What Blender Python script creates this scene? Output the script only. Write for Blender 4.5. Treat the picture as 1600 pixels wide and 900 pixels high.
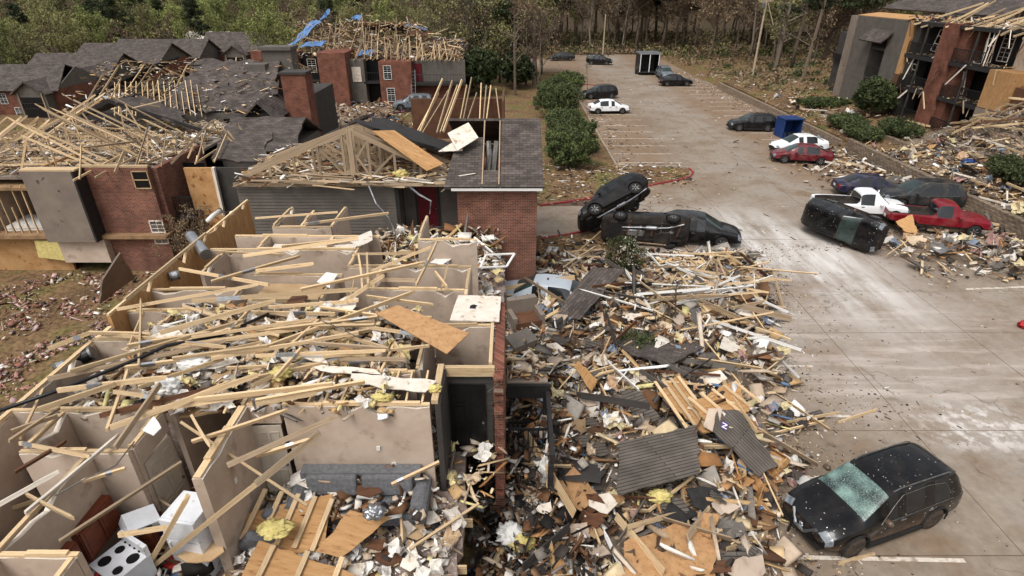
import bpy, bmesh, math, random
import numpy as np
from mathutils import Vector, Matrix, Euler, noise as mnoise
random.seed(7); RNG = np.random.default_rng(7)
R = math.radians
SC = bpy.context.scene; COL = SC.collection
for o in list(bpy.data.objects): bpy.data.objects.remove(o)

# ---------- camera ----------
CAM_H, PITCH, FPX = 13.1, R(28), 900.0
cd = bpy.data.cameras.new('camera'); cam = bpy.data.objects.new('camera', cd); COL.objects.link(cam)
cam.location = (0, 0, CAM_H); cam.rotation_euler = (R(90) - PITCH, 0, 0)
cd.sensor_width = 36; cd.lens = 36 * FPX / 1600; cd.clip_start = 0.1; cd.clip_end = 3000
SC.camera = cam
# ---------- sky, sun, exposure (bright overcast) ----------
SUN_EL, SUN_AZ = R(58), R(215)
w = bpy.data.worlds.new('World'); SC.world = w; w.use_nodes = True
nt = w.node_tree; bg = nt.nodes['Background']
sky = nt.nodes.new('ShaderNodeTexSky'); sky.sky_type = 'NISHITA'; sky.sun_disc = False
sky.sun_elevation = SUN_EL; sky.sun_rotation = SUN_AZ; sky.air_density = 1.0; sky.dust_density = 5.0; sky.ozone_density = 1.0
hs = nt.nodes.new('ShaderNodeHueSaturation'); hs.inputs['Saturation'].default_value = 0.22
nt.links.new(sky.outputs[0], hs.inputs['Color']); nt.links.new(hs.outputs[0], bg.inputs[0]); bg.inputs[1].default_value = 0.145
sl = bpy.data.lights.new('sun', 'SUN'); so = bpy.data.objects.new('sun', sl); COL.objects.link(so)
sl.energy = 0.95; sl.angle = R(22); sl.color = (1, .98, .95)
so.rotation_euler = Euler((R(90) - SUN_EL, 0, math.pi - SUN_AZ), 'XYZ')
so.location = (0, 0, 60)
SC.view_settings.view_transform = 'Standard'; SC.view_settings.look = 'None'
SC.view_settings.exposure = 0.5; SC.view_settings.gamma = 1.0
SC.render.engine = 'CYCLES'; SC.cycles.max_bounces = 5; SC.cycles.diffuse_bounces = 3; SC.cycles.transparent_max_bounces = 6
SC.cycles.use_denoising = True; SC.cycles.denoiser = 'OPENIMAGEDENOISE'; SC.cycles.denoising_input_passes = 'RGB_ALBEDO_NORMAL'; SC.cycles.denoising_prefilter = 'ACCURATE'
# ---------- helpers ----------
sP, cP = math.sin(PITCH), math.cos(PITCH)
def W(px, py, z=0.0):
    u = (px - 800) / FPX; v = (450 - py) / FPX; t = (CAM_H - z) / (sP - cP * v)
    return Vector((u * t, t * (cP + sP * v), z))
def U(a, b): return random.uniform(a, b)
def srgb(r, g, b):
    f = lambda c: (c / 255) / 12.92 if c <= 10 else (((c / 255) + .055) / 1.055) ** 2.4
    return (f(r), f(g), f(b), 1)
def sstep(a, b, x):
    t = min(1, max(0, (x - a) / (b - a))); return t * t * (3 - 2 * t)
def gz(x, y):
    z = 0.0
    if x > 28.9: z += (0.9 + (min(x, 60) - 29) * .155) * sstep(28.9, 29.3, x) * (1 - sstep(84, 100, y))
    z -= 1.1 * sstep(-11, -17, x) * (1 - sstep(60, 90, y)) if x < -11 else 0
    if x < -30: z -= 1.0 * sstep(-30, -50, x) * (1 - .5 * sstep(120, 200, y))
    if y > 128: z += (y - 128) * .035
    return z
class MB:
    def __init__(s): s.v = []; s.f = []; s.m = []; s.sm = False
    def add(s, vs, fs, mi=0):
        n = len(s.v); s.v += [tuple(p) for p in vs]; s.f += [tuple(i + n for i in f) for f in fs]; s.m += [mi] * len(fs); return s
    def box(s, c, d, M=None, mi=0, jit=0):
        x, y, z = d[0] / 2, d[1] / 2, d[2] / 2
        vs = [Vector((a * x, b * y, e * z)) for e in (-1, 1) for a, b in ((-1, -1), (1, -1), (1, 1), (-1, 1))]
        if jit: vs = [p + Vector((U(-jit, jit), U(-jit, jit), U(-jit, jit))) for p in vs]
        if M: vs = [M @ p for p in vs]
        c = Vector(c)
        return s.add([p + c for p in vs], [(3, 2, 1, 0), (4, 5, 6, 7), (0, 1, 5, 4), (1, 2, 6, 5), (2, 3, 7, 6), (3, 0, 4, 7)], mi)
    def span(s, a, b, mi=0):
        return s.box([(a[i] + b[i]) / 2 for i in range(3)], [abs(b[i] - a[i]) for i in range(3)], None, mi)
    def beam(s, p0, p1, w=.04, h=.09, roll=0, mi=0):
        p0 = Vector(p0); p1 = Vector(p1); d = p1 - p0
        q = d.to_track_quat('X', 'Z').to_matrix() @ Matrix.Rotation(roll, 3, 'X')
        return s.box((p0 + p1) / 2, (d.length, w, h), q, mi)
    def prism(s, poly, z0, z1, mi=0):
        n = len(poly)
        return s.add([(p[0], p[1], z0) for p in poly] + [(p[0], p[1], z1) for p in poly],
                     [tuple(range(n - 1, -1, -1)), tuple(range(n, 2 * n))] + [(i, (i + 1) % n, n + (i + 1) % n, n + i) for i in range(n)], mi)
    def slab(s, pts, th, mi=0):
        pts = [Vector(p) for p in pts]; n = len(pts)
        nr = (pts[1] - pts[0]).cross(pts[2] - pts[0]).normalized() * th
        return s.add(pts + [p - nr for p in pts], [tuple(range(n)), tuple(range(2 * n - 1, n - 1, -1))] + [((i + 1) % n, i, n + i, n + (i + 1) % n) for i in range(n)], mi)
    def tube(s, pts, rad, n=6, mi=0, cap=True):
        pts = [Vector(p) for p in pts]; base = len(s.v)
        if not hasattr(rad, '__len__'): rad = [rad] * len(pts)
        for i, p in enumerate(pts):
            d = (pts[min(i + 1, len(pts) - 1)] - pts[max(i - 1, 0)])
            q = d.to_track_quat('Z', 'Y')
            for k in range(n):
                a = 2 * math.pi * k / n
                s.v.append(tuple(p + q @ Vector((math.cos(a) * rad[i], math.sin(a) * rad[i], 0))))
        for i in range(len(pts) - 1):
            for k in range(n):
                a = base + i * n + k; b = base + i * n + (k + 1) % n
                s.f.append((a, b, b + n, a + n)); s.m.append(mi)
        if cap:
            s.f.append(tuple(base + k for k in range(n - 1, -1, -1))); s.m.append(mi)
            e = base + (len(pts) - 1) * n; s.f.append(tuple(e + k for k in range(n))); s.m.append(mi)
        return s
    def lathe(s, prof, n=16, axis='Z', c=(0, 0, 0), mi=0):
        base = len(s.v); c = Vector(c)
        for r, h in prof:
            for k in range(n):
                a = 2 * math.pi * k / n; x, y = r * math.cos(a), r * math.sin(a)
                s.v.append(tuple(c + (Vector((x, y, h)) if axis == 'Z' else Vector((x, h, y)) if axis == 'Y' else Vector((h, x, y)))))
        for i in range(len(prof) - 1):
            for k in range(n):
                a = base + i * n + k; b = base + i * n + (k + 1) % n
                s.f.append((a, b, b + n, a + n)); s.m.append(mi)
        s.f.append(tuple(base + k for k in range(n - 1, -1, -1))); s.m.append(mi)
        e = base + (len(prof) - 1) * n; s.f.append(tuple(e + k for k in range(n))); s.m.append(mi)
        return s
    def mesh(s, name, mats, smooth=False):
        me = bpy.data.meshes.new(name); me.from_pydata(s.v, [], s.f)
        for m in (mats if isinstance(mats, (list, tuple)) else [mats]): me.materials.append(m)
        if any(s.m): me.polygons.foreach_set('material_index', s.m)
        if smooth: me.polygons.foreach_set('use_smooth', [True] * len(me.polygons))
        me.update(); return me
    def build(s, name, mats, parent=None, smooth=False):
        return link(name, s.mesh(name, mats, smooth), parent)
def link(name, me, parent=None, M=None):
    o = bpy.data.objects.new(name, me); COL.objects.link(o)
    if parent: o.parent = parent
    if M is not None: o.matrix_local = M
    return o
def tag(o, label=None, cat=None, group=None, kind=None):
    if label: o['label'] = label
    if cat: o['category'] = cat
    if group: o['group'] = group
    if kind: o['kind'] = kind
    return o
def thing(name, label, cat, loc=(0, 0, 0), rz=0, group=None):
    o = bpy.data.objects.new(name, None); COL.objects.link(o); o.location = loc; o.rotation_euler = (0, 0, rz); o.empty_display_size = .3
    return tag(o, label, cat, group)
def struct(name, mb, m, parent=None):
    o = mb.build(name, m, parent)
    if not parent: o['kind'] = 'structure'
    return o
def copy_tree(o, parent=None):
    c = o.copy(); COL.objects.link(c)
    if parent: c.parent = parent; c.matrix_parent_inverse = o.matrix_parent_inverse.copy()
    for ch in list(o.children): copy_tree(ch, c)
    return c
def xf(loc, rot=(0, 0, 0), sc=(1, 1, 1)):
    return Matrix.LocRotScale(Vector(loc), Euler(rot), Vector(sc))

# ---------- materials ----------
def mat(name, c1, c2=None, scale=3.0, rough=.85, bump=0, bscale=None, orand=0.0, metal=0, world=False, stretch=None, spec=.3, sharp=(.35, .65), c3=None, s3=30, a3=(.62, .7)):
    m = bpy.data.materials.new(name); m.use_nodes = True; n = m.node_tree.nodes; L = m.node_tree.links
    b = n['Principled BSDF']; b.inputs['Roughness'].default_value = rough; b.inputs['Metallic'].default_value = metal
    b.inputs['Specular IOR Level'].default_value = spec
    c1 = tuple(c1); c2 = tuple(c2) if c2 else c1
    if world: src = n.new('ShaderNodeNewGeometry').outputs['Position']
    else: src = n.new('ShaderNodeTexCoord').outputs['Object']
    if stretch:
        mp = n.new('ShaderNodeMapping'); mp.inputs['Scale'].default_value = stretch; L.new(src, mp.inputs[0]); src = mp.outputs[0]
    no = n.new('ShaderNodeTexNoise'); no.inputs['Scale'].default_value = scale; no.inputs['Detail'].default_value = 6; no.inputs['Roughness'].default_value = .65
    L.new(src, no.inputs['Vector'])
    cr = n.new('ShaderNodeValToRGB'); cr.color_ramp.elements[0].position = sharp[0]; cr.color_ramp.elements[1].position = sharp[1]
    cr.color_ramp.elements[0].color = c1; cr.color_ramp.elements[1].color = c2
    L.new(no.outputs['Fac'], cr.inputs[0]); col = cr.outputs[0]
    if c3:
        n3 = n.new('ShaderNodeTexNoise'); n3.inputs['Scale'].default_value = s3; n3.inputs['Detail'].default_value = 4; L.new(src, n3.inputs['Vector'])
        r3 = n.new('ShaderNodeValToRGB'); r3.color_ramp.elements[0].position = a3[0]; r3.color_ramp.elements[1].position = a3[1]; L.new(n3.outputs['Fac'], r3.inputs[0])
        mx = n.new('ShaderNodeMix'); mx.data_type = 'RGBA'; L.new(r3.outputs[0], mx.inputs[0]); L.new(col, mx.inputs[6]); mx.inputs[7].default_value = tuple(c3); col = mx.outputs[2]
    if orand:
        oi = n.new('ShaderNodeObjectInfo'); mr = n.new('ShaderNodeMapRange'); mr.inputs[3].default_value = 1 - orand; mr.inputs[4].default_value = 1 + orand * .6
        L.new(oi.outputs['Random'], mr.inputs[0])
        hv = n.new('ShaderNodeHueSaturation'); L.new(mr.outputs[0], hv.inputs['Value']); L.new(col, hv.inputs['Color']); col = hv.outputs[0]
    L.new(col, b.inputs['Base Color'])
    if bump:
        bn = n.new('ShaderNodeTexNoise'); bn.inputs['Scale'].default_value = bscale or scale * 4; bn.inputs['Detail'].default_value = 5; L.new(src, bn.inputs['Vector'])
        bp = n.new('ShaderNodeBump'); bp.inputs['Strength'].default_value = bump; bp.inputs['Distance'].default_value = .05; L.new(bn.outputs['Fac'], bp.inputs['Height']); L.new(bp.outputs[0], b.inputs['Normal'])
    return m
def brickmat(name, c1, c2, mortar, bw, rh, ms=.008, rough=.9, axis='auto', offset=.5, dirt=None, bump=.4):
    m = bpy.data.materials.new(name); m.use_nodes = True; n = m.node_tree.nodes; L = m.node_tree.links; b = n['Principled BSDF']; b.inputs['Roughness'].default_value = rough
    b.inputs['Specular IOR Level'].default_value = .2
    g = n.new('ShaderNodeNewGeometry'); tc = n.new('ShaderNodeTexCoord'); sx = n.new('ShaderNodeSeparateXYZ'); L.new(tc.outputs['Object'], sx.inputs[0])
    cb = n.new('ShaderNodeCombineXYZ')
    if axis == 'auto':   # walls: horizontal = x + y, vertical = z
        ad = n.new('ShaderNodeMath'); L.new(sx.outputs[0], ad.inputs[0]); L.new(sx.outputs[1], ad.inputs[1]); L.new(ad.outputs[0], cb.inputs[0]); L.new(sx.outputs[2], cb.inputs[1])
    else:
        L.new(sx.outputs['XYZ'.index(axis[0])], cb.inputs[0]); L.new(sx.outputs['XYZ'.index(axis[1])], cb.inputs[1])
    bt = n.new('ShaderNodeTexBrick'); bt.inputs['Scale'].default_value = 1; bt.inputs['Brick Width'].default_value = bw; bt.inputs['Row Height'].default_value = rh
    bt.inputs['Mortar Size'].default_value = ms; bt.inputs['Color1'].default_value = c1; bt.inputs['Color2'].default_value = c2; bt.inputs['Mortar'].default_value = mortar; bt.offset = offset
    bt.inputs['Mortar Smooth'].default_value = .2
    L.new(cb.outputs[0], bt.inputs['Vector'])
    no = n.new('ShaderNodeTexNoise'); no.inputs['Scale'].default_value = 1.3; no.inputs['Detail'].default_value = 7; L.new(tc.outputs['Object'], no.inputs['Vector'])
    cr = n.new('ShaderNodeValToRGB'); cr.color_ramp.elements[0].position = .3; cr.color_ramp.elements[1].position = .7; cr.color_ramp.elements[0].color = (.6, .58, .56, 1); cr.color_ramp.elements[1].color = (1.15, 1.12, 1.1, 1); L.new(no.outputs['Fac'], cr.inputs[0])
    mx = n.new('ShaderNodeMix'); mx.data_type = 'RGBA'; mx.blend_type = 'MULTIPLY'; mx.inputs[0].default_value = 1; L.new(bt.outputs['Color'], mx.inputs[6]); L.new(cr.outputs[0], mx.inputs[7])
    L.new(mx.outputs[2], b.inputs['Base Color'])
    bp = n.new('ShaderNodeBump'); bp.inputs['Strength'].default_value = bump; bp.inputs['Distance'].default_value = .02; bp.invert = True; L.new(bt.outputs['Fac'], bp.inputs['Height']); L.new(bp.outputs[0], b.inputs['Normal'])
    return m
def attrmat(name, rough=.85):
    m = bpy.data.materials.new(name); m.use_nodes = True; n = m.node_tree.nodes; b = n['Principled BSDF']; b.inputs['Roughness'].default_value = rough; b.inputs['Specular IOR Level'].default_value = .2
    a = n.new('ShaderNodeAttribute'); a.attribute_name = 'Col'; no = n.new('ShaderNodeTexNoise'); no.inputs['Scale'].default_value = 6; g = n.new('ShaderNodeNewGeometry'); m.node_tree.links.new(g.outputs['Position'], no.inputs['Vector'])
    mr = n.new('ShaderNodeMapRange'); mr.inputs[3].default_value = .65; mr.inputs[4].default_value = 1.25; m.node_tree.links.new(no.outputs['Fac'], mr.inputs[0])
    hv = n.new('ShaderNodeHueSaturation'); m.node_tree.links.new(a.outputs['Color'], hv.inputs['Color']); m.node_tree.links.new(mr.outputs[0], hv.inputs['Value']); m.node_tree.links.new(hv.outputs[0], b.inputs['Base Color'])
    return m
M = {}
M['lumber'] = mat('lumber', srgb(214, 190, 152), srgb(190, 158, 118), 2.5, .8, .2, orand=.34, stretch=(.6, 3, 3), c3=srgb(124, 94, 66), s3=5, a3=(.6, .72))
M['oldlumber'] = mat('oldlumber', srgb(172, 152, 126), srgb(132, 110, 86), 2.5, .85, .2, orand=.25, stretch=(.6, 3, 3))
M['osb'] = mat('osb', srgb(174, 136, 96), srgb(152, 114, 76), 5, .85, .2, orand=.2, c3=srgb(120, 84, 54), s3=9, a3=(.58, .75))
M['plywood'] = mat('plywood', srgb(184, 144, 98), srgb(160, 118, 74), 1.6, .8, .1, orand=.15, stretch=(1, 7, 1), c3=srgb(120, 76, 42), s3=3, a3=(.6, .7))
M['brownply'] = mat('brownply', srgb(104, 70, 48), srgb(78, 52, 38), 2, .85, .1, orand=.15, stretch=(1, 5, 1))
M['drywall'] = mat('drywall', srgb(188, 170, 153), srgb(170, 151, 133), 1.2, .9, .06, c3=srgb(132, 114, 98), s3=2.6, a3=(.58, .78))
M['paper'] = mat('paper', srgb(186, 158, 122), srgb(166, 136, 100), 2, .9, .1, orand=.2)
M['gypsum'] = mat('gypsum', srgb(222, 214, 202), srgb(205, 192, 174), 3, .9, .15, orand=.12, c3=srgb(160, 140, 118), s3=5, a3=(.58, .7))
M['white'] = mat('white', srgb(222, 220, 215), srgb(205, 202, 196), 2, .5, 0, orand=.06)
M['insul'] = mat('insul', srgb(208, 194, 128), srgb(182, 164, 100), 8, .95, .6, 14, orand=.15)
M['brick'] = brickmat('brick', srgb(128, 80, 64), srgb(98, 60, 50), srgb(140, 122, 108), .21, .075)
M['brickfar'] = brickmat('brickfar', srgb(126, 78, 62), srgb(102, 62, 50), srgb(122, 96, 82), .21, .075)
M['shingle'] = brickmat('shingle', srgb(98, 90, 85), srgb(72, 66, 63), srgb(52, 47, 45), .33, .14, .01, axis='XY', bump=.3)
M['shingleY'] = brickmat('shingleY', srgb(98, 90, 85), srgb(72, 66, 63), srgb(52, 47, 45), .33, .14, .01, axis='YX', bump=.3)
M['felt'] = mat('felt', srgb(52, 49, 48), srgb(34, 32, 32), 3, .9, .2, orand=.2, c3=srgb(150, 140, 130), s3=40, a3=(.7, .74))
M['siding'] = mat('siding', srgb(98, 92, 85), srgb(84, 78, 72), 1.5, .75, .05, orand=.1, c3=srgb(130, 122, 112), s3=14, a3=(.68, .74))
M['dsiding'] = mat('dsiding', srgb(66, 62, 58), srgb(54, 50, 47), 1.5, .75, .05, orand=.1)
M['ribsiding'] = brickmat('ribsiding', srgb(104, 98, 91), srgb(96, 90, 84), srgb(56, 52, 48), 9, .11, .012, axis='XY', bump=.8)
M['stucco'] = mat('stucco', srgb(128, 116, 104), srgb(112, 100, 90), 1, .9, .15, 30, c3=srgb(70, 62, 56), s3=2.2, a3=(.66, .72))
M['trim'] = mat('trim', srgb(46, 44, 43), srgb(36, 34, 33), 4, .6, 0)
M['metal'] = mat('metal', srgb(196, 198, 200), srgb(150, 152, 156), 5, .35, .2, metal=.85, orand=.1)
M['steel'] = mat('steel', srgb(120, 118, 114), srgb(90, 86, 82), 5, .5, .1, metal=.6)
M['blackiron'] = mat('blackiron', srgb(34, 32, 31), srgb(24, 23, 22), 4, .6)
M['carpet'] = mat('carpet', srgb(146, 130, 120), srgb(118, 102, 94), 9, 1, .4, 60, c3=srgb(190, 180, 168), s3=22, a3=(.64, .7))
M['subfloor'] = mat('subfloor', srgb(150, 120, 88), srgb(118, 92, 66), 2, .9, .1)
M['cabinet'] = mat('cabinet', srgb(118, 62, 40), srgb(88, 44, 28), 2, .5, 0, stretch=(1, 1, 6), orand=.1, c3=srgb(190, 180, 165), s3=16, a3=(.7, .75))
M['enamel'] = mat('enamel', srgb(225, 227, 230), srgb(205, 207, 210), 2, .25, 0, spec=.5, c3=srgb(150, 140, 128), s3=6, a3=(.64, .8))
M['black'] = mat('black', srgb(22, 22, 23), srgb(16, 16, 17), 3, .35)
M['rubber'] = mat('rubber', srgb(40, 38, 36), srgb(28, 26, 25), 5, .9)
M['couch'] = mat('couch', srgb(112, 112, 114), srgb(88, 88, 90), 12, .95, .3, 80)
M['red'] = mat('red', srgb(168, 34, 36), srgb(140, 26, 30), 3, .5, orand=.1)
M['maroon'] = mat('maroon', srgb(98, 22, 32), srgb(80, 18, 26), 3, .5)
M['blue'] = mat('blue', srgb(34, 62, 116), srgb(26, 48, 92), 3, .5, orand=.15)
M['tarp'] = mat('tarp', srgb(88, 122, 164), srgb(66, 100, 146), 3, .5, .3)
M['glassdark'] = mat('glassdark', srgb(30, 33, 35), srgb(20, 22, 24), 2, .08, spec=.6)
M['kerbred'] = mat('kerbred', srgb(146, 50, 54), srgb(120, 44, 47), 1.6, .8, .1, c3=srgb(150, 128, 116), s3=6, a3=(.6, .68))
M['kerb'] = mat('kerb', srgb(158, 144, 130), srgb(128, 114, 102), 2, .9, .1)
M['paint'] = mat('paint', srgb(205, 196, 184), srgb(180, 166, 150), 3, .8, 0, world=True, c3=srgb(150, 134, 118), s3=5, a3=(.5, .62))
M['stone'] = mat('stone', srgb(132, 116, 98), srgb(100, 86, 72), 4, .95, .4, orand=.25)
M['mud'] = mat('mud', srgb(96, 76, 60), srgb(70, 55, 44), 3, .95, .4)
M['bark'] = mat('bark', srgb(112, 97, 82), srgb(74, 63, 53), 6, .95, .3, orand=.3, stretch=(3, 3, .6))
M['palebark'] = mat('palebark', srgb(126, 114, 100), srgb(92, 82, 71), 6, .95, .3, orand=.2, stretch=(3, 3, .6))
M['pole'] = mat('pole', srgb(176, 158, 134), srgb(140, 124, 104), 4, .9, .1, stretch=(3, 3, .5))
M['debris'] = attrmat('debris')
def leafmat(name, a, b, var=.35, trans=.25):
    m = mat(name, a, b, .8, .7, orand=var, world=True); nb = m.node_tree.nodes['Principled BSDF']
    nb.inputs['Subsurface Weight'].default_value = 0; return m
M['pine'] = leafmat('pine', srgb(60, 70, 36), srgb(38, 48, 26))
M['olive'] = leafmat('olive', srgb(138, 134, 84), srgb(108, 106, 64))
M['fresh'] = leafmat('fresh', srgb(142, 148, 84), srgb(114, 122, 64))
M['budbrown'] = leafmat('budbrown', srgb(126, 106, 80), srgb(94, 78, 58))
M['evergreen'] = leafmat('evergreen', srgb(68, 76, 42), srgb(48, 57, 31), .12)
M['evlight'] = leafmat('evlight', srgb(88, 96, 54), srgb(66, 76, 42))
M['dead'] = leafmat('dead', srgb(128, 108, 82), srgb(92, 76, 56))

M['doorpaint'] = mat('doorpaint', srgb(186, 174, 158), srgb(176, 164, 148), 1.5, .6, 0)
M['muddyrim'] = mat('muddyrim', srgb(72, 62, 54), srgb(46, 42, 38), 5, .7, .2)
# ---------- terrain ----------
def ground_mat():
    m = bpy.data.materials.new('earth'); m.use_nodes = True; n = m.node_tree.nodes; L = m.node_tree.links; b = n['Principled BSDF']; b.inputs['Roughness'].default_value = .95; b.inputs['Specular IOR Level'].default_value = .1
    g = n.new('ShaderNodeNewGeometry')
    def noise(s, d=8):
        x = n.new('ShaderNodeTexNoise'); x.inputs['Scale'].default_value = s; x.inputs['Detail'].default_value = d; L.new(g.outputs['Position'], x.inputs['Vector']); return x.outputs['Fac']
    def ramp(f, els):
        r = n.new('ShaderNodeValToRGB'); L.new(f, r.inputs[0]); e = r.color_ramp.elements; e[0].position, e[0].color = els[0]; e[1].position, e[1].color = els[-1]
        for p, c in els[1:-1]: q = e.new(p); q.color = c
        return r.outputs[0]
    a = ramp(noise(.35), [(.3, srgb(92, 74, 54)), (.5, srgb(120, 96, 70)), (.62, srgb(104, 96, 58)), (.75, srgb(84, 90, 48))])
    sx = n.new('ShaderNodeSeparateXYZ'); L.new(g.outputs['Position'], sx.inputs[0]); fm = n.new('ShaderNodeMapRange'); fm.inputs[1].default_value = 119; fm.inputs[2].default_value = 129; L.new(sx.outputs[1], fm.inputs[0])
    lm = n.new('ShaderNodeMix'); lm.data_type = 'RGBA'; L.new(fm.outputs[0], lm.inputs[0]); L.new(a, lm.inputs[6]); lm.inputs[7].default_value = srgb(70, 58, 42); a = lm.outputs[2]   # leaf litter of the wood floor
    c = ramp(noise(5), [(.35, (.55, .55, .55, 1)), (.65, (1.2, 1.2, 1.2, 1))])
    mx = n.new('ShaderNodeMix'); mx.data_type = 'RGBA'; mx.blend_type = 'MULTIPLY'; mx.inputs[0].default_value = 1; L.new(a, mx.inputs[6]); L.new(c, mx.inputs[7]); L.new(mx.outputs[2], b.inputs['Base Color'])
    bp = n.new('ShaderNodeBump'); bp.inputs['Strength'].default_value = .6; bp.inputs['Distance'].default_value = .08; L.new(noise(9), bp.inputs['Height']); L.new(bp.outputs[0], b.inputs['Normal'])
    return m
xs = sorted(set([-1200, -800, -500, -380, -300, -250] + list(range(-220, 221, 5)) + [28.9, 29.3, 250, 300, 380, 500, 800, 1200]))
ys = sorted(set(list(range(-30, 260, 4)) + [280, 310, 350, 400, 470, 560, 700, 1000, 1500]))
mb = MB()
for y in ys:
    for x in xs: mb.v.append((x, y, gz(x, y) - .03))
nx = len(xs)
mb.f = [(j * nx + i, j * nx + i + 1, (j + 1) * nx + i + 1, (j + 1) * nx + i) for j in range(len(ys) - 1) for i in range(nx - 1)]; mb.m = [0] * len(mb.f)
ground = mb.build('ground', ground_mat(), smooth=True); ground['kind'] = 'structure'

# ---------- concrete lot in slabs ----------
def concrete():
    m = bpy.data.materials.new('concrete'); m.use_nodes = True; n = m.node_tree.nodes; L = m.node_tree.links; b = n['Principled BSDF']; b.inputs['Roughness'].default_value = .85; b.inputs['Specular IOR Level'].default_value = .25
    g = n.new('ShaderNodeNewGeometry').outputs['Position']
    def mapped(rot, sc, loc=(0, 0, 0)):
        mp = n.new('ShaderNodeMapping'); mp.inputs['Rotation'].default_value = (0, 0, rot); mp.inputs['Scale'].default_value = sc; mp.inputs['Location'].default_value = loc; L.new(g, mp.inputs[0]); return mp.outputs[0]
    def noise(s, v=g, d=8, r=.6):
        x = n.new('ShaderNodeTexNoise'); x.inputs['Scale'].default_value = s; x.inputs['Detail'].default_value = d; x.inputs['Roughness'].default_value = r; L.new(v, x.inputs['Vector']); return x.outputs['Fac']
    def ramp(f, *els):
        r = n.new('ShaderNodeValToRGB'); L.new(f, r.inputs[0]); e = r.color_ramp.elements; e[0].position, e[0].color = els[0]; e[1].position, e[1].color = els[-1]
        for p, c in els[1:-1]: q = e.new(p); q.color = c
        return r.outputs[0]
    def mix(f, a, bb, bl='MIX'):
        x = n.new('ShaderNodeMix'); x.data_type = 'RGBA'; x.blend_type = bl
        if isinstance(f, float): x.inputs[0].default_value = f
        else: L.new(f, x.inputs[0])
        for k, s in ((6, a), (7, bb)):
            if isinstance(s, tuple): x.inputs[k].default_value = s
            else: L.new(s, x.inputs[k])
        return x.outputs[2]
    def mul(a, bb):
        x = n.new('ShaderNodeMath'); x.operation = 'MULTIPLY'; L.new(a, x.inputs[0])
        if isinstance(bb, float): x.inputs[1].default_value = bb
        else: L.new(bb, x.inputs[1])
        return x.outputs[0]
    B, Wh = (0, 0, 0, 1), (1, 1, 1, 1)
    base = ramp(noise(.12), (.3, srgb(118, 101, 84)), (.5, srgb(138, 126, 112)), (.7, srgb(142, 135, 126)))
    base = mix(ramp(noise(.5), (.5, B), (.72, Wh)), base, srgb(118, 98, 78))
    base = mix(1.0, base, ramp(noise(3.5), (.3, (.8, .8, .8, 1)), (.7, (1.12, 1.12, 1.12, 1))), 'MULTIPLY')
    def blob(c, rx, ry, rot=0):
        mp = n.new('ShaderNodeMapping'); mp.vector_type = 'TEXTURE'; mp.inputs['Location'].default_value = c + (0,); mp.inputs['Rotation'].default_value = (0, 0, rot); mp.inputs['Scale'].default_value = (rx, ry, 1000); L.new(g, mp.inputs[0])
        x = n.new('ShaderNodeTexGradient'); x.gradient_type = 'SPHERICAL'; L.new(mp.outputs[0], x.inputs[0]); return x.outputs['Fac']
    # pinkish plaster dust dragged across the lot
    dust = mul(ramp(blob((14.5, 25), 9, 16, R(14)), (0, B), (.5, Wh)), ramp(noise(.35), (.3, B), (.62, Wh)))
    base = mix(mul(dust, .55), base, srgb(166, 157, 149))
    dust2 = mul(ramp(blob((15.5, 28), 4.5, 9, R(12)), (0, B), (.6, Wh)), ramp(noise(1.0, mapped(R(-14), (1, .16, 1))), (.36, B), (.6, Wh)))
    base = mix(mul(dust2, .85), base, srgb(204, 200, 195))
    st = mul(ramp(blob((15, 19.5), 10, 6), (0, B), (.5, Wh)), ramp(noise(1.3, mapped(R(4), (.12, 1, 1))), (.5, B), (.62, Wh)))
    base = mix(mul(st, .45), base, srgb(192, 180, 172))
    d3 = mul(ramp(blob((15.5, 14.8), 3, 1.6), (0, B), (.6, Wh)), ramp(noise(2.2), (.47, B), (.6, Wh)))
    base = mix(mul(d3, .7), base, srgb(206, 200, 194))
    # oil and damp stains, fine grit
    base = mix(mul(ramp(noise(.9, mapped(0, (1, 1, 1), (7, 3, 0))), (.63, B), (.7, Wh)), .45), base, srgb(78, 66, 56))
    base = mix(mul(ramp(noise(26, d=3), (.66, B), (.7, Wh)), .5), base, srgb(70, 58, 48))
    base = mix(mul(ramp(noise(17, mapped(0, (1, 1, 1), (3, 9, 0)), d=3), (.69, B), (.72, Wh)), .3), base, srgb(204, 196, 186))
    # brown mud trodden over the bays either side of the upper aisle
    sx = n.new('ShaderNodeSeparateXYZ'); L.new(g, sx.inputs[0])
    def mrg(f, a, bb):
        x = n.new('ShaderNodeMapRange'); x.interpolation_type = 'SMOOTHSTEP'; L.new(f, x.inputs[0]); x.inputs[1].default_value = a; x.inputs[2].default_value = bb; return x.outputs[0]
    ax = n.new('ShaderNodeMath'); ax.operation = 'SUBTRACT'; L.new(sx.outputs[0], ax.inputs[0]); ax.inputs[1].default_value = 17.2; ab = n.new('ShaderNodeMath'); ab.operation = 'ABSOLUTE'; L.new(ax.outputs[0], ab.inputs[0])
    wob = n.new('ShaderNodeMath'); wob.operation = 'MULTIPLY_ADD'; L.new(noise(.3), wob.inputs[0]); wob.inputs[1].default_value = 5; L.new(ab.outputs[0], wob.inputs[2])
    film = mul(mul(mrg(wob.outputs[0], 4.8, 8.2), mrg(sx.outputs[1], 36, 44)), ramp(noise(.7, d=10, r=.75), (.2, (.35, .35, .35, 1)), (.6, Wh)))
    base = mix(mul(film, .85), base, srgb(122, 100, 79))
    # brown mud film and cracks
    base = mix(mul(ramp(noise(.22, mapped(0, (1, 1, 1), (19, 5, 0)), 9, .7), (.5, B), (.64, Wh)), .55), base, srgb(112, 92, 72))
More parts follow.
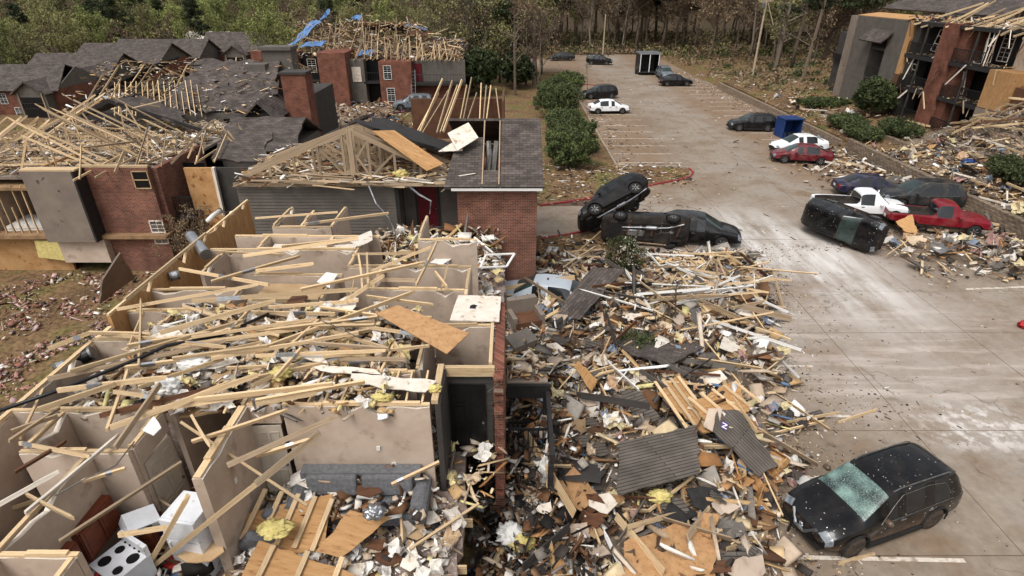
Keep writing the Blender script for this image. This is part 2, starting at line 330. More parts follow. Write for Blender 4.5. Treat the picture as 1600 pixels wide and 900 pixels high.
    vo = n.new('ShaderNodeTexVoronoi'); vo.feature = 'DISTANCE_TO_EDGE'; vo.inputs['Scale'].default_value = .16; wn = n.new('ShaderNodeTexNoise'); wn.inputs['Scale'].default_value = .8; wn.inputs['Detail'].default_value = 8; L.new(g, wn.inputs['Vector'])
    va = n.new('ShaderNodeVectorMath'); va.operation = 'MULTIPLY_ADD'; L.new(wn.outputs['Color'], va.inputs[0]); va.inputs[1].default_value = (2.5, 2.5, 0); L.new(g, va.inputs[2]); L.new(va.outputs[0], vo.inputs['Vector'])
    base = mix(mul(ramp(vo.outputs['Distance'], (.0, Wh), (.006, B)), mul(ramp(noise(.3, mapped(0, (1, 1, 1), (31, 2, 0))), (.48, B), (.56, Wh)), .6)), base, srgb(66, 56, 48))
    L.new(base, b.inputs['Base Color'])
    bp = n.new('ShaderNodeBump'); bp.inputs['Strength'].default_value = .25; bp.inputs['Distance'].default_value = .02; L.new(noise(20), bp.inputs['Height']); L.new(bp.outputs[0], b.inputs['Normal'])
    return m
CONC = concrete()
lot = struct('parking_lot', MB().span((2.0, -6, -.2), (28.7, 37.5, -.006)).span((8.3, 37.5, -.2), (28.7, 126, -.006)).span((-60, 100.3, -.2), (8.3, 118, -.006)), M['mud'])
jx = [2.0, 7.4, 13.25, 19.2, 24.0, 28.7]; jy = [-6, 4, 9.9, 14.6, 20.6, 24.3, 30.6, 36.2, 45, 53, 61, 70, 80, 90, 100, 112, 126]
for i in range(len(jx) - 1):
    for j in range(len(jy) - 1):
        x0, x1, y0, y1 = jx[i], jx[i + 1], jy[j], jy[j + 1]
        if y0 > 36: x0 = max(x0, 8.3)
        if x1 <= 8.3 and y0 >= 36: continue
        g = .012
        struct('slab', MB().span((x0 + g, y0 + g, -.12), (x1 - g, y1 - g, U(0, .006))), CONC, lot)
for k in range(6): struct('slab', MB().span((8.28 - 11 * (k + 1), 100.5, -.12), (8.25 - 11 * k, 117.8, .002)), CONC, lot)
dw = struct('driveway', MB().prism([(2.02, 31.0), (2.02, 36.0), (-12, 40), (-14, 66), (-4, 78), (-26, 78), (-26, 60), (-20, 36)], -.12, .003), CONC)
# bay lines
def line(p0, p1, wd=.11):
    p0 = Vector(p0); p1 = Vector(p1); d = (p1 - p0).normalized(); nrm = Vector((-d.y, d.x)) * wd / 2
    mb = MB(); mb.prism([(p0 + nrm)[:], (p0 - nrm)[:], (p1 - nrm)[:], (p1 + nrm)[:]], .007, .011); return struct('bay_line', mb, M['paint'], lot)
for y in np.arange(46.5, 76, 2.75): line((8.7, y), (13.9, y))
for y in np.arange(46, 90, 2.75): line((23.4, y), (28.4, y))
line((21.9, 24.5), (27, 24.9), .14)
for y in (9.85, 12.6, 15.4, 18.3): line((7.2, y), (11.6, y - .1), .12)
# kerbs and island
def kerb(name, pts, m, wd=.14, h=.1, parent=None):
    mb = MB()
    for a, b in zip(pts[:-1], pts[1:]):
        a = Vector(a); b = Vector(b); d = (b - a).normalized(); nr = Vector((-d.y, d.x)) * wd / 2
        mb.prism([(a + nr)[:], (a - nr)[:], (b - nr + d * .01)[:], (b + nr + d * .01)[:]], -.05, h + U(-.002, .002))
    return struct(name, mb, m, parent)
kerb('red_kerb', [(1.9, 36.2), (4, 37.0), (6.4, 38.2), (8.6, 39.6), (10.8, 40.9), (12.6, 41.8), (13.6, 42.7), (14.1, 43.8), (14.0, 44.8)], M['kerbred'])
kerb('red_kerb', [(1.6, 30.6), (3.2, 31.2), (4.8, 32.0), (5.4, 32.1)], M['kerbred'])
kerb('red_kerb', [(-14, 66), (-9, 70), (-4, 77)], M['kerbred']); kerb('red_kerb', [(6.3, 80), (7.6, 84), (10.8, 87), (12, 86)], M['kerbred'])
kerb('kerb', [(14.0, 44.8), (13.2, 45.4), (8.4, 45.6), (8.35, 60), (8.35, 80)], M['kerb'])
kerb('kerb', [(28.65, 24), (28.65, 40), (28.65, 60), (28.65, 90)], M['kerb'])
def bed(name, poly, z0, z1):
    return struct(name, MB().prism(poly, z0, z1), bpy.data.materials['earth'])
bed('verge', [(1.9, 36.3), (6.4, 38.3), (10.8, 41), (13.5, 42.8), (14, 44.7), (8.3, 45.5), (8.25, 80), (-4, 79), (-13, 66), (-11, 41), (2, 36.4)], -.1, .06)
bed('lawn', [(1.3, 23.9), (6.5, 23.6), (6.9, 30), (5.5, 31.95), (1.5, 30.5)], -.1, .05)
# ---------- stacked stone retaining wall: real blocks ----------
blk = []
for k in range(4):
    b_ = MB().box((0, 0, 0), (.36, .46, .19), None, 0, .018); blk.append(b_.mesh('block', M['stone']))
def stone_wall(label, pts, courses, part=True):
    t = thing('retaining_wall', label, 'wall', (pts[0][0], pts[0][1], 0))
    rest = MB(); o0 = Vector(pts[0])
    for (a, b) in zip(pts[:-1], pts[1:]):
        a = Vector(a); b = Vector(b); d = b - a; n_ = int(d.length / .47); ang = math.atan2(d.y, d.x) - math.pi / 2
        for c in range(courses):
            for i in range(n_):
                p = a + d * ((i + (.5 if c % 2 else 0)) / n_) - o0
                zz = .1 + c * .195; off = c * .03 + U(-.02, .02)
                M_ = xf((p.x + off, p.y, zz), (0, 0, ang + U(-.03, .03)))
                if part: link('block', random.choice(blk), t, M_)
                else: rest.box((p.x + off, p.y, zz), (.36, .46, .19), Matrix.Rotation(ang, 3, 'Z'), 0, .015)
    if rest.v: r = rest.build('far_courses', M['stone'], t); r['kind'] = 'stuff'
    return t
stone_wall('low stacked stone retaining wall stepping along behind the wrecked pickups', [(28.9, 27), (29.0, 50)], 6)
stone_wall('far stretch of stacked stone retaining wall beside the upper parking bays', [(29.0, 51), (28.7, 84)], 4, False)
struct('bank_edge', MB().span((29.2, 27, -.5), (29.6, 84, .92)), bpy.data.materials['earth'])
stone_wall('stone border in front of the damaged balconies on the upper bank', [(31.8, 42), (31.6, 60)], 8, False)
# ---------- vegetation ----------
def quads_mesh(name, Q, mats, mi=None):
    n = len(Q); me = bpy.data.meshes.new(name)
    me.vertices.add(n * 4); me.vertices.foreach_set('co', np.asarray(Q, np.float32).reshape(-1))
    me.loops.add(n * 4); me.loops.foreach_set('vertex_index', np.arange(n * 4, dtype=np.int32))
    me.polygons.add(n); me.polygons.foreach_set('loop_start', np.arange(0, n * 4, 4, dtype=np.int32))
    for m in mats: me.materials.append(m)
    if mi is not None: me.polygons.foreach_set('material_index', np.asarray(mi, np.int32))
    me.update(calc_edges=True); me.validate(); return me
def leaves(C, size, rng=RNG, flat=.0):
    n = len(C); a = rng.normal(size=(n, 3)); a /= np.linalg.norm(a, axis=1)[:, None]; b = rng.normal(size=(n, 3)); b[:, 2] *= (1 - flat)
    b -= (b * a).sum(1)[:, None] * a; b /= np.linalg.norm(b, axis=1)[:, None] + 1e-9
    s = size * rng.uniform(.5, 1.4, (n, 1)); a = a * s; b = b * s * .6
    return np.stack([C - a - b * .3, C + b * -1., C + a + b * .2, C + b], 1)
def twigs(P0, P1, wd):
    d = P1 - P0; s = RNG.normal(size=d.shape); s -= (s * d).sum(1)[:, None] * d / ((d * d).sum(1)[:, None] + 1e-9); s /= np.linalg.norm(s, axis=1)[:, None] + 1e-9
    s *= wd
    return np.stack([P0 - s, P0 + s, P1 + s * .4, P1 - s * .4], 1)
def make_tree(kind, h):
    tr = MB(); lean = Vector((U(-.06, .06), U(-.06, .06), 0)) * h
    npt = 7; r0 = h * (.014 if kind == 'pine' else .013)
    path = [Vector((lean.x * (k / 6) ** 1.5 + U(-.01, .01) * h, lean.y * (k / 6) ** 1.5 + U(-.01, .01) * h, h * k / 6 * (.98 if kind == 'pine' else .8))) for k in range(npt)]
    path[0] = Vector((0, 0, -.3)); tr.tube(path, [r0 * (1.25 - .95 * k / 6) for k in range(npt)], 7)
    def pt(f):
        f = min(.999, max(0, f)) * 6; k = int(f); return path[k].lerp(path[k + 1], f - k)
    P0, P1, C = [], [], []
    if kind == 'pine':
        for i in range(46):
            f = U(.42, 1); p = pt(f); a = U(0, 6.28); ln = h * .2 * (1.15 - f) ** .6 * U(.5, 1.15) + .4
            e = p + Vector((math.cos(a), math.sin(a), U(-.1, .45))) * ln
            tr.tube([p, (p + e) / 2 + Vector((0, 0, .1)), e], [.05, .035, .015], 4, cap=False)
            for _ in range(5):
                c = p.lerp(e, U(.4, 1.05)); k = 26; C.append(np.array(c) + RNG.normal(size=(k, 3)) * (.42, .42, .24))
        for i in range(10):
            f = U(.12, .45); p = pt(f); a = U(0, 6.28); e = p + Vector((math.cos(a), math.sin(a), U(-.2, .2))) * U(.5, 1.8); tr.tube([p, e], [.03, .01], 4, cap=False)
        Q = leaves(np.concatenate(C), .19); return tr.mesh('trunk', M['bark'], True), quads_mesh('crown', Q, [M['pine']])
    dens = {'bare': 0.12, 'olive': .8, 'fresh': 1.15, 'bud': .55}[kind]
    for i in range(13):
        f = U(.28, 1); p = pt(f); a = U(0, 6.28); ln = h * U(.2, .42) * (1.25 - .6 * f)
        d1 = Vector((math.cos(a) * .75, math.sin(a) * .75, U(.5, 1.1))).normalized(); m1 = p + d1 * ln * .5 + Vector((U(-.3, .3), U(-.3, .3), .1)); e = p + d1 * ln + Vector((0, 0, ln * .15))
        rr = r0 * .5 * (1.2 - f); tr.tube([p, m1, e], [rr, rr * .6, rr * .2], 5, cap=False)
        for j in range(8):
            q = (p.lerp(m1, U(.3, 1)) if j < 3 else m1.lerp(e, U(0, 1))); d2 = (d1 + Vector((U(-1, 1), U(-1, 1), U(-.5, .9)))).normalized(); ln2 = ln * U(.25, .5)
            e2 = q + d2 * ln2; tr.tube([q, e2], [rr * .3 + .008, .006], 3, cap=False)
            k = 16; base = np.array(q)[None] + np.array(d2 * ln2)[None] * RNG.uniform(.1, 1, (k, 1)); dd = np.array(d2)[None] + RNG.normal(size=(k, 3)) * .75
            dd /= np.linalg.norm(dd, axis=1)[:, None]; t1 = base + dd * RNG.uniform(.3, .95, (k, 1)) * h / 14
            P0.append(base); P1.append(t1); nl = int(k * 2 * dens) + 1
            C.append(t1[RNG.integers(0, k, nl)] + RNG.normal(size=(nl, 3)) * .28 * h / 14)
    T = twigs(np.concatenate(P0), np.concatenate(P1), .016 * h / 14 + .004); C = np.concatenate(C); Lq = leaves(C, .17 * h / 14)
    lm = {'bare': 'budbrown', 'olive': 'olive', 'fresh': 'fresh', 'bud': 'budbrown'}[kind]
    return tr.mesh('trunk', M['palebark' if kind == 'bare' else 'bark'], True), quads_mesh('crown', np.concatenate([T, Lq]), [M['bark'], M[lm]], [0] * len(T) + [1] * len(Lq))
PROTO = {}
for kind, n_ in (('pine', 4), ('bare', 3), ('olive', 3), ('fresh', 3), ('bud', 3)):
    PROTO[kind] = [make_tree(kind, 16 if kind == 'pine' else 13) for _ in range(n_)]
TLAB = {'pine': 'dark green pine', 'bare': 'leafless pale grey tree', 'olive': 'olive-leaved spring tree', 'fresh': 'bright yellow-green spring tree', 'bud': 'brown budding tree'}
LM = [(-85, 85, 'behind the leftmost low house'), (-70, 110, 'behind the rear townhouse'), (-45, 124, 'behind the small gabled house'), (-25, 105, 'behind the blue-tarped block'), (-8, 105, 'right of the blue-tarped block'), (5, 128, 'behind the far dark saloon'), (18, 128, 'behind the far black off-roader'), (26, 130, 'behind the black trailer'), (38, 100, 'behind the utility pole with transformer'), (45, 85, 'behind the right three-storey block'), (60, 130, 'deep behind the right block')]
def landmark(x, y, L_): return min(L_, key=lambda q: (q[0] - x) ** 2 + (q[1] - y) ** 2)[2]
def plant_tree(kind, x, y, s, where, group):
    tm, cm = random.choice(PROTO[kind]); ph = landmark(x, y, LM); szw = 'tall ' if s > 1.15 else 'small ' if s < .72 else ''
    t = thing({'pine': 'pine_tree', 'bare': 'bare_tree'}.get(kind, 'broadleaf_tree'), szw + TLAB[kind] + ' ' + where + ' ' + ph, 'tree', (x, y, gz(x, y) - .1), U(0, 6.28), szw + kind + ' trees ' + where + ' ' + ph)
    t.scale = (s * U(.85, 1.15), s * U(.85, 1.15), s); link('trunk', tm, t); link('crown', cm, t); return t
def forest(n, fx, fy, kinds, ss, where, group, keep=lambda x, y: True, gap=2.6):
    pts = []; tries = 0
    while len(pts) < n and tries < n * 40:
        tries += 1; x, y = fx(), fy()
        if not keep(x, y) or any((x - a) ** 2 + (y - b) ** 2 < gap * gap for a, b in pts): continue
        if abs(x) > y * .98 + 8: continue
        pts.append((x, y)); plant_tree(random.choice(kinds), x, y, U(*ss), where, group)
kl = ['olive', 'fresh', 'olive', 'bud', 'fresh', 'olive', 'fresh', 'bare', 'bud', 'pine', 'pine']
forest(48, lambda: U(-110, -30), lambda: U(88, 120), kl, (.5, .8), 'at the near wood edge', '', lambda x, y: not (-74 < x < -36 and y < 124), 3.6)
forest(80, lambda: U(-165, 0), lambda: U(120, 165), kl, (.6, .95), 'in the middle of the wood', '', lambda x, y: True, 4.4)
forest(62, lambda: U(-220, 10), lambda: U(165, 230), kl, (.8, 1.2), 'on the far wooded slope', '', lambda x, y: True, 6)
kr = ['pine', 'bud', 'bare', 'bud', 'pine', 'bare', 'olive', 'bud']
forest(120, lambda: U(-8, 105), lambda: U(127, 160), kr, (.95, 1.5), 'in the pine wood', '', lambda x, y: True, 2.7)
forest(40, lambda: U(34, 95), lambda: U(88, 127), kr, (.9, 1.35), 'on the right bank', '', lambda x, y: x > 36 - (y - 88) * .03, 3.2)
forest(18, lambda: U(-10, 5), lambda: U(84, 99), ['bud', 'bare', 'pine', 'olive'], (.7, 1.0), 'left of the far bays', '', lambda x, y: x < 5, 3)
# undergrowth: nobody could count it
def undergrowth(name, label, n, fx, fy, hmax, mats, size, keep=lambda x, y: True):
    C = []; mi = []
    for i in range(n):
        x, y = fx(), fy()
        if not keep(x, y): continue
        z = gz(x, y); r = U(.6, 1.8); k = int(34 * r); c = RNG.normal(size=(k, 3)) * (r * .6, r * .6, .5 * U(.4, 1) * hmax * .5); c[:, 2] = np.abs(c[:, 2]); C.append(c + (x, y, z)); mi.append(np.full(k, random.randrange(len(mats))))
    o = link(name, quads_mesh(name, leaves(np.concatenate(C), size), [M[m] for m in mats], np.concatenate(mi))); tag(o, label, 'undergrowth', None, 'stuff'); return o
undergrowth('undergrowth', 'brown and dark green scrub filling the foot of the pine wood', 1900, lambda: U(-8, 105), lambda: U(125, 160), 3.4, ['budbrown', 'dead', 'evergreen', 'budbrown', 'olive'], .26)
undergrowth('undergrowth', 'tangled brown scrub on the bank beside the right-hand block', 420, lambda: U(31, 80), lambda: U(69, 124), 1.6, ['budbrown', 'dead', 'evergreen', 'dead'], .22)
undergrowth('undergrowth', 'olive spring scrub beneath the left wood', 2200, lambda: U(-210, -2), lambda: U(112, 250), 4.0, ['olive', 'budbrown', 'fresh', 'evergreen', 'budbrown'], .42, lambda x, y: x < -8 and not (-74 < x < -38 and y < 124))
undergrowth('undergrowth', 'dark scrub round the low grey-roofed houses', 320, lambda: U(-95, -30), lambda: U(80, 124), 1.8, ['evergreen', 'budbrown', 'olive'], .24, lambda x, y: x < -72 or -50 < x < -36 or (y > 116 and x < -58))
def far_wood(n):
    C = []; mi = []
    for i in range(n):
        y = U(225, 420); x = U(-1.0, .75) * y; z = gz(x, y); r = U(2.5, 4.5); k = 70; c = RNG.normal(size=(k, 3)) * (r * .55, r * .55, r * .5) + (x, y, z + U(4, 9)); C.append(c); mi.append(np.full(k, random.choice((0, 0, 1, 1, 2, 3))))
    o = link('far_wood', quads_mesh('far_wood', leaves(np.concatenate(C), .8), [M[m] for m in ('olive', 'fresh', 'budbrown', 'pine')], np.concatenate(mi))); tag(o, 'far spring wood reading as one mass on the horizon slope', 'wood', None, 'stuff')
far_wood(900)
def shrub(name, label, c, r, mats, n=5200, size=.075, lobes=9, grp=None, stem=False):
    c = Vector(c); z0 = gz(c.x, c.y); t = thing(name, label, 'shrub', (c.x, c.y, z0), 0, grp); rx, ry, h = r
    P = []; mi = []
    L_ = [(U(-.45, .45) * rx, U(-.45, .45) * ry, h * U(.4, .68), U(.42, .62)) for _ in range(lobes)] + [(0, 0, h * .5, .85)]
    n = int(n * 2.6)
    for i in range(n // 40):
        lx, ly, lz, lr = random.choice(L_); d = Vector((random.gauss(0, 1), random.gauss(0, 1), random.gauss(0, 1))).normalized(); rr = U(.8, 1.04)
        p = np.array((lx + d.x * rx * lr * rr, ly + d.y * ry * lr * rr, max(.08, lz + d.z * h * .5 * lr * rr))); P.append(p + RNG.normal(size=(40, 3)) * .11); mi.append(np.full(40, random.randrange(len(mats))))
    cr = link('crown', quads_mesh('crown', leaves(np.concatenate(P), size), [M[m] for m in mats], np.concatenate(mi)), t)
    mb = MB()
    for k in range(5): a = U(0, 6.28); mb.tube([(U(-.1, .1), U(-.1, .1), -.1), (math.cos(a) * rx * .25, math.sin(a) * ry * .25, h * .4), (math.cos(a) * rx * .5, math.sin(a) * ry * .5, h * .75)], [.06, .04, .015], 5)
    mb.build('stem', M['bark'], t); return t
E3 = ['evergreen', 'evergreen', 'evlight']
for (lab, x, y, r, h) in (('large rounded evergreen shrub nearest the grey roof corner', 4.7, 45.2, 2.2, 3.4), ('rounded evergreen shrub second from the grey roof corner', 5.2, 49.6, 2.2, 3.1), ('evergreen shrub third from the grey roof corner', 5.0, 57, 2.2, 2.6), ('rounded evergreen shrub beside the parked white sedan', 4.9, 64.5, 2.9, 3.7), ('evergreen shrub behind the one beside the white sedan', 5.3, 70.5, 2.6, 3.3), ('farthest broad evergreen shrub by the bare sapling', 7.0, 79.5, 2.5, 3.0)):
    shrub('evergreen_shrub', lab, (x, y, 0), (r, r, h), ['evergreen', 'evlight', 'evlight'], 7500, .085, 12)
shrub('cedar_bush', 'dark conical cedar standing right of the far wrecked block', (-4.2, 78, 0), (3.2, 3.2, 6.2), ['evergreen', 'pine'], 12000, .13, 14)
shrub('cedar_bush', 'broad dark cedar left of the lane behind the broken snag', (0.5, 84, 0), (3.0, 3.0, 5.0), ['evergreen', 'pine'], 8000, .13, 14)
shrub('evergreen_shrub', 'round clipped shrub in front of the right block stairwell', (34.2, 56.6, 0), (2.1, 2.1, 3.9), E3, 9000, .1)
for k, (x, y, a, b, h, lab) in enumerate([(32.6, 62.5, 3.2, 1.2, 1.0, 'low clipped hedge left of the round shrub'), (31.0, 54.0, 1.6, 2.2, 1.1, 'low hedge below the round shrub on the bank'), (30.4, 50.4, 1.2, 2.4, 1.0, 'low hedge beside the blue dumpster on the bank'), (33.2, 49.6, 1.6, 2.0, 1.2, 'hedge under the first balcony stack'), (33.4, 36.6, 2.2, 2.6, 1.5, 'green shrub half buried in debris above the red pickup'), (35.2, 40.6, 1.5, 2, 1.0, 'partly buried hedge farther up the debris bank')]):
    shrub('hedge', lab, (x, y, 0), (a, b, h), E3, 5200, .085)
shrub('blossom_shrub', 'grey-green shrub flecked with white in front of the overturned cars', (5.6, 25.6, 0), (1.1, 1.1, 2.5), ['evergreen', 'dead', 'evlight', 'evergreen', 'evlight', 'dead', 'evergreen', 'gypsum'], 3600, .05)
shrub('evergreen_shrub', 'dark bush buried in the middle of the debris field', (4.8, 18.2, 0), (1.1, 1.0, 1.5), E3, 3200, .05)
shrub('bare_shrub', 'brown twiggy shrub against the left brick wall', (-16.9, 27.6, 0), (2.1, 1.2, 4.6), ['dead', 'budbrown'], 1500, .05)
shrub('cedar_bush', 'dark sprawling evergreen at the left edge of the picture', (-36, 38.5, 0), (4.2, 3.2, 3.6), ['evergreen', 'pine'], 9000, .11)
def sapling(name, label, p, h, n=7, m='bark', broken=False, r=.05):
    z = gz(p[0], p[1]); t = thing(name, label, 'tree', (p[0], p[1], z)); mb = MB(); top = Vector((U(-.1, .1) * h, U(-.1, .1) * h, h)); mb.tube([(0, 0, -.1), top * .5, top], [r, r * .75, r * (.5 if broken else .15)], 6); mb.build('trunk', M[m], t)
    cb = MB()
    for i in range(n):
        f = U(.3, .95); q = top * f; a = U(0, 6.28); ln = h * U(.2, .45) * (1.2 - f); e = q + Vector((math.cos(a), math.sin(a), U(.3, 1.2))).normalized() * ln; cb.tube([q, q.lerp(e, .5) + Vector((U(-.05, .05), 0, .05)), e], [r * .45, r * .3, .006], 4)
        for j in range(4):
            q2 = q.lerp(e, U(.3, 1)); e2 = q2 + Vector((U(-1, 1), U(-1, 1), U(0, 1))).normalized() * ln * U(.3, .5); cb.tube([q2, e2], [r * .18, .004], 3)
    cb.build('crown', M[m], t); return t
sapling('bare_sapling', 'small leafless tree standing in the middle of the debris field', (6.6, 19.6), 3.0, 10, 'bark')
sapling('bare_sapling', 'thin leafless sapling on the verge by the red kerb', (10.4, 83), 4.2, 8, 'bark')
sapling('snapped_trunk', 'snapped splintered tree trunk beside the evergreen shrubs', (3.2, 87), 8.5, 3, 'palebark', True, .3)
sapling('stripped_tree', 'stripped grey tree with broken limbs beside the utility pole', (37, 86), 11, 16, 'palebark', True, .28)
sapling('stripped_tree', 'tall debarked tree left of the right-hand block', (36.4, 76), 12, 12, 'bark', True, .26)
sapling('stripped_tree', 'broken leaning tree behind the far dark cedar', (-1.4, 92), 11, 12, 'palebark', True, .22)
sapling('stripped_tree', 'bare debris-hung tree between the cedar and the shrubs', (.4, 78), 10, 12, 'bark', False, .2)
def pole(label, p, h, arm=False):
    t = thing('utility_pole', label, 'pole', (p[0], p[1], gz(*p))); MB().tube([(0, 0, -.2), (.05, 0, h)], [.16, .11], 8).build('shaft', M['pole'], t)
    if arm:
        MB().beam((-.9, 0, h - .3), (.9, 0, h - .3), .1, .12).build('crossarm', M['pole'], t); MB().lathe([(.2, h - 1.2), (.24, h - 1.1), (.24, h - .55), (.15, h - .45)], 10, 'Z', (-.35, -.2, 0)).build('transformer', M['steel'], t)
        MB().beam((.1, 0, h - .2), (1.6, .2, h - 3.2), .09, .1).build('brace', M['pole'], t)
    return t
pole('weathered utility pole with transformer at the top of the lot', (33.4, 84.5), 9.6, True)
pole('plain pale utility pole standing at the pine wood edge', (18.2, 124), 7.5)
pole('slim lamp pole rising behind the far wrecked block', (-11.5, 96), 8.5)
# ---------- shared pieces ----------
UNIT = {}
def unit(mname, var=0):
    k = (mname, var)
    if k not in UNIT:
        mb = MB()
        if var == 0: mb.box((0, 0, 0), (1, 1, 1))
        else:   # slightly bowed board with a splintered end
            rr = random.Random(var); xs_ = [-.5, -.2, .15, .42]; by = rr.uniform(-.35, .35); rings = []
            for i, x in enumerate(xs_):
                o = by * (1 - (2 * x) ** 2); rings.append(len(mb.v)); mb.v += [(x, -.5 + o, -.5), (x, .5 + o, -.5), (x, .5 + o, .5), (x, -.5 + o, .5)]
            for a, b in zip(rings[:-1], rings[1:]): mb.f += [(a + k_, a + (k_ + 1) % 4, b + (k_ + 1) % 4, b + k_) for k_ in range(4)]
            e = rings[-1]; n0 = len(mb.v); mb.v += [(.5, -.4, -.3), (.46, .45, .1), (.505, .1, .5)]
            mb.f += [(e, e + 1, n0), (e + 1, n0 + 1, n0), (e + 1, e + 2, n0 + 1), (e + 2, n0 + 2, n0 + 1), (e + 2, e + 3, n0 + 2), (e + 3, n0, n0 + 2), (e + 3, e, n0), (n0, n0 + 1, n0 + 2), (3, 2, 1, 0)]
            mb.m = [0] * len(mb.f)
        UNIT[k] = mb.mesh('board', M[mname])
    return UNIT[k]
def bar(name, p0, p1, w=.04, h=.09, m='lumber', parent=None, roll=0, var=0):
    p0 = Vector(p0); p1 = Vector(p1); d = p1 - p0
    Mx = Matrix.Translation((p0 + p1) / 2) @ (d.to_track_quat('X', 'Z').to_matrix() @ Matrix.Rotation(roll, 3, 'X')).to_4x4() @ Matrix.Diagonal((d.length, w, h, 1))
    return link(name, unit(m, var), parent, Mx)
def wallbox(name, parent, x0, y0, x1, y1, z0, z1, th=.115, m='drywall', top='gypsum', z1b=None, plate=True):
    a = Vector((x0, y0)); b = Vector((x1, y1)); d = (b - a); n_ = Vector((-d.y, d.x)).normalized() * th / 2; z1b = z1 if z1b is None else z1b
    ln = d.length; k = max(2, int(ln / .28)); prof = [(0, z0), (ln, z0)]; mb = MB()
    for i in range(k, -1, -1):
        f = i / k; zt = z1 + (z1b - z1) * f; nt_ = U(.03, .3) if random.random() < .22 and 0 < i < k and plate else U(0, .02); prof.append((ln * f, zt - nt_))
    dn = d.normalized(); q3 = lambda p, sgn: (a.x + dn.x * p[0] + n_.x * sgn, a.y + dn.y * p[0] + n_.y * sgn, p[1]); m_ = len(prof)
    mb.v = [q3(p, 1) for p in prof] + [q3(p, -1) for p in prof]; mb.f = [tuple(range(m_ - 1, -1, -1)), tuple(range(m_, 2 * m_))] + [(i, (i + 1) % m_, m_ + (i + 1) % m_, m_ + i) for i in range(m_)]; mb.m = [0, 0] + [1 if 1 < i < m_ - 1 else 0 for i in range(m_)]
    o = mb.build(name, [M[m], M[top]], parent)
    if plate:
        bar('top_plate', (a.x, a.y, z1 + .022), (b.x, b.y, z1b + .022), th * .68, .04, 'lumber', o)
        f0, f1 = sorted((U(0, .4), U(.5, 1)))
        p = a.lerp(b, f0); q = a.lerp(b, f1); bar('top_plate', (p.x, p.y, z1 + (z1b - z1) * f0 + .063), (q.x, q.y, z1 + (z1b - z1) * f1 + .063), th * .66, .038, 'lumber', o, U(-.03, .03))
    return o
def lapwall(name, parent, x0, y0, x1, y1, z0, z1, m='siding', step=.15):
    """lap siding: real overlapping courses facing the side to the right of p0->p1"""
    a = Vector((x0, y0, 0)); b = Vector((x1, y1, 0)); d = (b - a).normalized(); n_ = Vector((d.y, -d.x, 0)); mb = MB(); z = z0
    while z < z1 - .02:
        zt = min(z + step, z1); o = n_ * .035; i_ = n_ * .004
        mb.add([a + o + Vector((0, 0, z)), b + o + Vector((0, 0, z)), b + i_ + Vector((0, 0, zt)), a + i_ + Vector((0, 0, zt)), a + Vector((0, 0, z)), b + Vector((0, 0, z))], [(0, 1, 2, 3), (5, 1, 0, 4)]); z = zt
    mb.add([a + Vector((0, 0, z0)), b + Vector((0, 0, z0)), b + Vector((0, 0, z1)), a + Vector((0, 0, z1)), a - n_ * .12 + Vector((0, 0, z0)), b - n_ * .12 + Vector((0, 0, z0)), b - n_ * .12 + Vector((0, 0, z1)), a - n_ * .12 + Vector((0, 0, z1))], [(7, 6, 5, 4), (3, 2, 6, 7), (4, 0, 3, 7), (1, 5, 6, 2)])
    return mb.build(name, M[m], parent)
def boxpart(name, parent, a, b, m, mi=None): return MB().span(a, b).build(name, M[m] if isinstance(m, str) else m, parent)
def window(parent, c, wd, h, face, fr='white', pane='glassdark', grid=(2, 3)):
    """face: unit vector (2d) outward"""
    fx, fy = face; tx, ty = -fy, fx; cx, cy, cz = c; t = .05
    pb = MB(); P = lambda s, z, o: (cx + tx * s + fx * o, cy + ty * s + fy * o, cz + z)
    pb.slab([P(-wd / 2, -h / 2, .012), P(wd / 2, -h / 2, .012), P(wd / 2, h / 2, .012), P(-wd / 2, h / 2, .012)], .01); pn = pb.build('window', M[pane], parent)
    fb = MB()
    for s in (-1, 1):
        fb.beam(P(s * wd / 2, -h / 2, .03), P(s * wd / 2, h / 2, .03), t, t); fb.beam(P(-wd / 2, s * h / 2, .03), P(wd / 2, s * h / 2, .03), t, t)
    fb.beam(P(-wd / 2, 0, .03), P(wd / 2, 0, .03), t, t)
    for i in range(1, grid[0]): s = -wd / 2 + wd * i / grid[0]; fb.beam(P(s, -h / 2, .025), P(s, h / 2, .025), .02, .02)
    for i in range(1, grid[1] * 2):
        z = -h / 2 + h * i / grid[1] / 2; fb.beam(P(-wd / 2, z, .025), P(wd / 2, z, .025), .02, .02)
    fb.build('frame', M[fr], pn); return pn
def railing(parent, p0, p1, z, h=1.0, m='blackiron', step=.13):
    p0 = Vector(p0 + (0,)); p1 = Vector(p1 + (0,)); d = p1 - p0; mb = MB(); n_ = max(2, int(d.length / step))
    for zz in (z + .08, z + h): mb.beam(p0 + Vector((0, 0, zz)), p1 + Vector((0, 0, zz)), .06, .06)
    for i in range(n_ + 1): q = p0 + d * i / n_; mb.beam(q + Vector((0, 0, z + .08)), q + Vector((0, 0, z + h)), .035, .035)
    return mb.build('railing', M[m], parent)
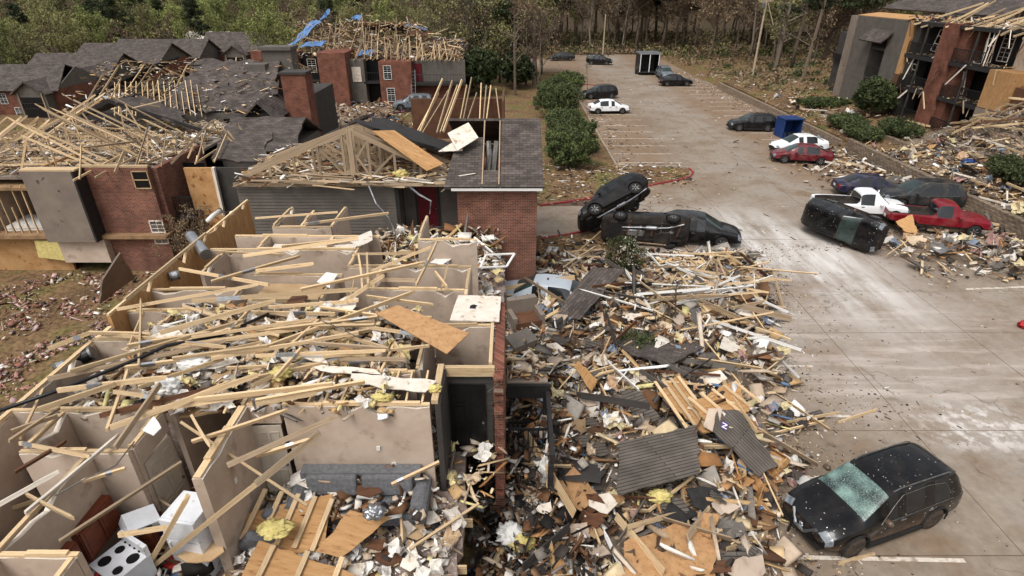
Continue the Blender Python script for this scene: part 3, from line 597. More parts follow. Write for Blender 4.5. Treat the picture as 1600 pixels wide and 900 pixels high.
def door(parent, c, wd, h, ang, m='white', lean=0, panels=True, handle=True):
    o = MB().box((0, 0, h / 2), (wd, .045, h)).build('door', M[m], parent); o.location = c; o.rotation_euler = (lean, 0, ang)
    if panels:
        mb = MB()
        for sx in (-1, 1):
            for z0, z1 in ((.12, .38), (.44, .7), (.76, .92)):
                for s in (-1, 1):
                    cx = sx * wd * .22; za, zb = z0 * h, z1 * h; x0, x1 = cx - wd * .15, cx + wd * .15
                    for a, b in (((x0, za), (x1, za)), ((x0, zb), (x1, zb)), ((x0, za), (x0, zb)), ((x1, za), (x1, zb))): mb.beam((a[0], s * .028, a[1]), (b[0], s * .028, b[1]), .02, .02)
        mb.build('panel_moulding', M[m], o)
    if handle: MB().lathe([(.02, -.07), (.03, -.06), (.03, .06), (.02, .07)], 8, 'Y', (wd * .42, 0, h * .46)).build('handle', M['steel'], o)
    return o
def jagged(poly, k=.06, step=.25):
    out = []
    for a, b in zip(poly, poly[1:] + poly[:1]):
        a = Vector(a); b = Vector(b); n_ = max(1, int((b - a).length / step))
        for i in range(n_): p = a.lerp(b, i / n_); out.append((p.x + U(-k, k), p.y + U(-k, k)) if i else (p.x, p.y))
    return out

# ---------- near roofless block ----------
F2, WT = 2.75, 5.3
N = thing('roofless_apartment_block', 'nearest apartment block with its roof torn off, beige rooms open to the sky', 'building', (-5.4, 13, 0))
N.location = (0, 0, 0)
fl = MB(); fl.prism(jagged([(-10.4, 4), (-1.15, 4), (-1.05, 9.3), (-1.2, 10.9), (-.3, 10.9), (-.3, 21.6), (-10.4, 21.6)], .07), F2 - .3, F2); fl.build('floor', M['carpet'], N)
boxpart('lower_wall', N, (-10.4, 4, -1.3), (-10.2, 21.6, F2 - .3), 'brownply'); boxpart('lower_wall', N, (-1.5, 9.6, -.2), (-1.35, 21.6, F2 - .3), 'dsiding'); boxpart('lower_wall', N, (-10.2, 21.4, -1.2), (-.4, 21.6, F2 - .3), 'dsiding')
boxpart('lower_wall', N, (-2.2, 4, -.2), (-2.05, 9.6, F2 - .31), 'brownply')
walls = [(-4.8, 9.48, -1.72, 9.48), (-4.8, 10.62, -2.2, 10.62), (-5.0, 16.05, -1.25, 16.05), (-1.3, 14.2, -1.3, 15.98), (-10.3, 14.55, -7.85, 14.55), (-10.3, 13.35, -7.4, 13.35),
         (-7.75, 13.42, -7.75, 14.48), (-7.3, 13.9, -5.35, 13.9), (-7.75, 15.5, -5.1, 15.5), (-5.3, 13.97, -5.3, 15.43), (-9.9, 17.3, -5.15, 17.3), (-9.6, 18.5, -4.6, 18.5), (-8.4, 17.37, -8.4, 18.43),
         (-6.2, 17.37, -6.2, 18.43), (-5.05, 16.12, -5.05, 18.4), (-8.6, 19.3, -6.5, 19.3), (-6.5, 19.37, -6.5, 21.4), (-8.6, 19.37, -8.6, 21.4), (-7.6, 19.37, -7.6, 20.9), (-10.3, 9.3, -7.25, 9.3), (-9.25, 8.13, -7.2, 8.13), (-9.2, 8.2, -9.2, 9.23),
         (-7.95, 4.6, -7.95, 8.06), (-8.2, 5.9, -8.02, 5.9), (-6.75, 4.3, -6.75, 5.85), (-7.9, 5.92, -6.69, 5.92), (-10.3, 11.9, -4.9, 11.9), (-7.1, 9.37, -7.1, 11.83), (-9.0, 11.97, -9.0, 13.28),
         (-5.0, 12.95, -2.1, 12.95), (-2.15, 10.7, -2.15, 12.88), (-4.2, 14.6, -1.37, 14.6), (-4.0, 14.67, -4.0, 15.98), (-2.0, 12.6, -.5, 12.6), (-9.4, 15.6, -9.4, 17.23), (-3.2, 18.2, -1.2, 18.2), (-3.2, 18.27, -3.2, 20.4), (-5.6, 9.48, -5.6, 11.83)]
for (x0, y0, x1, y1) in walls: wallbox('wall', N, x0, y0, x1, y1, F2, WT + U(-.03, .03), z1b=WT + U(-.05, .03))
w_ = wallbox('wall', N, -5.6, 7.45, -5.6, 9.4, F2, WT, .2); w_['label'] = 'thick beige wall with splintered plate'
wallbox('wall', N, -10.32, 4, -10.32, 12.6, F2, WT - .05, .15, 'drywall'); 
wl = wallbox('wall', N, -10.35, 12.7, -10.35, 21.5, F2, WT + .25, .1, 'plywood', 'lumber'); wl['label'] = 'outer wall of bare brown sheathing'
wallbox('wall', N, -7.22, 8.2, -7.22, 8.27, F2, WT, .12)
# wall pieces over openings
wallbox('wall', N, -7.22, 8.27, -7.22, 9.23, F2 + 2.08, WT, .12); wallbox('wall', N, -5.53, 9.48, -4.87, 9.48, F2 + 2.1, WT, .13)
door(N, (-7.16, 8.72, F2), .8, 2.03, R(84), 'doorpaint'); door(N, (-5.22, 9.42, F2), .62, 2.03, R(4), 'doorpaint')
for (x, y, z, ax) in ((-5.48, 8.3, F2 + 1.55, 0), (-2.9, 9.40, F2 + 1.35, 1)):
    boxpart('outlet', N, (x - (.01 if ax == 0 else .04), y - (.04 if ax == 0 else .01), z), (x + (.01 if ax == 0 else .04), y + (.04 if ax == 0 else .01), z + .12), 'white')
MB().lathe([(.06, 0), (.06, .03)], 12, 'Y', (-2.6, 9.385, F2 + .95)).build('smoke_detector', M['white'], N)
# serving-hatch openings: flat black panels on the walls paint in their shade
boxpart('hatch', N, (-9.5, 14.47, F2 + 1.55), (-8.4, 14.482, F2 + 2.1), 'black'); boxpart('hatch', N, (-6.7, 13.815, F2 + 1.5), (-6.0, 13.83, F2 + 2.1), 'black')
MB().beam((-9.52, 14.46, F2 + 1.53), (-8.38, 14.46, F2 + 1.53), .04, .04).beam((-9.52, 14.46, F2 + 2.12), (-8.38, 14.46, F2 + 2.12), .04, .04).build('hatch_frame', M['white'], N)
# entry recess
lapwall('siding_wall', N, -1.62, 10.72, -1.62, 9.5, 0.1, WT, 'dsiding'); lapwall('siding_wall', N, -1.56, 10.85, -.45, 10.85, F2, WT - .25, 'dsiding', .16)
window(N, (-1.58, 10.1, F2 + 1.35), .8, 1.7, (1, 0), 'gypsum')
door(N, (-1.05, 10.79, F2), .85, 2.05, 0, 'black'); bar('lintel', (-1.6, 10.8, WT - .1), (-.4, 10.8, WT - .1), .12, .24, 'lumber', N); bar('lintel', (-1.62, 9.5, WT + .05), (-1.62, 10.8, WT + .05), .14, .1, 'lumber', N)
bw = MB().span((-.42, 10.75, 0), (-.18, 13.85, WT)).build('brick_wall', M['brick'], N); bar('stud_edge', (-.5, 10.9, WT + .02), (-.5, 13.8, WT + .02), .08, .1, 'lumber', N)
# ragged brick edge
for i in range(26):
    z = U(.2, WT); boxpart('brick', bw, (-.42, 10.56 + U(0, .1), z), (-.2, 10.77, z + .07), 'brick')
# landing, posts and railings of the stair side
boxpart('landing', N, (-.15, 13.6, F2 - .22), (1.05, 17.2, F2), 'kerb')
for (x, y) in ((1.0, 13.7), (1.0, 17.1), (1.0, 10.9)): boxpart('post', N, (x - .07, y - .07, 0), (x + .07, y + .07, F2 - .22 if y > 12 else 2.2), 'trim')
boxpart('rim_beam', N, (-.15, 13.48, F2 - .5), (1.1, 13.6, F2 - .05), 'trim'); boxpart('rim_beam', N, (.98, 10.9, F2 - .5), (1.1, 13.47, F2 - .24), 'trim')
railing(N, (-.1, 13.4), (1.0, 13.4), .3, 1.1); railing(N, (1.0, 11.0), (1.0, 13.6), .3, 1.1); railing(N, (-.1, 12.2), (1.0, 12.2), 1.2, 1.0)
boxpart('patio', N, (-.2, 10.6, 0), (1.3, 17.3, .12), 'kerb')
# living-room edge
for i in range(14): y = 4.2 + i * .38; bar('floor_joist', (-3.0, y, F2 - .16), (-.98 + U(-.15, .2), y, F2 - .16), .04, .24, 'lumber', N)
# exposed ceiling joists over the corridor between the double walls
for i in range(9): x = -4.6 + i * .34; bar('joist', (x, 9.5, WT + .02), (x + U(-.04, .04), 10.6, WT + .02), .04, .09, 'lumber', N)
# torn ceilings that still hold wreckage
def ceiling(poly, z, m='gypsum'):
    return MB().prism(jagged(poly, .12, .3), z - .05, z).build('ceiling', M[m], N)
ceiling([(-9.0, 9.5), (-5.8, 9.6), (-5.9, 11.7), (-9.1, 11.6)], WT - .32, 'paper'); ceiling([(-8.9, 12.1), (-5.2, 12.1), (-5.4, 13.7), (-7.0, 13.2), (-8.8, 13.1)], WT - .25, 'paper'); ceiling([(-5.4, 11), (-2.5, 10.9), (-2.6, 11.9), (-5.2, 12.4)], WT - .3, 'paper')
ceiling([(-8.2, 17.5), (-5.2, 17.5), (-5.3, 18.3), (-8.2, 18.3)], WT - .2); ceiling([(-7.5, 14.1), (-5.6, 14.1), (-5.5, 15.3), (-7.4, 15.3)], WT - .2, 'paper')

# ---------- middle block with gable truss ----------
Mb = thing('gabled_apartment_block', 'middle block with grey lap siding, brick end and exposed gable truss', 'building', (0, 0, 0))
lapwall('siding_wall', Mb, -12.2, 24.6, -5.1, 24.6, -1, 5.2); lapwall('siding_wall', Mb, -5.1, 24.55, -5.1, 25.7, 0, 5.2); lapwall('siding_wall', Mb, -5.05, 25.7, -2.45, 25.7, 0, 5.2)
boxpart('corner_board', Mb, (-5.2, 24.5, 0), (-5.02, 24.62, 5.2), 'trim')
boxpart('walkway', Mb, (-5.0, 22.0, F2 - .2), (-2.5, 25.6, F2), 'kerb')
brk = MB().span((-2.4, 24.05, -.2), (1.1, 31.3, 5.3)).build('brick_wall', M['brick'], Mb)
boxpart('side_wall', Mb, (-12.2, 24.7, -1), (-12.0, 31.3, 5.1), 'dsiding'); boxpart('rear_wall', Mb, (-12.2, 31.1, -1), (-2.5, 31.3, 5.1), 'dsiding')
door(Mb, (-3.95, 25.64, F2), .9, 2.05, 0, 'maroon', 0, True); boxpart('door_frame', Mb, (-4.5, 25.6, F2), (-4.4, 25.69, F2 + 2.15), 'trim'); boxpart('door_frame', Mb, (-3.48, 25.6, F2), (-3.38, 25.69, F2 + 2.15), 'trim'); boxpart('door_frame', Mb, (-4.5, 25.6, F2 + 2.08), (-3.38, 25.688, F2 + 2.2), 'trim')
boxpart('doormat_panel', Mb, (-4.5, 24.2, F2 + .02), (-2.7, 24.3, F2 + .6), 'dsiding')
bar('fascia', (-2.6, 23.7, 5.28), (1.3, 23.7, 5.28), .04, .16, 'white', Mb); bar('fascia', (-12.2, 24.4, 5.25), (-2.6, 24.4, 5.25), .06, .16, 'oldlumber', Mb)
def roofslab(name, parent, pts, m='shingle', th=.12, jag=0):
    if not jag: return MB().slab(pts, th).build(name, M[m], parent)
    P = [Vector(p) for p in pts]; ex = (P[1] - P[0]).normalized(); nr = ex.cross(P[2] - P[0]).normalized(); ey = nr.cross(ex); c = P[0]
    poly = jagged([((p - c).dot(ex), (p - c).dot(ey)) for p in P], jag, .5); return MB().slab([c + ex * x + ey * y for x, y in poly], th).build(name, M[m], parent)
RX, RZ = 27.8, 7.4   # ridge of the brick end
# shingled slope facing the camera, with a hole torn near its left end
roofslab('roof', Mb, [(-.5, 23.65, 5.38), (1.35, 23.65, 5.38), (1.35, RX, RZ), (-.5, RX, RZ)]); roofslab('roof', Mb, [(-1.3, 23.65, 5.38), (-.52, 23.65, 5.38), (-.52, 24.6, 5.84), (-1.3, 24.6, 5.84)]); roofslab('roof', Mb, [(-2.9, 23.65, 5.38), (-1.32, 23.65, 5.38), (-1.32, 26.6, 6.8), (-2.5, 26.6, 6.8)])
roofslab('roof', Mb, [(-3, 32, 5.3), (-3, RX, RZ), (1.35, RX, RZ), (1.35, 32, 5.3)])
MB().add([(1.08, 23.8, 5.3), (1.08, 31.8, 5.3), (1.08, RX, RZ - .1), (.98, 23.8, 5.3), (.98, 31.8, 5.3), (.98, RX, RZ - .1)], [(0, 1, 2), (5, 4, 3), (0, 2, 5, 3), (2, 1, 4, 5)]).build('gable_end', M['siding'], Mb)
boxpart('attic_floor', Mb, (-12, 24.8, 5.1), (1.0, 31.0, 5.22), 'subfloor')
for s in (-1.28, -.56): bar('rafter', (s, 23.8, 5.42), (s, 27.6, 7.3), .05, .14, 'oldlumber', Mb)
for k, x in enumerate((-1.08, -.82)): MB().tube([(x, 25.6, 5.5), (x + .06, 25.9, 6.1), (x + .02 + .1 * k, 26.2, 6.7)], [.13, .15, .12], 8).build('duct', M['steel'], Mb)
# gable truss in front
def truss(parent, y, xl, xr, xa, z0, za, m, n_web=8, w=.06, h=.16):
    t_ = MB().beam((xl, y, z0), (xr, y, z0), w, h).build('truss', M[m], parent)
    def sub(p0, p1, hh, dy=0): bar('web', (p0[0], y + dy, p0[1]), (p1[0], y + dy, p1[1]), w, hh, m, t_)
    sub((xl - .3, z0 - .02), (xa, za), h * 1.1); sub((xa, za), (xr + .3, z0 - .02), h * 1.1)
    zt = lambda x: z0 + (za - z0) * ((x - xl) / (xa - xl) if x < xa else (xr - x) / (xr - xa))
    bx = [xl + (xr - xl) * i / n_web for i in range(1, n_web)]
    for i, x in enumerate(bx):
        sub((x, z0), (x, zt(x)), h * .7, .01 * (i % 2))
        if 0 < i < len(bx) - 1:
            x2 = bx[i + 1] if x < xa - .1 else bx[i - 1]
            sub((x, zt(x) - .05), (x2, z0 + .05), h * .6, .05)
    sub((xa, z0), (xa, za), h * 1.4, -.03)
    return t_
truss(Mb, 24.7, -11.7, -2.9, -6.95, 5.45, 7.55, 'oldlumber'); truss(Mb, 25.35, -11.8, -2.9, -7.0, 5.45, 7.5, 'oldlumber', 6)
for y in (26.2, 27.0, 27.9): truss(Mb, y, -11.8, -3.0, -7.0, 5.42, 7.2, 'oldlumber', 6)
roofslab('roof', Mb, [(-6.6, 25.4, 7.6), (-6.4, 29.4, 7.0), (-2.6, 29.4, 5.5), (-3.2, 26.6, 5.8)], 'felt', .12, .28); roofslab('roof', Mb, [(-7.1, 30.5, 7.0), (-7.1, 27.6, 7.4), (-9.0, 28.0, 6.5), (-9.6, 30.5, 6.0)], 'shingleY', .12, .28)
sh = MB().slab([(-6.0, 24.9, 7.45), (-5.25, 25.9, 7.25), (-3.0, 24.8, 6.05), (-3.6, 23.9, 6.0)], .03).build('roof_sheathing', M['plywood'], Mb)
for p in ([(-2.4, 25.2, 6.55), (-1.5, 25.9, 6.95), (-2.0, 26.9, 7.4), (-2.9, 26.1, 7.1)], [(-3.3, 25.6, 6.4), (-2.2, 25.4, 6.5), (-2.3, 26.3, 6.9)]): MB().slab(p, .03).build('roof_sheathing', M['gypsum'], Mb)
for i in range(26):  # torn soffit boards along the eave
    x = U(-11.8, -2.6); a = U(-.25, .25); l = U(.8, 3.2); z = 5.3 + U(.0, .35); bar('soffit_board', (x, 24.2 + U(-.3, .6), z), (min(x + l * math.cos(a), 1.4), 24.2 + l * math.sin(a), z + U(-.15, .2)), .03, U(.06, .14), random.choice(['oldlumber', 'lumber', 'gypsum', 'oldlumber']), Mb, U(-1, 1), 1 + i % 3)
# rear bay: brown interior sheathing with fanned rafters
boxpart('inner_sheathing', Mb, (-5.6, 33.0, 5.2), (-.4, 33.1, 7.4), 'brownply'); boxpart('inner_sheathing', Mb, (-.5, 29.5, 5.3), (-.4, 32.9, 7.9), 'brownply')
for i in range(13):
    x = -4.9 + i * .36; bar('rafter', (x - .2 * (i % 3), 29.6, 6.2 + .03 * i), (x + .9 - .1 * i, 32.7 + U(-.1, .1), 8.1 + U(-.4, .5)), .05, .13, random.choice(['oldlumber', 'lumber']), Mb, U(-.3, .3))
MB().tube([(-6.2, 24.1, 5.3), (-5.9, 23.8, 4.6), (-5.4, 23.7, 4.0), (-5.1, 23.6, 3.2), (-4.6, 23.2, 2.9)], .035, 6).build('hanging_flashing', M['metal'], Mb)
MB().tube([(-4.6, 24.4, 5.25), (-4.1, 24.4, 4.8), (-3.6, 24.4, 4.5), (-3.7, 24.4, 3.9)], [.06, .05, .05, .03], 6).build('hanging_flashing', M['metal'], Mb)

# ---------- left brick block ----------
Lb = thing('brick_apartment_block', 'left brick block with grey stucco chase and splintered roof trusses', 'building', (0, 0, 0))
MB().span((-22.2, 28.8, -1.4), (-18.6, 29.1, 4.75)).build('brick_wall', M['brick'], Lb); MB().span((-18.6, 29.1, -1.4), (-18.35, 34, 4.6)).build('brick_wall', M['brick'], Lb)
boxpart('chase', Lb, (-24.5, 28.0, .95), (-21.95, 28.95, 4.75), 'stucco'); bar('chase_corner', (-21.93, 27.99, 2.85), (-21.93, 27.99, 2.86), .06, .06, 'trim', Lb)
boxpart('chase_edge', Lb, (-21.96, 27.97, .95), (-21.86, 28.9, 4.74), 'trim'); bar('chase_plate', (-24.55, 28.3, 4.8), (-21.8, 28.3, 4.8), .5, .08, 'lumber', Lb)
boxpart('foundation_band', Lb, (-24.3, 28.35, -.4), (-21.8, 28.9, .93), 'drywall'); boxpart('lower_wall', Lb, (-28.6, 28.9, -1.6), (-24.4, 29.05, .9), 'plywood'); MB().slab([(-25.9, 28.6, -.2), (-24.4, 28.55, -.4), (-24.3, 28.5, .8), (-25.7, 28.55, .8)], .1).build('torn_insulation', M['insul'], Lb)
boxpart('floor', Lb, (-32, 28.4, .95), (-18.4, 38, 1.15), 'subfloor'); boxpart('inner_wall', Lb, (-32, 32.4, 1.15), (-24.2, 32.5, 3.9), 'drywall'); boxpart('inner_wall', Lb, (-27.9, 28.9, 1.15), (-27.78, 32.3, 3.8), 'drywall'); boxpart('inner_wall', Lb, (-24.6, 28.8, 1.15), (-24.5, 32.3, 4.6), 'plywood')
for i in range(8): bar('stud', (-27.6 + i * .42, 28.8, 1.15), (-27.6 + i * .42 + U(-.1, .1), 28.8, 3.8 if i % 3 else 2.6), .04, .09, 'lumber', Lb, R(90))
boxpart('ceiling', Lb, (-32, 28.7, 3.55), (-24.6, 32, 3.7), 'subfloor')
boxpart('balcony_wall', Lb, (-18.4, 31.6, -1.3), (-17.2, 31.7, 4.2), 'black'); boxpart('balcony_slab', Lb, (-18.4, 29.6, 1.6), (-17.3, 31.6, 1.85), 'trim'); railing(Lb, (-18.3, 29.7), (-17.3, 29.7), 1.85, 1.0)
boxpart('sheathing_wall', Lb, (-17.7, 30.4, -1.0), (-16.1, 30.55, 4.25), 'plywood'); boxpart('stripped_wall', Lb, (-16.1, 30.6, -1), (-13.8, 30.75, 4.2), 'dsiding'); bar('torn_trim', (-16.1, 30.35, 1.6), (-16.05, 30.35, 4.3), .2, .14, 'gypsum', Lb)
lapwall('siding_wall', Lb, -13.9, 29.9, -12.3, 29.9, -.5, 4.3)
window(Lb, (-18.98, 28.78, 1.2), .7, 1.3, (0, -1), 'gypsum', 'steel'); window(Lb, (-19.05, 28.78, 4.1), .8, .9, (0, -1), 'paper', 'black', (1, 1))
boxpart('side_wall', Lb, (-31.9, 32, -1.8), (-31.7, 42, 3.9), 'brickfar'); boxpart('rear_wall', Lb, (-31.9, 41.9, -1.8), (-14, 42.1, 3.9), 'siding'); boxpart('attic_floor', Lb, (-31.8, 29.15, 4.0), (-18.7, 42, 4.15), 'stucco'); boxpart('upper_wall', Lb, (-18.4, 36.1, -1), (-13.8, 41.8, 3.8), 'siding'); roofslab('roof', Lb, [(-18.6, 35.8, 3.7), (-13.6, 35.8, 3.7), (-13.6, 38.9, 5.2), (-18.6, 38.9, 5.2)], 'shingle', .12, .15); roofslab('roof', Lb, [(-13.6, 42, 3.7), (-18.6, 42, 3.7), (-18.6, 38.9, 5.2), (-13.6, 38.9, 5.2)], 'shingle')
bar('wall_plate', (-22.2, 28.9, 4.8), (-18.6, 28.9, 4.78), .2, .1, 'lumber', Lb)
def truss_row(parent, n_, p0, step, half, z0, rise, m='lumber', jit=.3, drop=.25, ax='X'):
    """row of broken rafters pairs; ax = direction of the truss span"""
    p0 = Vector(p0); step = Vector(step)
    for i in range(n_):
        c = p0 + step * i; sp = Vector((1, 0, 0)) if ax == 'X' else Vector((0, 1, 0)); k = U(-jit, jit); apex = c + Vector((U(-jit, jit), U(-jit, jit), z0 + rise + U(-jit, jit))) + step.normalized() * k
        for s in (-1, 1):
            if random.random() < drop: continue
            f = c + sp * s * half + Vector((0, 0, z0)); e = apex if random.random() > .35 else f.lerp(apex, U(.45, .85))
            bar('rafter', f + Vector((U(-.25, .25), U(-.25, .25), U(-.05, .15))), e, .045, U(.08, .13), random.choice((m, m, 'oldlumber')), parent, U(-.5, .5), random.choice((0, 1, 2, 3)))
            for q in range(2):
                if random.random() < .6: g = f.lerp(apex, U(.2, .8)); bar('web', g, Vector((g.x + U(-.8, .8), g.y + U(-.3, .3), z0 + c.z)), .04, .09, m, parent)
        if random.random() < .7:
            q = c + sp * U(-half, half) + Vector((0, 0, z0 + U(.2, rise))); a = U(0, 6.28); l = U(1, 2.6); bar('loose_rafter', q, q + Vector((math.cos(a) * l, math.sin(a) * l, U(-.6, .5))), .045, U(.07, .12), random.choice(('lumber', 'oldlumber', 'oldlumber')), parent, U(-.6, .6), random.choice((1, 2, 3)))
        if random.random() > drop: bar('tie_beam', c - sp * half + Vector((0, 0, z0)), c + sp * half * U(.2, 1) + Vector((0, 0, z0 + U(0, .2))), .045, .1, m, parent)
truss_row(Lb, 15, (-25.7, 29.2, 0), (0, .6, 0), 4.3, 4.35, 2.5, 'lumber', .45); truss_row(Lb, 8, (-21.5, 30, 0), (.75, .5, 0), 2.6, 4.5, 1.6, 'lumber', .5, .2, 'Y')
bar('barge_board', (-30.4, 38, 4.45), (-25.7, 38, 6.4), .12, .22, 'trim', Lb); bar('barge_board', (-25.7, 38, 6.4), (-19.8, 38, 4.4), .12, .22, 'trim', Lb)
roofslab('roof', Lb, [(-28.4, 38.1, 5.3), (-25.6, 38.1, 6.45), (-25.6, 41, 6.4), (-28.4, 41.5, 5.2)], 'shingleY', .12, .28); roofslab('roof', Lb, [(-25.5, 38.1, 6.45), (-21.5, 38.1, 5.0), (-22.5, 40.5, 5.2), (-25.5, 41, 6.4)], 'shingleY', .12, .28)
roofslab('roof', Lb, [(-16.6, 31.4, 4.4), (-13.6, 31.2, 4.3), (-13.8, 33.6, 5.4), (-16.2, 33.8, 5.5)], 'shingle', .12, .28)

# ---------- rear wing left: grey roofs, chimneys ----------
Rb = thing('chimney_apartment_block', 'block with brick and grey chimneys behind the left brick block', 'building', (0, 0, .9))
MB().span((-17.0, 44.6, -2.4), (-15.2, 46.2, 6.2)).build('brick_chimney', M['brickfar'], Rb); boxpart('chimney_cap', Rb, (-17.1, 44.5, 6.2), (-15.1, 46.3, 6.36), 'dsiding'); boxpart('grey_chimney', Rb, (-19.9, 49.2, -2), (-17.6, 50.6, 7.4), 'siding'); boxpart('chimney_cap', Rb, (-20.1, 49, 7.4), (-17.5, 50.8, 7.65), 'siding'); boxpart('grey_chimney', Rb, (-20.9, 47.8, -2), (-19.3, 49, 6.5), 'siding')
boxpart('wall', Rb, (-33, 44, -3), (-17.2, 58, 3.6), 'dsiding'); boxpart('wall', Rb, (-24.5, 43.3, -2.5), (-17.5, 44, 3.7), 'siding'); boxpart('entry_shade_panel', Rb, (-21.2, 43.2, -2), (-19.4, 43.32, 3.3), 'black'); railing(Rb, (-19.4, 43.1), (-17.6, 43.1), 1.3, 1.0)  # entry opening is a black panel on the wall, its shade painted in
roofslab('roof', Rb, [(-25.5, 43.4, 3.9), (-17.4, 43.2, 3.7), (-18.5, 49.2, 6.5), (-25.0, 49.2, 6.6)], 'shingle', .12, .28); roofslab('roof', Rb, [(-34, 56, 4), (-34, 46, 3.8), (-29, 49.5, 6.2), (-28.5, 53, 6.4)], 'felt', .12, .28)
roofslab('roof', Rb, [(-19.6, 42.2, 3.4), (-18.2, 42.4, 4.7), (-18.2, 46, 4.9), (-19.6, 46, 3.6)], 'shingleY'); roofslab('roof', Rb, [(-18.2, 42.4, 4.7), (-16.8, 42.2, 3.4), (-16.8, 46, 3.6), (-18.2, 46, 4.9)], 'shingleY')
truss_row(Rb, 16, (-31.5, 46.5, 0), (.5, .55, 0), 4.2, 4.0, 2.2, 'lumber', .4, .2, 'Y'); truss_row(Rb, 12, (-25, 51, 0), (.65, .1, 0), 3.2, 4.8, 1.6, 'lumber', .4, .25, 'Y')
for i in range(16): bar('fallen_rafter', (-28.5 + i * .42, 42.2 + U(-.2, .2), 3.6 + U(0, .2)), (-30.6 + i * .42, 46.6, 5.4 + U(-.1, .1)), .05, .13, 'lumber', Rb)

# ---------- far wrecked block ----------
Fb = thing('far_wrecked_block', 'far two-storey brick block with splintered roof and blue tarps', 'building', (0, 0, 0))
def fb(n_, a, b, m): return boxpart(n_, Fb, a, b, m)
fb('brick_wall', (-15.6, 71.5, 0), (-11.8, 74.5, 4.9), 'brickfar'); fb('brick_wall', (-22.4, 70.8, 0), (-19.2, 76, 5.9), 'brickfar'); fb('brick_wall', (-11.8, 73.2, 0), (-5.6, 73.5, 2.3), 'brickfar'); fb('grey_wall', (-11.8, 72.9, 2.5), (-5.6, 73.4, 4.9), 'siding'); fb('walkway', (-11.8, 71.8, 2.2), (-5.6, 72.9, 2.45), 'trim')
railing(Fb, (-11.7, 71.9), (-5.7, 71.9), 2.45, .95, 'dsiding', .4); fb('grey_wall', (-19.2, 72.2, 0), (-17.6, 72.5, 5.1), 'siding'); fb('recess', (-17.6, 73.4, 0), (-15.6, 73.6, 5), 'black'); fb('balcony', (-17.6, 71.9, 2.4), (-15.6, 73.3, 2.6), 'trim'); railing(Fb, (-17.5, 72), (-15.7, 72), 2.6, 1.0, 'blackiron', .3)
fb('grey_wall', (-17.7, 71.9, 0), (-17.4, 73.3, 5.1), 'siding'); fb('recess', (-25.4, 73.6, 0), (-22.4, 73.8, 5.6), 'black'); fb('brick_wall', (-26.6, 72.8, 0), (-25.3, 75, 5.8), 'brickfar'); fb('balcony', (-25.3, 72.4, 2.5), (-22.5, 73.5, 2.7), 'trim'); railing(Fb, (-25.2, 72.5), (-22.5, 72.5), 2.7, 1.0, 'blackiron', .3); fb('brick_wall', (-33, 78, 0), (-31.6, 80, 5.4), 'brickfar'); fb('grey_wall', (-31.6, 78.4, 0), (-27.2, 78.7, 5.2), 'siding'); fb('recess', (-30.8, 78.2, .2), (-28.6, 78.35, 5), 'black')  # recess on the grey wall is a flat black sheet standing for shade
fb('core', (-26.5, 76.1, 0), (-5.8, 90, 4.7), 'dsiding'); door(Fb, (-11.2, 72.82, 2.5), .9, 2.05, 0, 'maroon', 0, False, False); window(Fb, (-14.6, 71.48, 3.7), .9, 1.5, (0, -1)); window(Fb, (-14.4, 71.48, 1.2), .9, 1.5, (0, -1)); window(Fb, (-18.4, 72.18, 3.4), 1.0, 1.6, (0, -1), 'gypsum', 'gypsum', (2, 2)); window(Fb, (-24.0, 73.58, 4.2), 1.0, 1.5, (0, -1), 'gypsum')
truss_row(Fb, 24, (-25.5, 79, 0), (.55, .05, 0), 5.5, 5.2, 4.0, 'oldlumber', .6, .2, 'Y'); truss_row(Fb, 16, (-18.5, 75.5, 0), (.72, .0, 0), 3.6, 5.0, 2.9, 'lumber', .5, .15, 'Y'); truss_row(Fb, 12, (-12.3, 76, 0), (.55, 0, 0), 3.6, 4.9, 1.4, 'lumber', .4, .2, 'Y')
roofslab('roof', Fb, [(-10.2, 78, 5.2), (-5.6, 76.4, 4.9), (-6.4, 81.5, 6.6), (-10.6, 82, 6.9)], 'felt', .12, .28); roofslab('roof', Fb, [(-19.5, 79.5, 8.3), (-14.5, 79.8, 8.6), (-12, 83, 7.4), (-18, 84, 7.4)], 'brownply')
roofslab('roof', Fb, [(-13.6, 79.2, 7.5), (-11.2, 78.6, 7.0), (-10.4, 81, 7.4), (-13, 82, 8.0)], 'brownply')
for p in ([(-27.5, 76.5, 6.0), (-26.2, 76.0, 6.3), (-23.6, 78.2, 8.6), (-24.8, 78.8, 8.7)], [(-23.8, 78.5, 8.8), (-22.9, 78.2, 8.9), (-22.4, 79, 9.9), (-23.0, 79.4, 9.8)], [(-25.6, 74.8, 6.0), (-22.9, 74.6, 6.05), (-22.6, 76.2, 6.6), (-25, 76.4, 6.5)], [(-18.6, 73.4, 5.2), (-16.8, 73.2, 5.15), (-16.6, 74.9, 5.6), (-18.2, 75, 5.6)], [(-13.6, 80.8, 8.0), (-11.2, 80.4, 7.4), (-11.0, 81.2, 7.5), (-13.4, 81.8, 8.2)], [(-20.6, 80.2, 8.6), (-19.2, 80.2, 8.7), (-19.2, 81.4, 9.1), (-20.4, 81.4, 9.0)]):
    mb = MB(); P = [Vector(q) for q in p]; nn = 5
    for i in range(nn + 1):
        for j in range(nn + 1): q = P[0].lerp(P[1], i / nn).lerp(P[3].lerp(P[2], i / nn), j / nn); mb.v.append((q.x + U(-.12, .12), q.y + U(-.12, .12), q.z + .2 + U(-.14, .14)))
    mb.f = [(i * (nn + 1) + j, (i + 1) * (nn + 1) + j, (i + 1) * (nn + 1) + j + 1, i * (nn + 1) + j + 1) for i in range(nn) for j in range(nn)]; mb.m = [0] * len(mb.f); mb.build('tarp', M['tarp'], Fb)
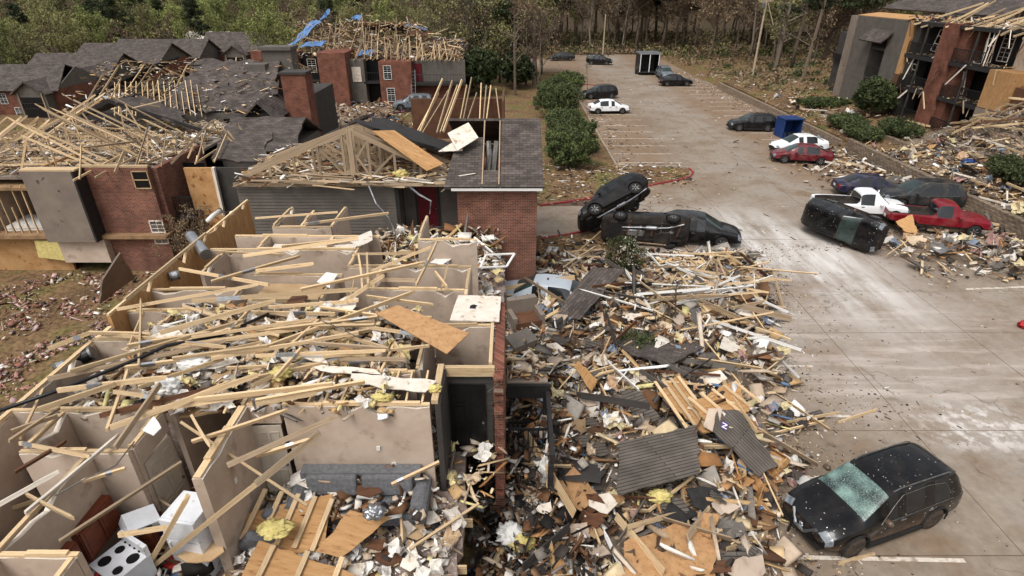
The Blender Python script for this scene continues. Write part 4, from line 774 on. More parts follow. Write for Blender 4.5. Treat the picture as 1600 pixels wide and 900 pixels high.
for s in (-12.0, -11.5): bar('ladder_rail', (s, 71.2, 0), (s + .1, 71.75, 4.0), .05, .05, 'metal', Fb)
for i in range(10): bar('ladder_rung', (-12.0 + .01 * i, 71.2 + .055 * i, .35 + .4 * i * .95), (-11.5 + .01 * i, 71.2 + .055 * i, .35 + .4 * i * .95), .035, .035, 'metal', Fb)

# ---------- grey-roofed houses at the left ----------
def house(label, x0, y0, x1, y1, z0, eave, ridge, wallm='brickfar', ridge_ax='X', wins=(), gable=None, hip=0.0):
    t = thing('grey_roofed_house', label, 'house', (x0, y0, z0)); W_, D_ = x1 - x0, y1 - y0; o = .45
    boxpart('wall', t, (0, 0, -.6), (W_, D_, eave - .02), wallm)
    if ridge_ax == 'X':
        a, b = hip * W_, W_ - hip * W_
        roofslab('roof', t, [(-o, -o, eave - .1), (W_ + o, -o, eave - .1), (b + (o if not hip else 0), D_ / 2, ridge), (a - (o if not hip else 0), D_ / 2, ridge)]); roofslab('roof', t, [(W_ + o, D_ + o, eave - .1), (-o, D_ + o, eave - .1), (a - (o if not hip else 0), D_ / 2, ridge), (b + (o if not hip else 0), D_ / 2, ridge)])
        for xx in (0, W_ - .1): MB().add([(xx, 0, eave), (xx, D_, eave), (xx, D_ / 2, ridge - .25), (xx + .1, 0, eave), (xx + .1, D_, eave), (xx + .1, D_ / 2, ridge - .25)], [(0, 2, 1), (3, 4, 5), (0, 1, 4, 3), (1, 2, 5, 4), (2, 0, 3, 5)]).build('gable', M['siding'], t)
    for (x, z, w2, h2) in wins: window(t, (x, -.01, z), w2, h2, (0, -1))
    if gable:
        gx, gw, gd, gh = gable; g_ = boxpart('porch', t, (gx - gw / 2, -gd, -.6), (gx + gw / 2, -.02, gh), 'siding'); boxpart('porch_shade_panel', t, (gx - gw * .36, -gd - .03, .0), (gx + gw * .36, -gd - .005, gh - .5), 'black'); railing(t, (gx - gw * .36, -gd - .06), (gx + gw * .36, -gd - .06), gh * .42, .7, 'trim', .3)  # black sheet on the solid porch front paints the shade of an opening
        for s in (-1, 1): bar('porch_post', (gx + s * gw * .4, -gd - .08, -.5), (gx + s * gw * .4, -gd - .08, gh), .12, .12, 'oldlumber', t); roofslab('porch_roof', t, [(gx + s * (gw / 2 + .4), -gd - .4, gh - .1), (gx + s * (gw / 2 + .4), D_ / 2, gh - .1), (gx, D_ / 2, gh + gw * .38), (gx, -gd - .4, gh + gw * .38)][:: (1 if s > 0 else -1)], 'shingleY')
        MB().add([(gx - gw / 2, -gd, gh), (gx + gw / 2, -gd, gh), (gx, -gd, gh + gw * .36), (gx - gw / 2, -gd + .1, gh), (gx + gw / 2, -gd + .1, gh), (gx, -gd + .1, gh + gw * .36)], [(0, 1, 2), (5, 4, 3), (1, 0, 3, 4), (2, 1, 4, 5), (0, 2, 5, 3)]).build('porch_gable', M['siding'], t)
    return t
house('leftmost low house with brown-grey roof at the picture edge', -84, 70, -66, 79, -2.2, 3.0, 5.2, 'brickfar', 'X', [(12, 1.4, 1, 1.4), (15.5, 1.4, 1, 1.4)])
house('brick townhouse with torn grey roof and open porch', -68, 74, -56, 83, -2.1, 3.5, 5.9, 'brickfar', 'X', [(5, 2.4, .9, 1.2), (6.4, .8, .9, 1.1)], (9.6, 3.6, 1.4, 3.3), .1)
house('grey-sided townhouse with dark gabled entry beside the white car', -67, 83.5, -55.5, 92, -2.1, 4.0, 6.3, 'siding', 'X', [(6.6, 2.4, .8, 1.2)], (9.4, 3.8, 1.2, 3.6))
house('brick townhouse with tall white gridded window', -67, 93.5, -54, 103, -2.0, 4.2, 6.6, 'brickfar', 'X', [(9.2, 2.6, 1.4, 2.2)], None)
house('rear grey-roofed townhouse at the edge of the wood', -69, 106, -54, 115, -2.0, 3.6, 6.2, 'siding', 'X', [(11, 2, 1.2, 1.4)], None)
house('small gabled house in front of the trees left of the tarped block', -57, 114, -46, 122, -1.2, 3.0, 6.0, 'brickfar', 'X', [(2, 1.6, 1.6, 1.3)], (6.4, 4, 1.4, 2.6))
house('low grey house beside the small gabled one', -45.4, 112, -39, 120, -1.0, 2.8, 4.8, 'siding', 'X', [(3, 1.4, 1.2, 1.2)])
for (x, y, lab) in ((-72, 138, 'pale cabin half hidden in the left wood'), (-62, 130, 'white-roofed shed glimpsed through left wood trunks'), (-8, 133, 'white outbuilding glimpsed through trunks right of the tarped block')):
    t = thing('white_shed', lab, 'shed', (x, y, gz(x, y))); boxpart('wall', t, (0, 0, -.5), (9, 5, 2.6), 'white'); MB().slab([(-.4, -.4, 2.6), (9.4, -.4, 2.6), (9.4, 2.5, 3.9), (-.4, 2.5, 3.9)], .1).slab([(9.4, 5.4, 2.6), (-.4, 5.4, 2.6), (-.4, 2.5, 3.9), (9.4, 2.5, 3.9)], .1).build('roof', M['gypsum'], t); window(t, (3, -.01, 1.3), 1, 1, (0, -1))

# ---------- right three-storey block ----------
Qb = thing('balcony_apartment_block', 'right three-storey block with black balconies, brick pillars and stripped roof', 'building', (0, 0, 0))
X0, B0, ST = 36.0, 1.9, 2.72
def qb(n_, a, b, m): return boxpart(n_, Qb, a, b, m)
qb('core', (X0 + 1.9, 38, B0 - .5), (48, 66.5, B0 + 3 * ST), 'dsiding'); qb('grey_wall', (X0, 62.4, B0 - .6), (X0 + 2.2, 66.6, 10.0), 'siding'); qb('grey_wall', (X0 - .3, 66.0, B0 - .6), (X0 + 1.2, 66.9, 10.0), 'stucco'); qb('grey_wall', (X0, 57.3, B0 - .6), (X0 + 2.2, 59.9, 10.0), 'siding'); qb('grey_wall', (X0, 59.9, 8.3), (X0 + 1.5, 62.4, 10.0), 'siding')
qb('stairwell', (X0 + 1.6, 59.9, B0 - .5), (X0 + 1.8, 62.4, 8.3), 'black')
for s in range(2): qb('stair_landing', (X0 + .1, 59.95, B0 + ST * (s + 1) - .2), (X0 + 1.5, 62.35, B0 + ST * (s + 1)), 'dsiding'); railing(Qb, (X0 + .1, 60), (X0 + .1, 62.3), B0 + ST * (s + 1), 1.0, 'trim', .25)
MB().slab([(X0 - 1.1, 59.2, 8.0), (X0 - 1.1, 63.0, 8.0), (X0 + .4, 63.0, 9.4), (X0 + .4, 59.2, 9.4)][::-1], .15).build('stair_hood', M['shingleY'], Qb)
qb('sheathing', (X0 - .02, 56.5, 5.5), (X0 + 1.8, 57.28, 10.0), 'plywood'); qb('sheathing', (X0 - .02, 56.5, B0 - .5), (X0 + 1.8, 57.28, 5.48), 'brownply')
def bay(y0, y1, drop_top=False):
    for s in range(3):
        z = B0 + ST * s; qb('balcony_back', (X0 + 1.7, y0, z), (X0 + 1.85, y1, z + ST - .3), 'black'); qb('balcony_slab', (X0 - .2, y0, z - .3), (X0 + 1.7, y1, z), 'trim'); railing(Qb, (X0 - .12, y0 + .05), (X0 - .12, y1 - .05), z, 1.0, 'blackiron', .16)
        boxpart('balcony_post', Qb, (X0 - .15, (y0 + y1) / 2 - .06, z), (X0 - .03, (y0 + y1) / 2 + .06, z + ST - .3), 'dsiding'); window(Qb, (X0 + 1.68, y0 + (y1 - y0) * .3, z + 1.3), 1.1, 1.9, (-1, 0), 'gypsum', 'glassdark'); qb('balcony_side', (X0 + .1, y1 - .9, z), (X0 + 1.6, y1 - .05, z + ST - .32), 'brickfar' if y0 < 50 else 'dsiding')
    qb('balcony_slab', (X0 - .2, y0, B0 + 3 * ST - .3), (X0 + 1.7, y1, B0 + 3 * ST - .02), 'trim')
bay(52.2, 56.4); bay(46.0, 50.4); qb('brick_pillar', (X0 - .35, 50.45, B0 - .6), (X0 + 1.8, 52.1, 10.1), 'brickfar'); qb('sheathing', (X0 - .1, 43.4, 4.6), (X0 + 1.8, 45.9, 7.3), 'plywood'); qb('stripped_wall', (X0 - .1, 43.4, B0 - .5), (X0 + 1.8, 45.95, 4.55), 'stucco'); qb('stripped_wall', (X0 + .2, 38, B0), (X0 + 1.8, 43.3, 6.4), 'brownply'); qb('inner_wall', (X0 + 1.6, 40, 7.3), (X0 + 1.8, 46, 9.8), 'drywall')
qb('far_bay', (X0 + .6, 67, B0), (X0 + 4, 70, 8.2), 'dsiding'); railing(Qb, (X0 + .4, 67), (X0 + .4, 70), 5.0, 1.0); qb('far_brick', (X0 + .5, 67.2, B0), (X0 + .62, 68.4, 8.8), 'brickfar')
for i in range(22): y = 41 + i * .72 + U(-.2, .2); bar('rafter', (X0 - U(-.6, 1.0), y, 9.7 + U(-.1, .2)), (X0 + U(3, 6), y + U(-1.2, .8), 11.4 + U(-.4, .6)), .05, .13, random.choice(['lumber', 'oldlumber']), Qb, U(-.2, .2), random.choice((0, 1)))
roofslab('roof', Qb, [(X0 + 2.6, 66.8, 10.7), (X0 + 2.6, 50, 10.7), (X0 + 7, 50, 12.7), (X0 + 7, 66.8, 12.7)], 'shingleY'); roofslab('roof', Qb, [(X0 + .3, 57.2, 10.05), (X0 + .3, 66.8, 10.05), (X0 + 2.5, 66.8, 10.3), (X0 + 2.5, 57.2, 10.3)][::-1], 'plywood')

for i in range(26):   # timbers hanging off the stripped eaves and balconies
    y = U(40.5, 57); z = random.choice((10.0, 9.9, 7.3, 7.2, 4.6)); l = U(1.2, 3.4); p = Vector((X0 - U(-.2, .7), y, z + U(-.1, .3))); bar('hanging_timber', p, p + Vector((U(-.9, .2), U(-1.4, 1.4), -l * U(.3, .9))), .045, U(.08, .13), random.choice(('lumber', 'oldlumber', 'brownply', 'gypsum')), Qb, U(-.5, .5), random.choice((1, 2, 3)))
for (y, z) in ((53.2, 8.3), (47.2, 8.2), (55.2, 5.5), (48.8, 5.6)):
    o_ = MB()
    for a, b in (((0, 0), (0, 1.7)), ((.9, 0), (.9, 1.7)), ((0, 0), (.9, 0)), ((0, .6), (.9, .6)), ((0, 1.2), (.9, 1.2)), ((0, 1.7), (.9, 1.7)), ((.45, 0), (.45, 1.7))): o_.beam((0, a[0], a[1]), (0, b[0], b[1]), .05, .05)
    o_ = o_.build('broken_sash', M['gypsum'], Qb); o_.location = (X0 + .7, y, z - .6); o_.rotation_euler = (U(-.5, .5), U(-.4, .2), U(-.3, .3))
# ---------- vehicles ----------
def paint(name, c, rough=.3, dust=.5, specks=0.0, mud=0.0):
    m = bpy.data.materials.new(name); m.use_nodes = True; n = m.node_tree.nodes; L = m.node_tree.links; b = n['Principled BSDF']
    b.inputs['Coat Weight'].default_value = .45; b.inputs['Coat Roughness'].default_value = .06; b.inputs['Specular IOR Level'].default_value = .15
    tc = n.new('ShaderNodeTexCoord').outputs['Object']; col = tuple(c)
    def noise(s, d=6):
        x = n.new('ShaderNodeTexNoise'); x.inputs['Scale'].default_value = s; x.inputs['Detail'].default_value = d; L.new(tc, x.inputs['Vector']); return x.outputs['Fac']
    def mr(f, a, bb, lo=0, hi=1):
        x = n.new('ShaderNodeMapRange'); L.new(f, x.inputs[0]); x.inputs[1].default_value = a; x.inputs[2].default_value = bb; x.inputs[3].default_value = lo; x.inputs[4].default_value = hi; return x.outputs[0]
    def mix(f, a, bb):
        x = n.new('ShaderNodeMix'); x.data_type = 'RGBA'; L.new(f, x.inputs[0])
        for k, s in ((6, a), (7, bb)):
            if isinstance(s, tuple): x.inputs[k].default_value = s
            else: L.new(s, x.inputs[k])
        return x.outputs[2]
    cur = mix(mr(noise(2.5), .45, .8, 0, dust), col, srgb(150, 134, 116))
    if mud:
        sx = n.new('ShaderNodeSeparateXYZ'); L.new(tc, sx.inputs[0]); ad = n.new('ShaderNodeMath'); L.new(sx.outputs[2], ad.inputs[0]); nn = n.new('ShaderNodeMath'); nn.operation = 'MULTIPLY'; L.new(noise(4), nn.inputs[0]); nn.inputs[1].default_value = -.6; L.new(nn.outputs[0], ad.inputs[1])
        cur = mix(mr(ad.outputs[0], .45, -.05, 0, mud), cur, srgb(92, 74, 60))
    if specks:
        v = n.new('ShaderNodeTexNoise'); v.inputs['Scale'].default_value = 15; v.inputs['Detail'].default_value = 3; L.new(tc, v.inputs['Vector'])
        th = n.new('ShaderNodeMath'); th.operation = 'MULTIPLY'; L.new(mr(v.outputs['Fac'], .69, .71), th.inputs[0]); L.new(mr(noise(1.6), .4, .5), th.inputs[1])
        cur = mix(th.outputs[0], cur, srgb(222, 216, 205))
    L.new(cur, b.inputs['Base Color']); L.new(mr(noise(3), .3, .8, rough, rough + .3), b.inputs['Roughness'])
    bp = n.new('ShaderNodeBump'); bp.inputs['Strength'].default_value = .12; bp.inputs['Distance'].default_value = .08; L.new(noise(2.0, 2), bp.inputs['Height']); L.new(bp.outputs[0], b.inputs['Normal'])
    return m
def crackglass():
    m = bpy.data.materials.new('cracked_glass'); m.use_nodes = True; n = m.node_tree.nodes; L = m.node_tree.links; b = n['Principled BSDF']; b.inputs['Roughness'].default_value = .35
    tc = n.new('ShaderNodeTexCoord').outputs['Object']; v = n.new('ShaderNodeTexVoronoi'); v.feature = 'DISTANCE_TO_EDGE'; v.inputs['Scale'].default_value = 16; L.new(tc, v.inputs['Vector'])
    no = n.new('ShaderNodeTexNoise'); no.inputs['Scale'].default_value = 2.2; no.inputs['Detail'].default_value = 6; L.new(tc, no.inputs['Vector'])
    c1 = n.new('ShaderNodeValToRGB'); e = c1.color_ramp.elements; e[0].position = .36; e[0].color = srgb(22, 40, 38); e[1].position = .68; e[1].color = srgb(108, 136, 127); L.new(no.outputs['Fac'], c1.inputs[0])
    mr = n.new('ShaderNodeMapRange'); mr.inputs[1].default_value = .0; mr.inputs[2].default_value = .03; mr.inputs[3].default_value = .55; mr.inputs[4].default_value = 0; L.new(v.outputs['Distance'], mr.inputs[0])
    mx = n.new('ShaderNodeMix'); mx.data_type = 'RGBA'; L.new(mr.outputs[0], mx.inputs[0]); L.new(c1.outputs[0], mx.inputs[6]); mx.inputs[7].default_value = srgb(205, 220, 212); L.new(mx.outputs[2], b.inputs['Base Color']); return m
M['crack'] = crackglass(); M['headlamp'] = mat('headlamp', srgb(132, 138, 144), srgb(62, 66, 70), 5, .12, spec=.7); M['taillamp'] = mat('taillamp', srgb(120, 18, 20), srgb(80, 10, 12), 4, .2, spec=.6); M['chrome'] = mat('chrome', srgb(200, 202, 205), srgb(170, 172, 176), 3, .2, metal=.9)
M['alloy'] = mat('alloy', srgb(150, 150, 150), srgb(105, 102, 98), 6, .45, metal=.5); M['muddytyre'] = mat('muddytyre', srgb(84, 70, 58), srgb(44, 40, 37), 6, .95, .3); M['under'] = mat('under', srgb(58, 50, 44), srgb(28, 25, 23), 3, .8, .4); M['windscreen'] = mat('windscreen', srgb(46, 60, 57), srgb(28, 36, 35), 2, .1, spec=.6)
PAINTS = {'black': paint('paint_black', srgb(12, 12, 14), .24, .07), 'blackmud': paint('paint_black_muddy', srgb(10, 10, 12), .22, .05, 1.0, .8), 'white': paint('paint_white', srgb(222, 222, 222), .3, .2), 'maroon': paint('paint_maroon', srgb(92, 18, 30), .3, .3), 'red': paint('paint_red', srgb(112, 12, 28), .3, .2), 'grey': paint('paint_grey', srgb(96, 104, 110), .3, .25), 'navy': paint('paint_navy', srgb(26, 28, 52), .3, .25), 'silver': paint('paint_silver', srgb(160, 168, 176), .3, .2), 'darkgrey': paint('paint_darkgrey', srgb(34, 36, 38), .3, .2)}
LAB = ['body', 'windshield', 'rear_window', 'side_window', 'headlight', 'taillight', 'lower_trim', 'wheel_arch', 'grille']
# station: x, half width, sill z, belt z, roof half width, roof z, tag   (front is +x)
KINDS = {
 'suv': dict(L=4.66, wb=(1.38, -1.33), wr=.36, tw=.23, st=[(-2.33, .62, .52, .85, .5, 1.0, 'e'), (-2.3, .8, .42, .92, .62, 1.12, ''), (-2.22, .88, .36, 1.02, .66, 1.28, ''), (-2.02, .9, .3, 1.08, .64, 1.6, ''), (-1.72, .92, .27, 1.06, .65, 1.68, 'q'), (-1.0, .92, .25, 1.03, .66, 1.71, 'p'), (-.88, .92, .25, 1.02, .66, 1.71, 's'), (0.02, .92, .25, .99, .66, 1.69, 'p'), (.14, .92, .25, .98, .66, 1.68, 's'), (.42, .92, .25, .97, .64, 1.62, 'w'), (1.2, .91, .26, 1.0, .76, 1.12, ''), (1.3, .91, .27, .97, .76, 1.07, ''), (1.85, .89, .29, .9, .74, 1.0, ''), (2.12, .84, .32, .78, .66, .88, 'h'), (2.27, .74, .34, .68, .56, .76, ''), (2.33, .58, .4, .6, .45, .66, 'e')]),
 'sedan': dict(L=4.8, wb=(1.42, -1.4), wr=.33, tw=.21, st=[(-2.4, .6, .48, .72, .48, .84, 'e'), (-2.36, .78, .38, .8, .6, .96, ''), (-2.25, .86, .32, .86, .66, 1.02, ''), (-1.95, .9, .27, .91, .66, 1.05, ''), (-1.82, .91, .26, .91, .64, 1.08, 'r'), (-1.05, .91, .24, .9, .6, 1.44, 'q'), (-.92, .91, .23, .89, .6, 1.48, 's'), (-.06, .91, .22, .87, .6, 1.5, 'p'), (.06, .91, .22, .86, .6, 1.5, 's'), (.5, .91, .22, .86, .58, 1.45, 'w'), (1.35, .9, .23, .89, .7, .98, ''), (1.43, .9, .24, .87, .7, .94, ''), (1.9, .88, .26, .78, .68, .85, ''), (2.2, .82, .28, .7, .62, .77, 'h'), (2.35, .72, .3, .6, .52, .66, ''), (2.4, .56, .36, .54, .42, .58, 'e')]),
 'pickup': dict(L=5.4, wb=(1.72, -1.6), wr=.37, tw=.24, bed=True, st=[(-2.7, .8, .6, .98, .74, 1.06, 'e'), (-2.66, .9, .5, 1.0, .84, 1.08, 'b'), (-1.6, .92, .45, 1.0, .86, 1.08, 'b'), (-.42, .92, .42, 1.0, .86, 1.08, 'b'), (-.38, .92, .42, 1.02, .7, 1.12, ''), (-.34, .92, .42, 1.04, .66, 1.6, 'q'), (-.28, .92, .42, 1.04, .66, 1.74, 's'), (.55, .92, .42, 1.02, .66, 1.76, 'p'), (.66, .92, .42, 1.02, .65, 1.72, 'w'), (1.32, .91, .42, 1.02, .74, 1.14, ''), (1.42, .91, .42, 1.0, .76, 1.1, ''), (2.1, .9, .43, .94, .76, 1.05, ''), (2.45, .86, .44, .88, .72, .98, 'h'), (2.62, .78, .44, .78, .62, .86, ''), (2.7, .62, .48, .68, .5, .74, 'e')]),
}
KINDS['wagon'] = dict(KINDS['suv'], st=[(x * .97, w * .97, s_, b_ * .97, r_ * .97, z * .93, t) for x, w, s_, b_, r_, z, t in KINDS['suv']['st']])
def eval_mesh(o):
    dg = bpy.context.evaluated_depsgraph_get(); return bpy.data.meshes.new_from_object(o.evaluated_get(dg))
CARM = {}
def car_meshes(kind):
    if kind in CARM: return CARM[kind]
    K = KINDS[kind]; st = K['st']; ring = []; mb = MB()
    for (x, w, zs, zb, wr, zr, t) in st:
        if t == 'b': half = [(0, zs), (w * .86, zs), (w, zs + .14), (w, zb - .16), (w * .99, zb), (wr + .03, zr), (wr - .06, zr), (wr - .08, zs + .25), (0, zs + .25)]
        else: half = [(0, zs), (w * .86, zs), (w, zs + .14), (w, zb - .16), (w * .965, zb), (wr, zr - .05), (wr * .86, zr), (wr * .45, zr + .015), (0, zr + .02)]
        pts = half + [(-y, z) for y, z in half[-2:0:-1]]; ring.append(len(mb.v)); mb.v += [(x, y, z) for y, z in pts]
    n_ = 16
    def lab(i, k):
        ta, tb = st[i][6], st[i + 1][6]; xm = (st[i][0] + st[i + 1][0]) / 2; kk = k if k < 8 else 15 - k
        if kk == 0: return 6
        if kk in (6, 7) and ta == 'b' and tb in ('b', ''): return 6
        if kk == 1: return 6
        if kk == 4 and ta in ('s', 'q') and tb in ('p', 's', 'w', 'q') : return 3
        if kk == 4 and ta == 'q' : return 3
        if kk in (5, 6, 7) and ta == 'w' and tb == '': return 1
        if kind in ('suv', 'wagon') and kk in (5, 6, 7) and i == 2: return 2
        if kind == 'sedan' and kk in (5, 6, 7) and ta == 'r': return 2
        if kind == 'pickup' and kk in (5, 6, 7) and tb == 'q' and ta == '': return 2
        if kk == 3 and ta == 'h': return 4
        if kk in (4, 5) and ta == 'h': return 4
        if kk == 3 and i == 1: return 5
        if kk in (4,) and i in (0, 1) and kind != 'pickup': return 5
        if ta == '' and tb == 'e' and kk in (2, 3) and xm > 0: return 8
        return 0
    for i in range(len(st) - 1):
        for k in range(n_):
            a, b = ring[i], ring[i + 1]; mb.f.append((a + k, a + (k + 1) % n_, b + (k + 1) % n_, b + k)); mb.m.append(lab(i, k))
    mb.f.append(tuple(ring[0] + k for k in range(n_ - 1, -1, -1))); mb.m.append(0); mb.f.append(tuple(ring[-1] + k for k in range(n_))); mb.m.append(8)
    me = mb.mesh('cage', [M['black']] * 9); at = me.attributes.new('crease_edge', 'FLOAT', 'EDGE'); loc = {}
    for i, r_ in enumerate(ring):
        for k in range(n_): loc[r_ + k] = (i, k if k <= 8 else 16 - k)
    for e in me.edges:
        (i, k), (j, l) = loc[e.vertices[0]], loc[e.vertices[1]]
        if i != j and k == l and (k in (2, 4, 5) or (k in (6, 7) and st[i][6] == 'b')): at.data[e.index].value = {2: .5, 4: .8, 5: .6, 6: .9, 7: .9}[k]
        elif i == j and (st[i][6] in ('w', 'e') or (i > 0 and st[i - 1][6] == 'w') or (st[i][6] == 'r')) and min(k, l) >= 4: at.data[e.index].value = .6
        elif i == j and st[i][6] == 'e': at.data[e.index].value = .5
    o = link('cage', me); md = o.modifiers.new('s', 'SUBSURF'); md.levels = 2; md.render_levels = 2
    cb = MB()
    for x in K['wb']:
        for s in (-1, 1): cb.lathe([(K['wr'] + .07, s * .62), (K['wr'] + .07, s * 1.1)][:: s], 20, 'Y', (x, 0, K['wr']), 7)
    cm = cb.mesh('cut', [M['black']] * 9); co = link('cut', cm); co.hide_render = True
    bm_ = bmesh.new(); bm_.from_mesh(cm); bmesh.ops.recalc_face_normals(bm_, faces=bm_.faces); bm_.to_mesh(cm); bm_.free()
    bm_ = bmesh.new(); bm_.from_mesh(me); bmesh.ops.recalc_face_normals(bm_, faces=bm_.faces); bm_.to_mesh(me); bm_.free()
    bo = o.modifiers.new('b', 'BOOLEAN'); bo.object = co; bo.operation = 'DIFFERENCE'; bo.solver = 'EXACT'
    bpy.context.view_layer.update(); ev = eval_mesh(o); parts = {}
    co_ = np.zeros(len(ev.vertices) * 3); ev.vertices.foreach_get('co', co_); co_ = co_.reshape(-1, 3)
    for li, nm in enumerate(LAB):
        fs = [p for p in ev.polygons if p.material_index == li]
        if not fs: continue
        # split left/right and by window so that every pane and lamp is its own part
        def keyf(p):
            c = p.center
            if nm in ('side_window',): return (c.y > 0, c.x > (-.05 if kind != 'pickup' else -9), c.x < -1.05 and kind in ('suv', 'wagon'))
            if nm in ('headlight', 'taillight'): return (c.y > 0,)
            if nm == 'wheel_arch': return (c.y > 0, c.x > 0)
            return (0,)
        grp = {}
        for p in fs: grp.setdefault(keyf(p), []).append(p)
        for k_, ps in grp.items():
            b_ = MB(); idx = {}
            for p in ps:
                f = []
                for v in p.vertices:
                    if v not in idx: idx[v] = len(b_.v); b_.v.append(tuple(co_[v]))
                    f.append(idx[v])
                b_.f.append(tuple(f)); b_.m.append(0)
            parts.setdefault(nm, []).append(b_.mesh(nm, M['black'], nm != 'wheel_arch'))
    bpy.data.objects.remove(o); bpy.data.objects.remove(co)
    CARM[kind] = parts; return parts
WH = {}
def wheel_meshes(r, tw, muddy):
    k = (r, tw, muddy)
    if k not in WH:
        t = MB().lathe([(r * .62, -tw / 2), (r * .9, -tw / 2), (r, -tw * .32), (r, tw * .32), (r * .9, tw / 2), (r * .62, tw / 2)], 24, 'Y').mesh('tyre', M['muddytyre' if muddy else 'rubber'], True)
        rb = MB().lathe([(r * .64, -tw * .46), (r * .64, -tw * .3), (r * .2, -tw * .25), (r * .2, -tw * .4), (.02, -tw * .42)], 20, 'Y')
        for i in range(6): a = i * math.pi / 3; rb.beam((math.cos(a) * .05, -tw * .4, math.sin(a) * .05), (math.cos(a) * r * .62, -tw * .44, math.sin(a) * r * .62), .06, .04)
        rb.lathe([(r * .62, tw * .2), (r * .1, tw * .3), (.02, tw * .3)], 16, 'Y'); WH[k] = (t, rb.mesh('rim', M['muddyrim' if muddy else 'alloy']))
    return WH[k]
def car(name, label, kind, col, loc, heading, glass='glassdark', wind='windscreen', rot=None, muddy=False, chrome=False, scale=1.0, under=False, group=None):
    K = KINDS[kind]; t = thing(name, label, {'pickup': 'pickup truck', 'suv': 'car', 'wagon': 'car', 'sedan': 'car'}[kind], loc, heading, group)
    if rot: t.rotation_mode = 'XYZ'; t.rotation_euler = rot
    t.scale = (scale,) * 3; P = car_meshes(kind)
    mm = {'body': PAINTS[col], 'windshield': M[wind], 'rear_window': M[glass], 'side_window': M[glass], 'headlight': M['headlamp'], 'taillight': M['taillamp'], 'lower_trim': M['under'], 'wheel_arch': M['under'], 'grille': M['black']}
    for nm, ms in P.items():
        for me in ms:
            o = link(nm, me, t); o.material_slots[0].link = 'OBJECT'; o.material_slots[0].material = mm[nm]
    tm, rm = wheel_meshes(K['wr'], K['tw'], muddy)
    for x in K['wb']:
        for s in (-1, 1):
            y = s * (.92 - K['tw'] * .5 + .0); wo = link('wheel', tm, t, xf((x, y, K['wr']), (0, 0, 0 if s < 0 else math.pi))); link('rim', rm, wo)
    for s in (-1, 1):
        st = K['st']; xm = {'suv': .62, 'wagon': .6, 'sedan': .62, 'pickup': .8}[kind]; zm = {'suv': 1.08, 'wagon': 1.03, 'sedan': .97, 'pickup': 1.14}[kind]
        mo = MB().lathe([(.03, -.1), (.085, -.08), (.085, .05), (.04, .1)], 8, 'Y', (0, 0, 0)).build('mirror', PAINTS[col], t, True); mo.location = (xm, s * 1.0, zm)
        for x in ((.06, -.9) if kind != 'pickup' else (-.1,)): MB().box((x - .1, s * .915, zm - .2), (.18, .03, .035)).build('door_handle', M['black'] if not chrome else M['chrome'], t)
        for x in ((.06, -.92, 1.05) if kind != 'pickup' else (-.26, .98)):
            MB().box((x, s * .893, .62), (.012, .03, .55)).build('door_seam', M['black'], t)
    if chrome:
        if kind == 'suv':
            g = MB()
            for s in (-1, 1): g.beam((2.26, s * .4, .8), (2.37, s * .14, .52), .05, .07)
            g.beam((2.37, -.15, .52), (2.37, .15, .52), .05, .07); g.build('chrome_grille', M['chrome'], t)
        for s in (-1, 1): MB().tube([(-1.75, s * .895, 1.03), (-.9, s * .9, 1.0), (.1, s * .9, .965), (.72, s * .9, .95)], .009, 5).tube([(.72, s * .9, .95), (.3, s * .78, 1.35), (0, s * .70, 1.54), (-.9, s * .7, 1.58), (-1.45, s * .72, 1.5), (-1.75, s * .86, 1.1)], .009, 5).build('window_trim', M['steel'], t)
        MB().lathe([(.07, 2.34), (.05, 2.36)], 12, 'X', (0, 0, .62)).build('emblem', M['chrome'], t)
    if kind in ('suv', 'wagon'):
        k_ = 1 if kind == 'suv' else .95
        for s in (-1, 1):
            MB().tube([(-1.75 * k_, s * .6, 1.66 * k_), (-1.6 * k_, s * .61, 1.705 * k_), (.05, s * .61, 1.71 * k_), (.25, s * .6, 1.64 * k_)], .018, 5).build('roof_rail', M['black'] if not chrome else M['steel'], t)
            for x in K['wb']:
                ar = MB(); a_ = [(x + math.cos(q) * (K['wr'] + .08), s * .925, K['wr'] + math.sin(q) * (K['wr'] + .08)) for q in np.linspace(-.25, math.pi + .25, 12)]; ar.tube(a_, .028, 5).build('arch_trim', M['rubber'], t)
            MB().span((-.95 * k_, s * .86, .2), (.95 * k_, s * .945, .34)).build('sill_cladding', M['rubber'], t)
        MB().slab([(-2.12 * k_, -.52, 1.5 * k_), (-1.86 * k_, -.54, 1.63 * k_), (-1.86 * k_, .54, 1.63 * k_), (-2.12 * k_, .52, 1.5 * k_)], .05).build('spoiler', PAINTS[col], t)
    if kind != 'pickup':
        for s in (-.35, .3): MB().beam((1.18, s, 1.1 if kind != 'sedan' else .97), (.85, s + .3, 1.32 if kind != 'sedan' else 1.16), .02, .02).build('wiper', M['black'], t)
    MB().span((K['L'] / 2 - .16, -.62, .3 if kind != 'pickup' else .45), (K['L'] / 2 - .02, .62, .42 if kind != 'pickup' else .62)).build('bumper', M['rubber'] if kind != 'pickup' else M['chrome'], t)
    MB().box((-K['L'] / 2 - .0, 0, .72 if kind != 'pickup' else .66), (.03, .32, .16)).build('number_plate', M['white'], t)
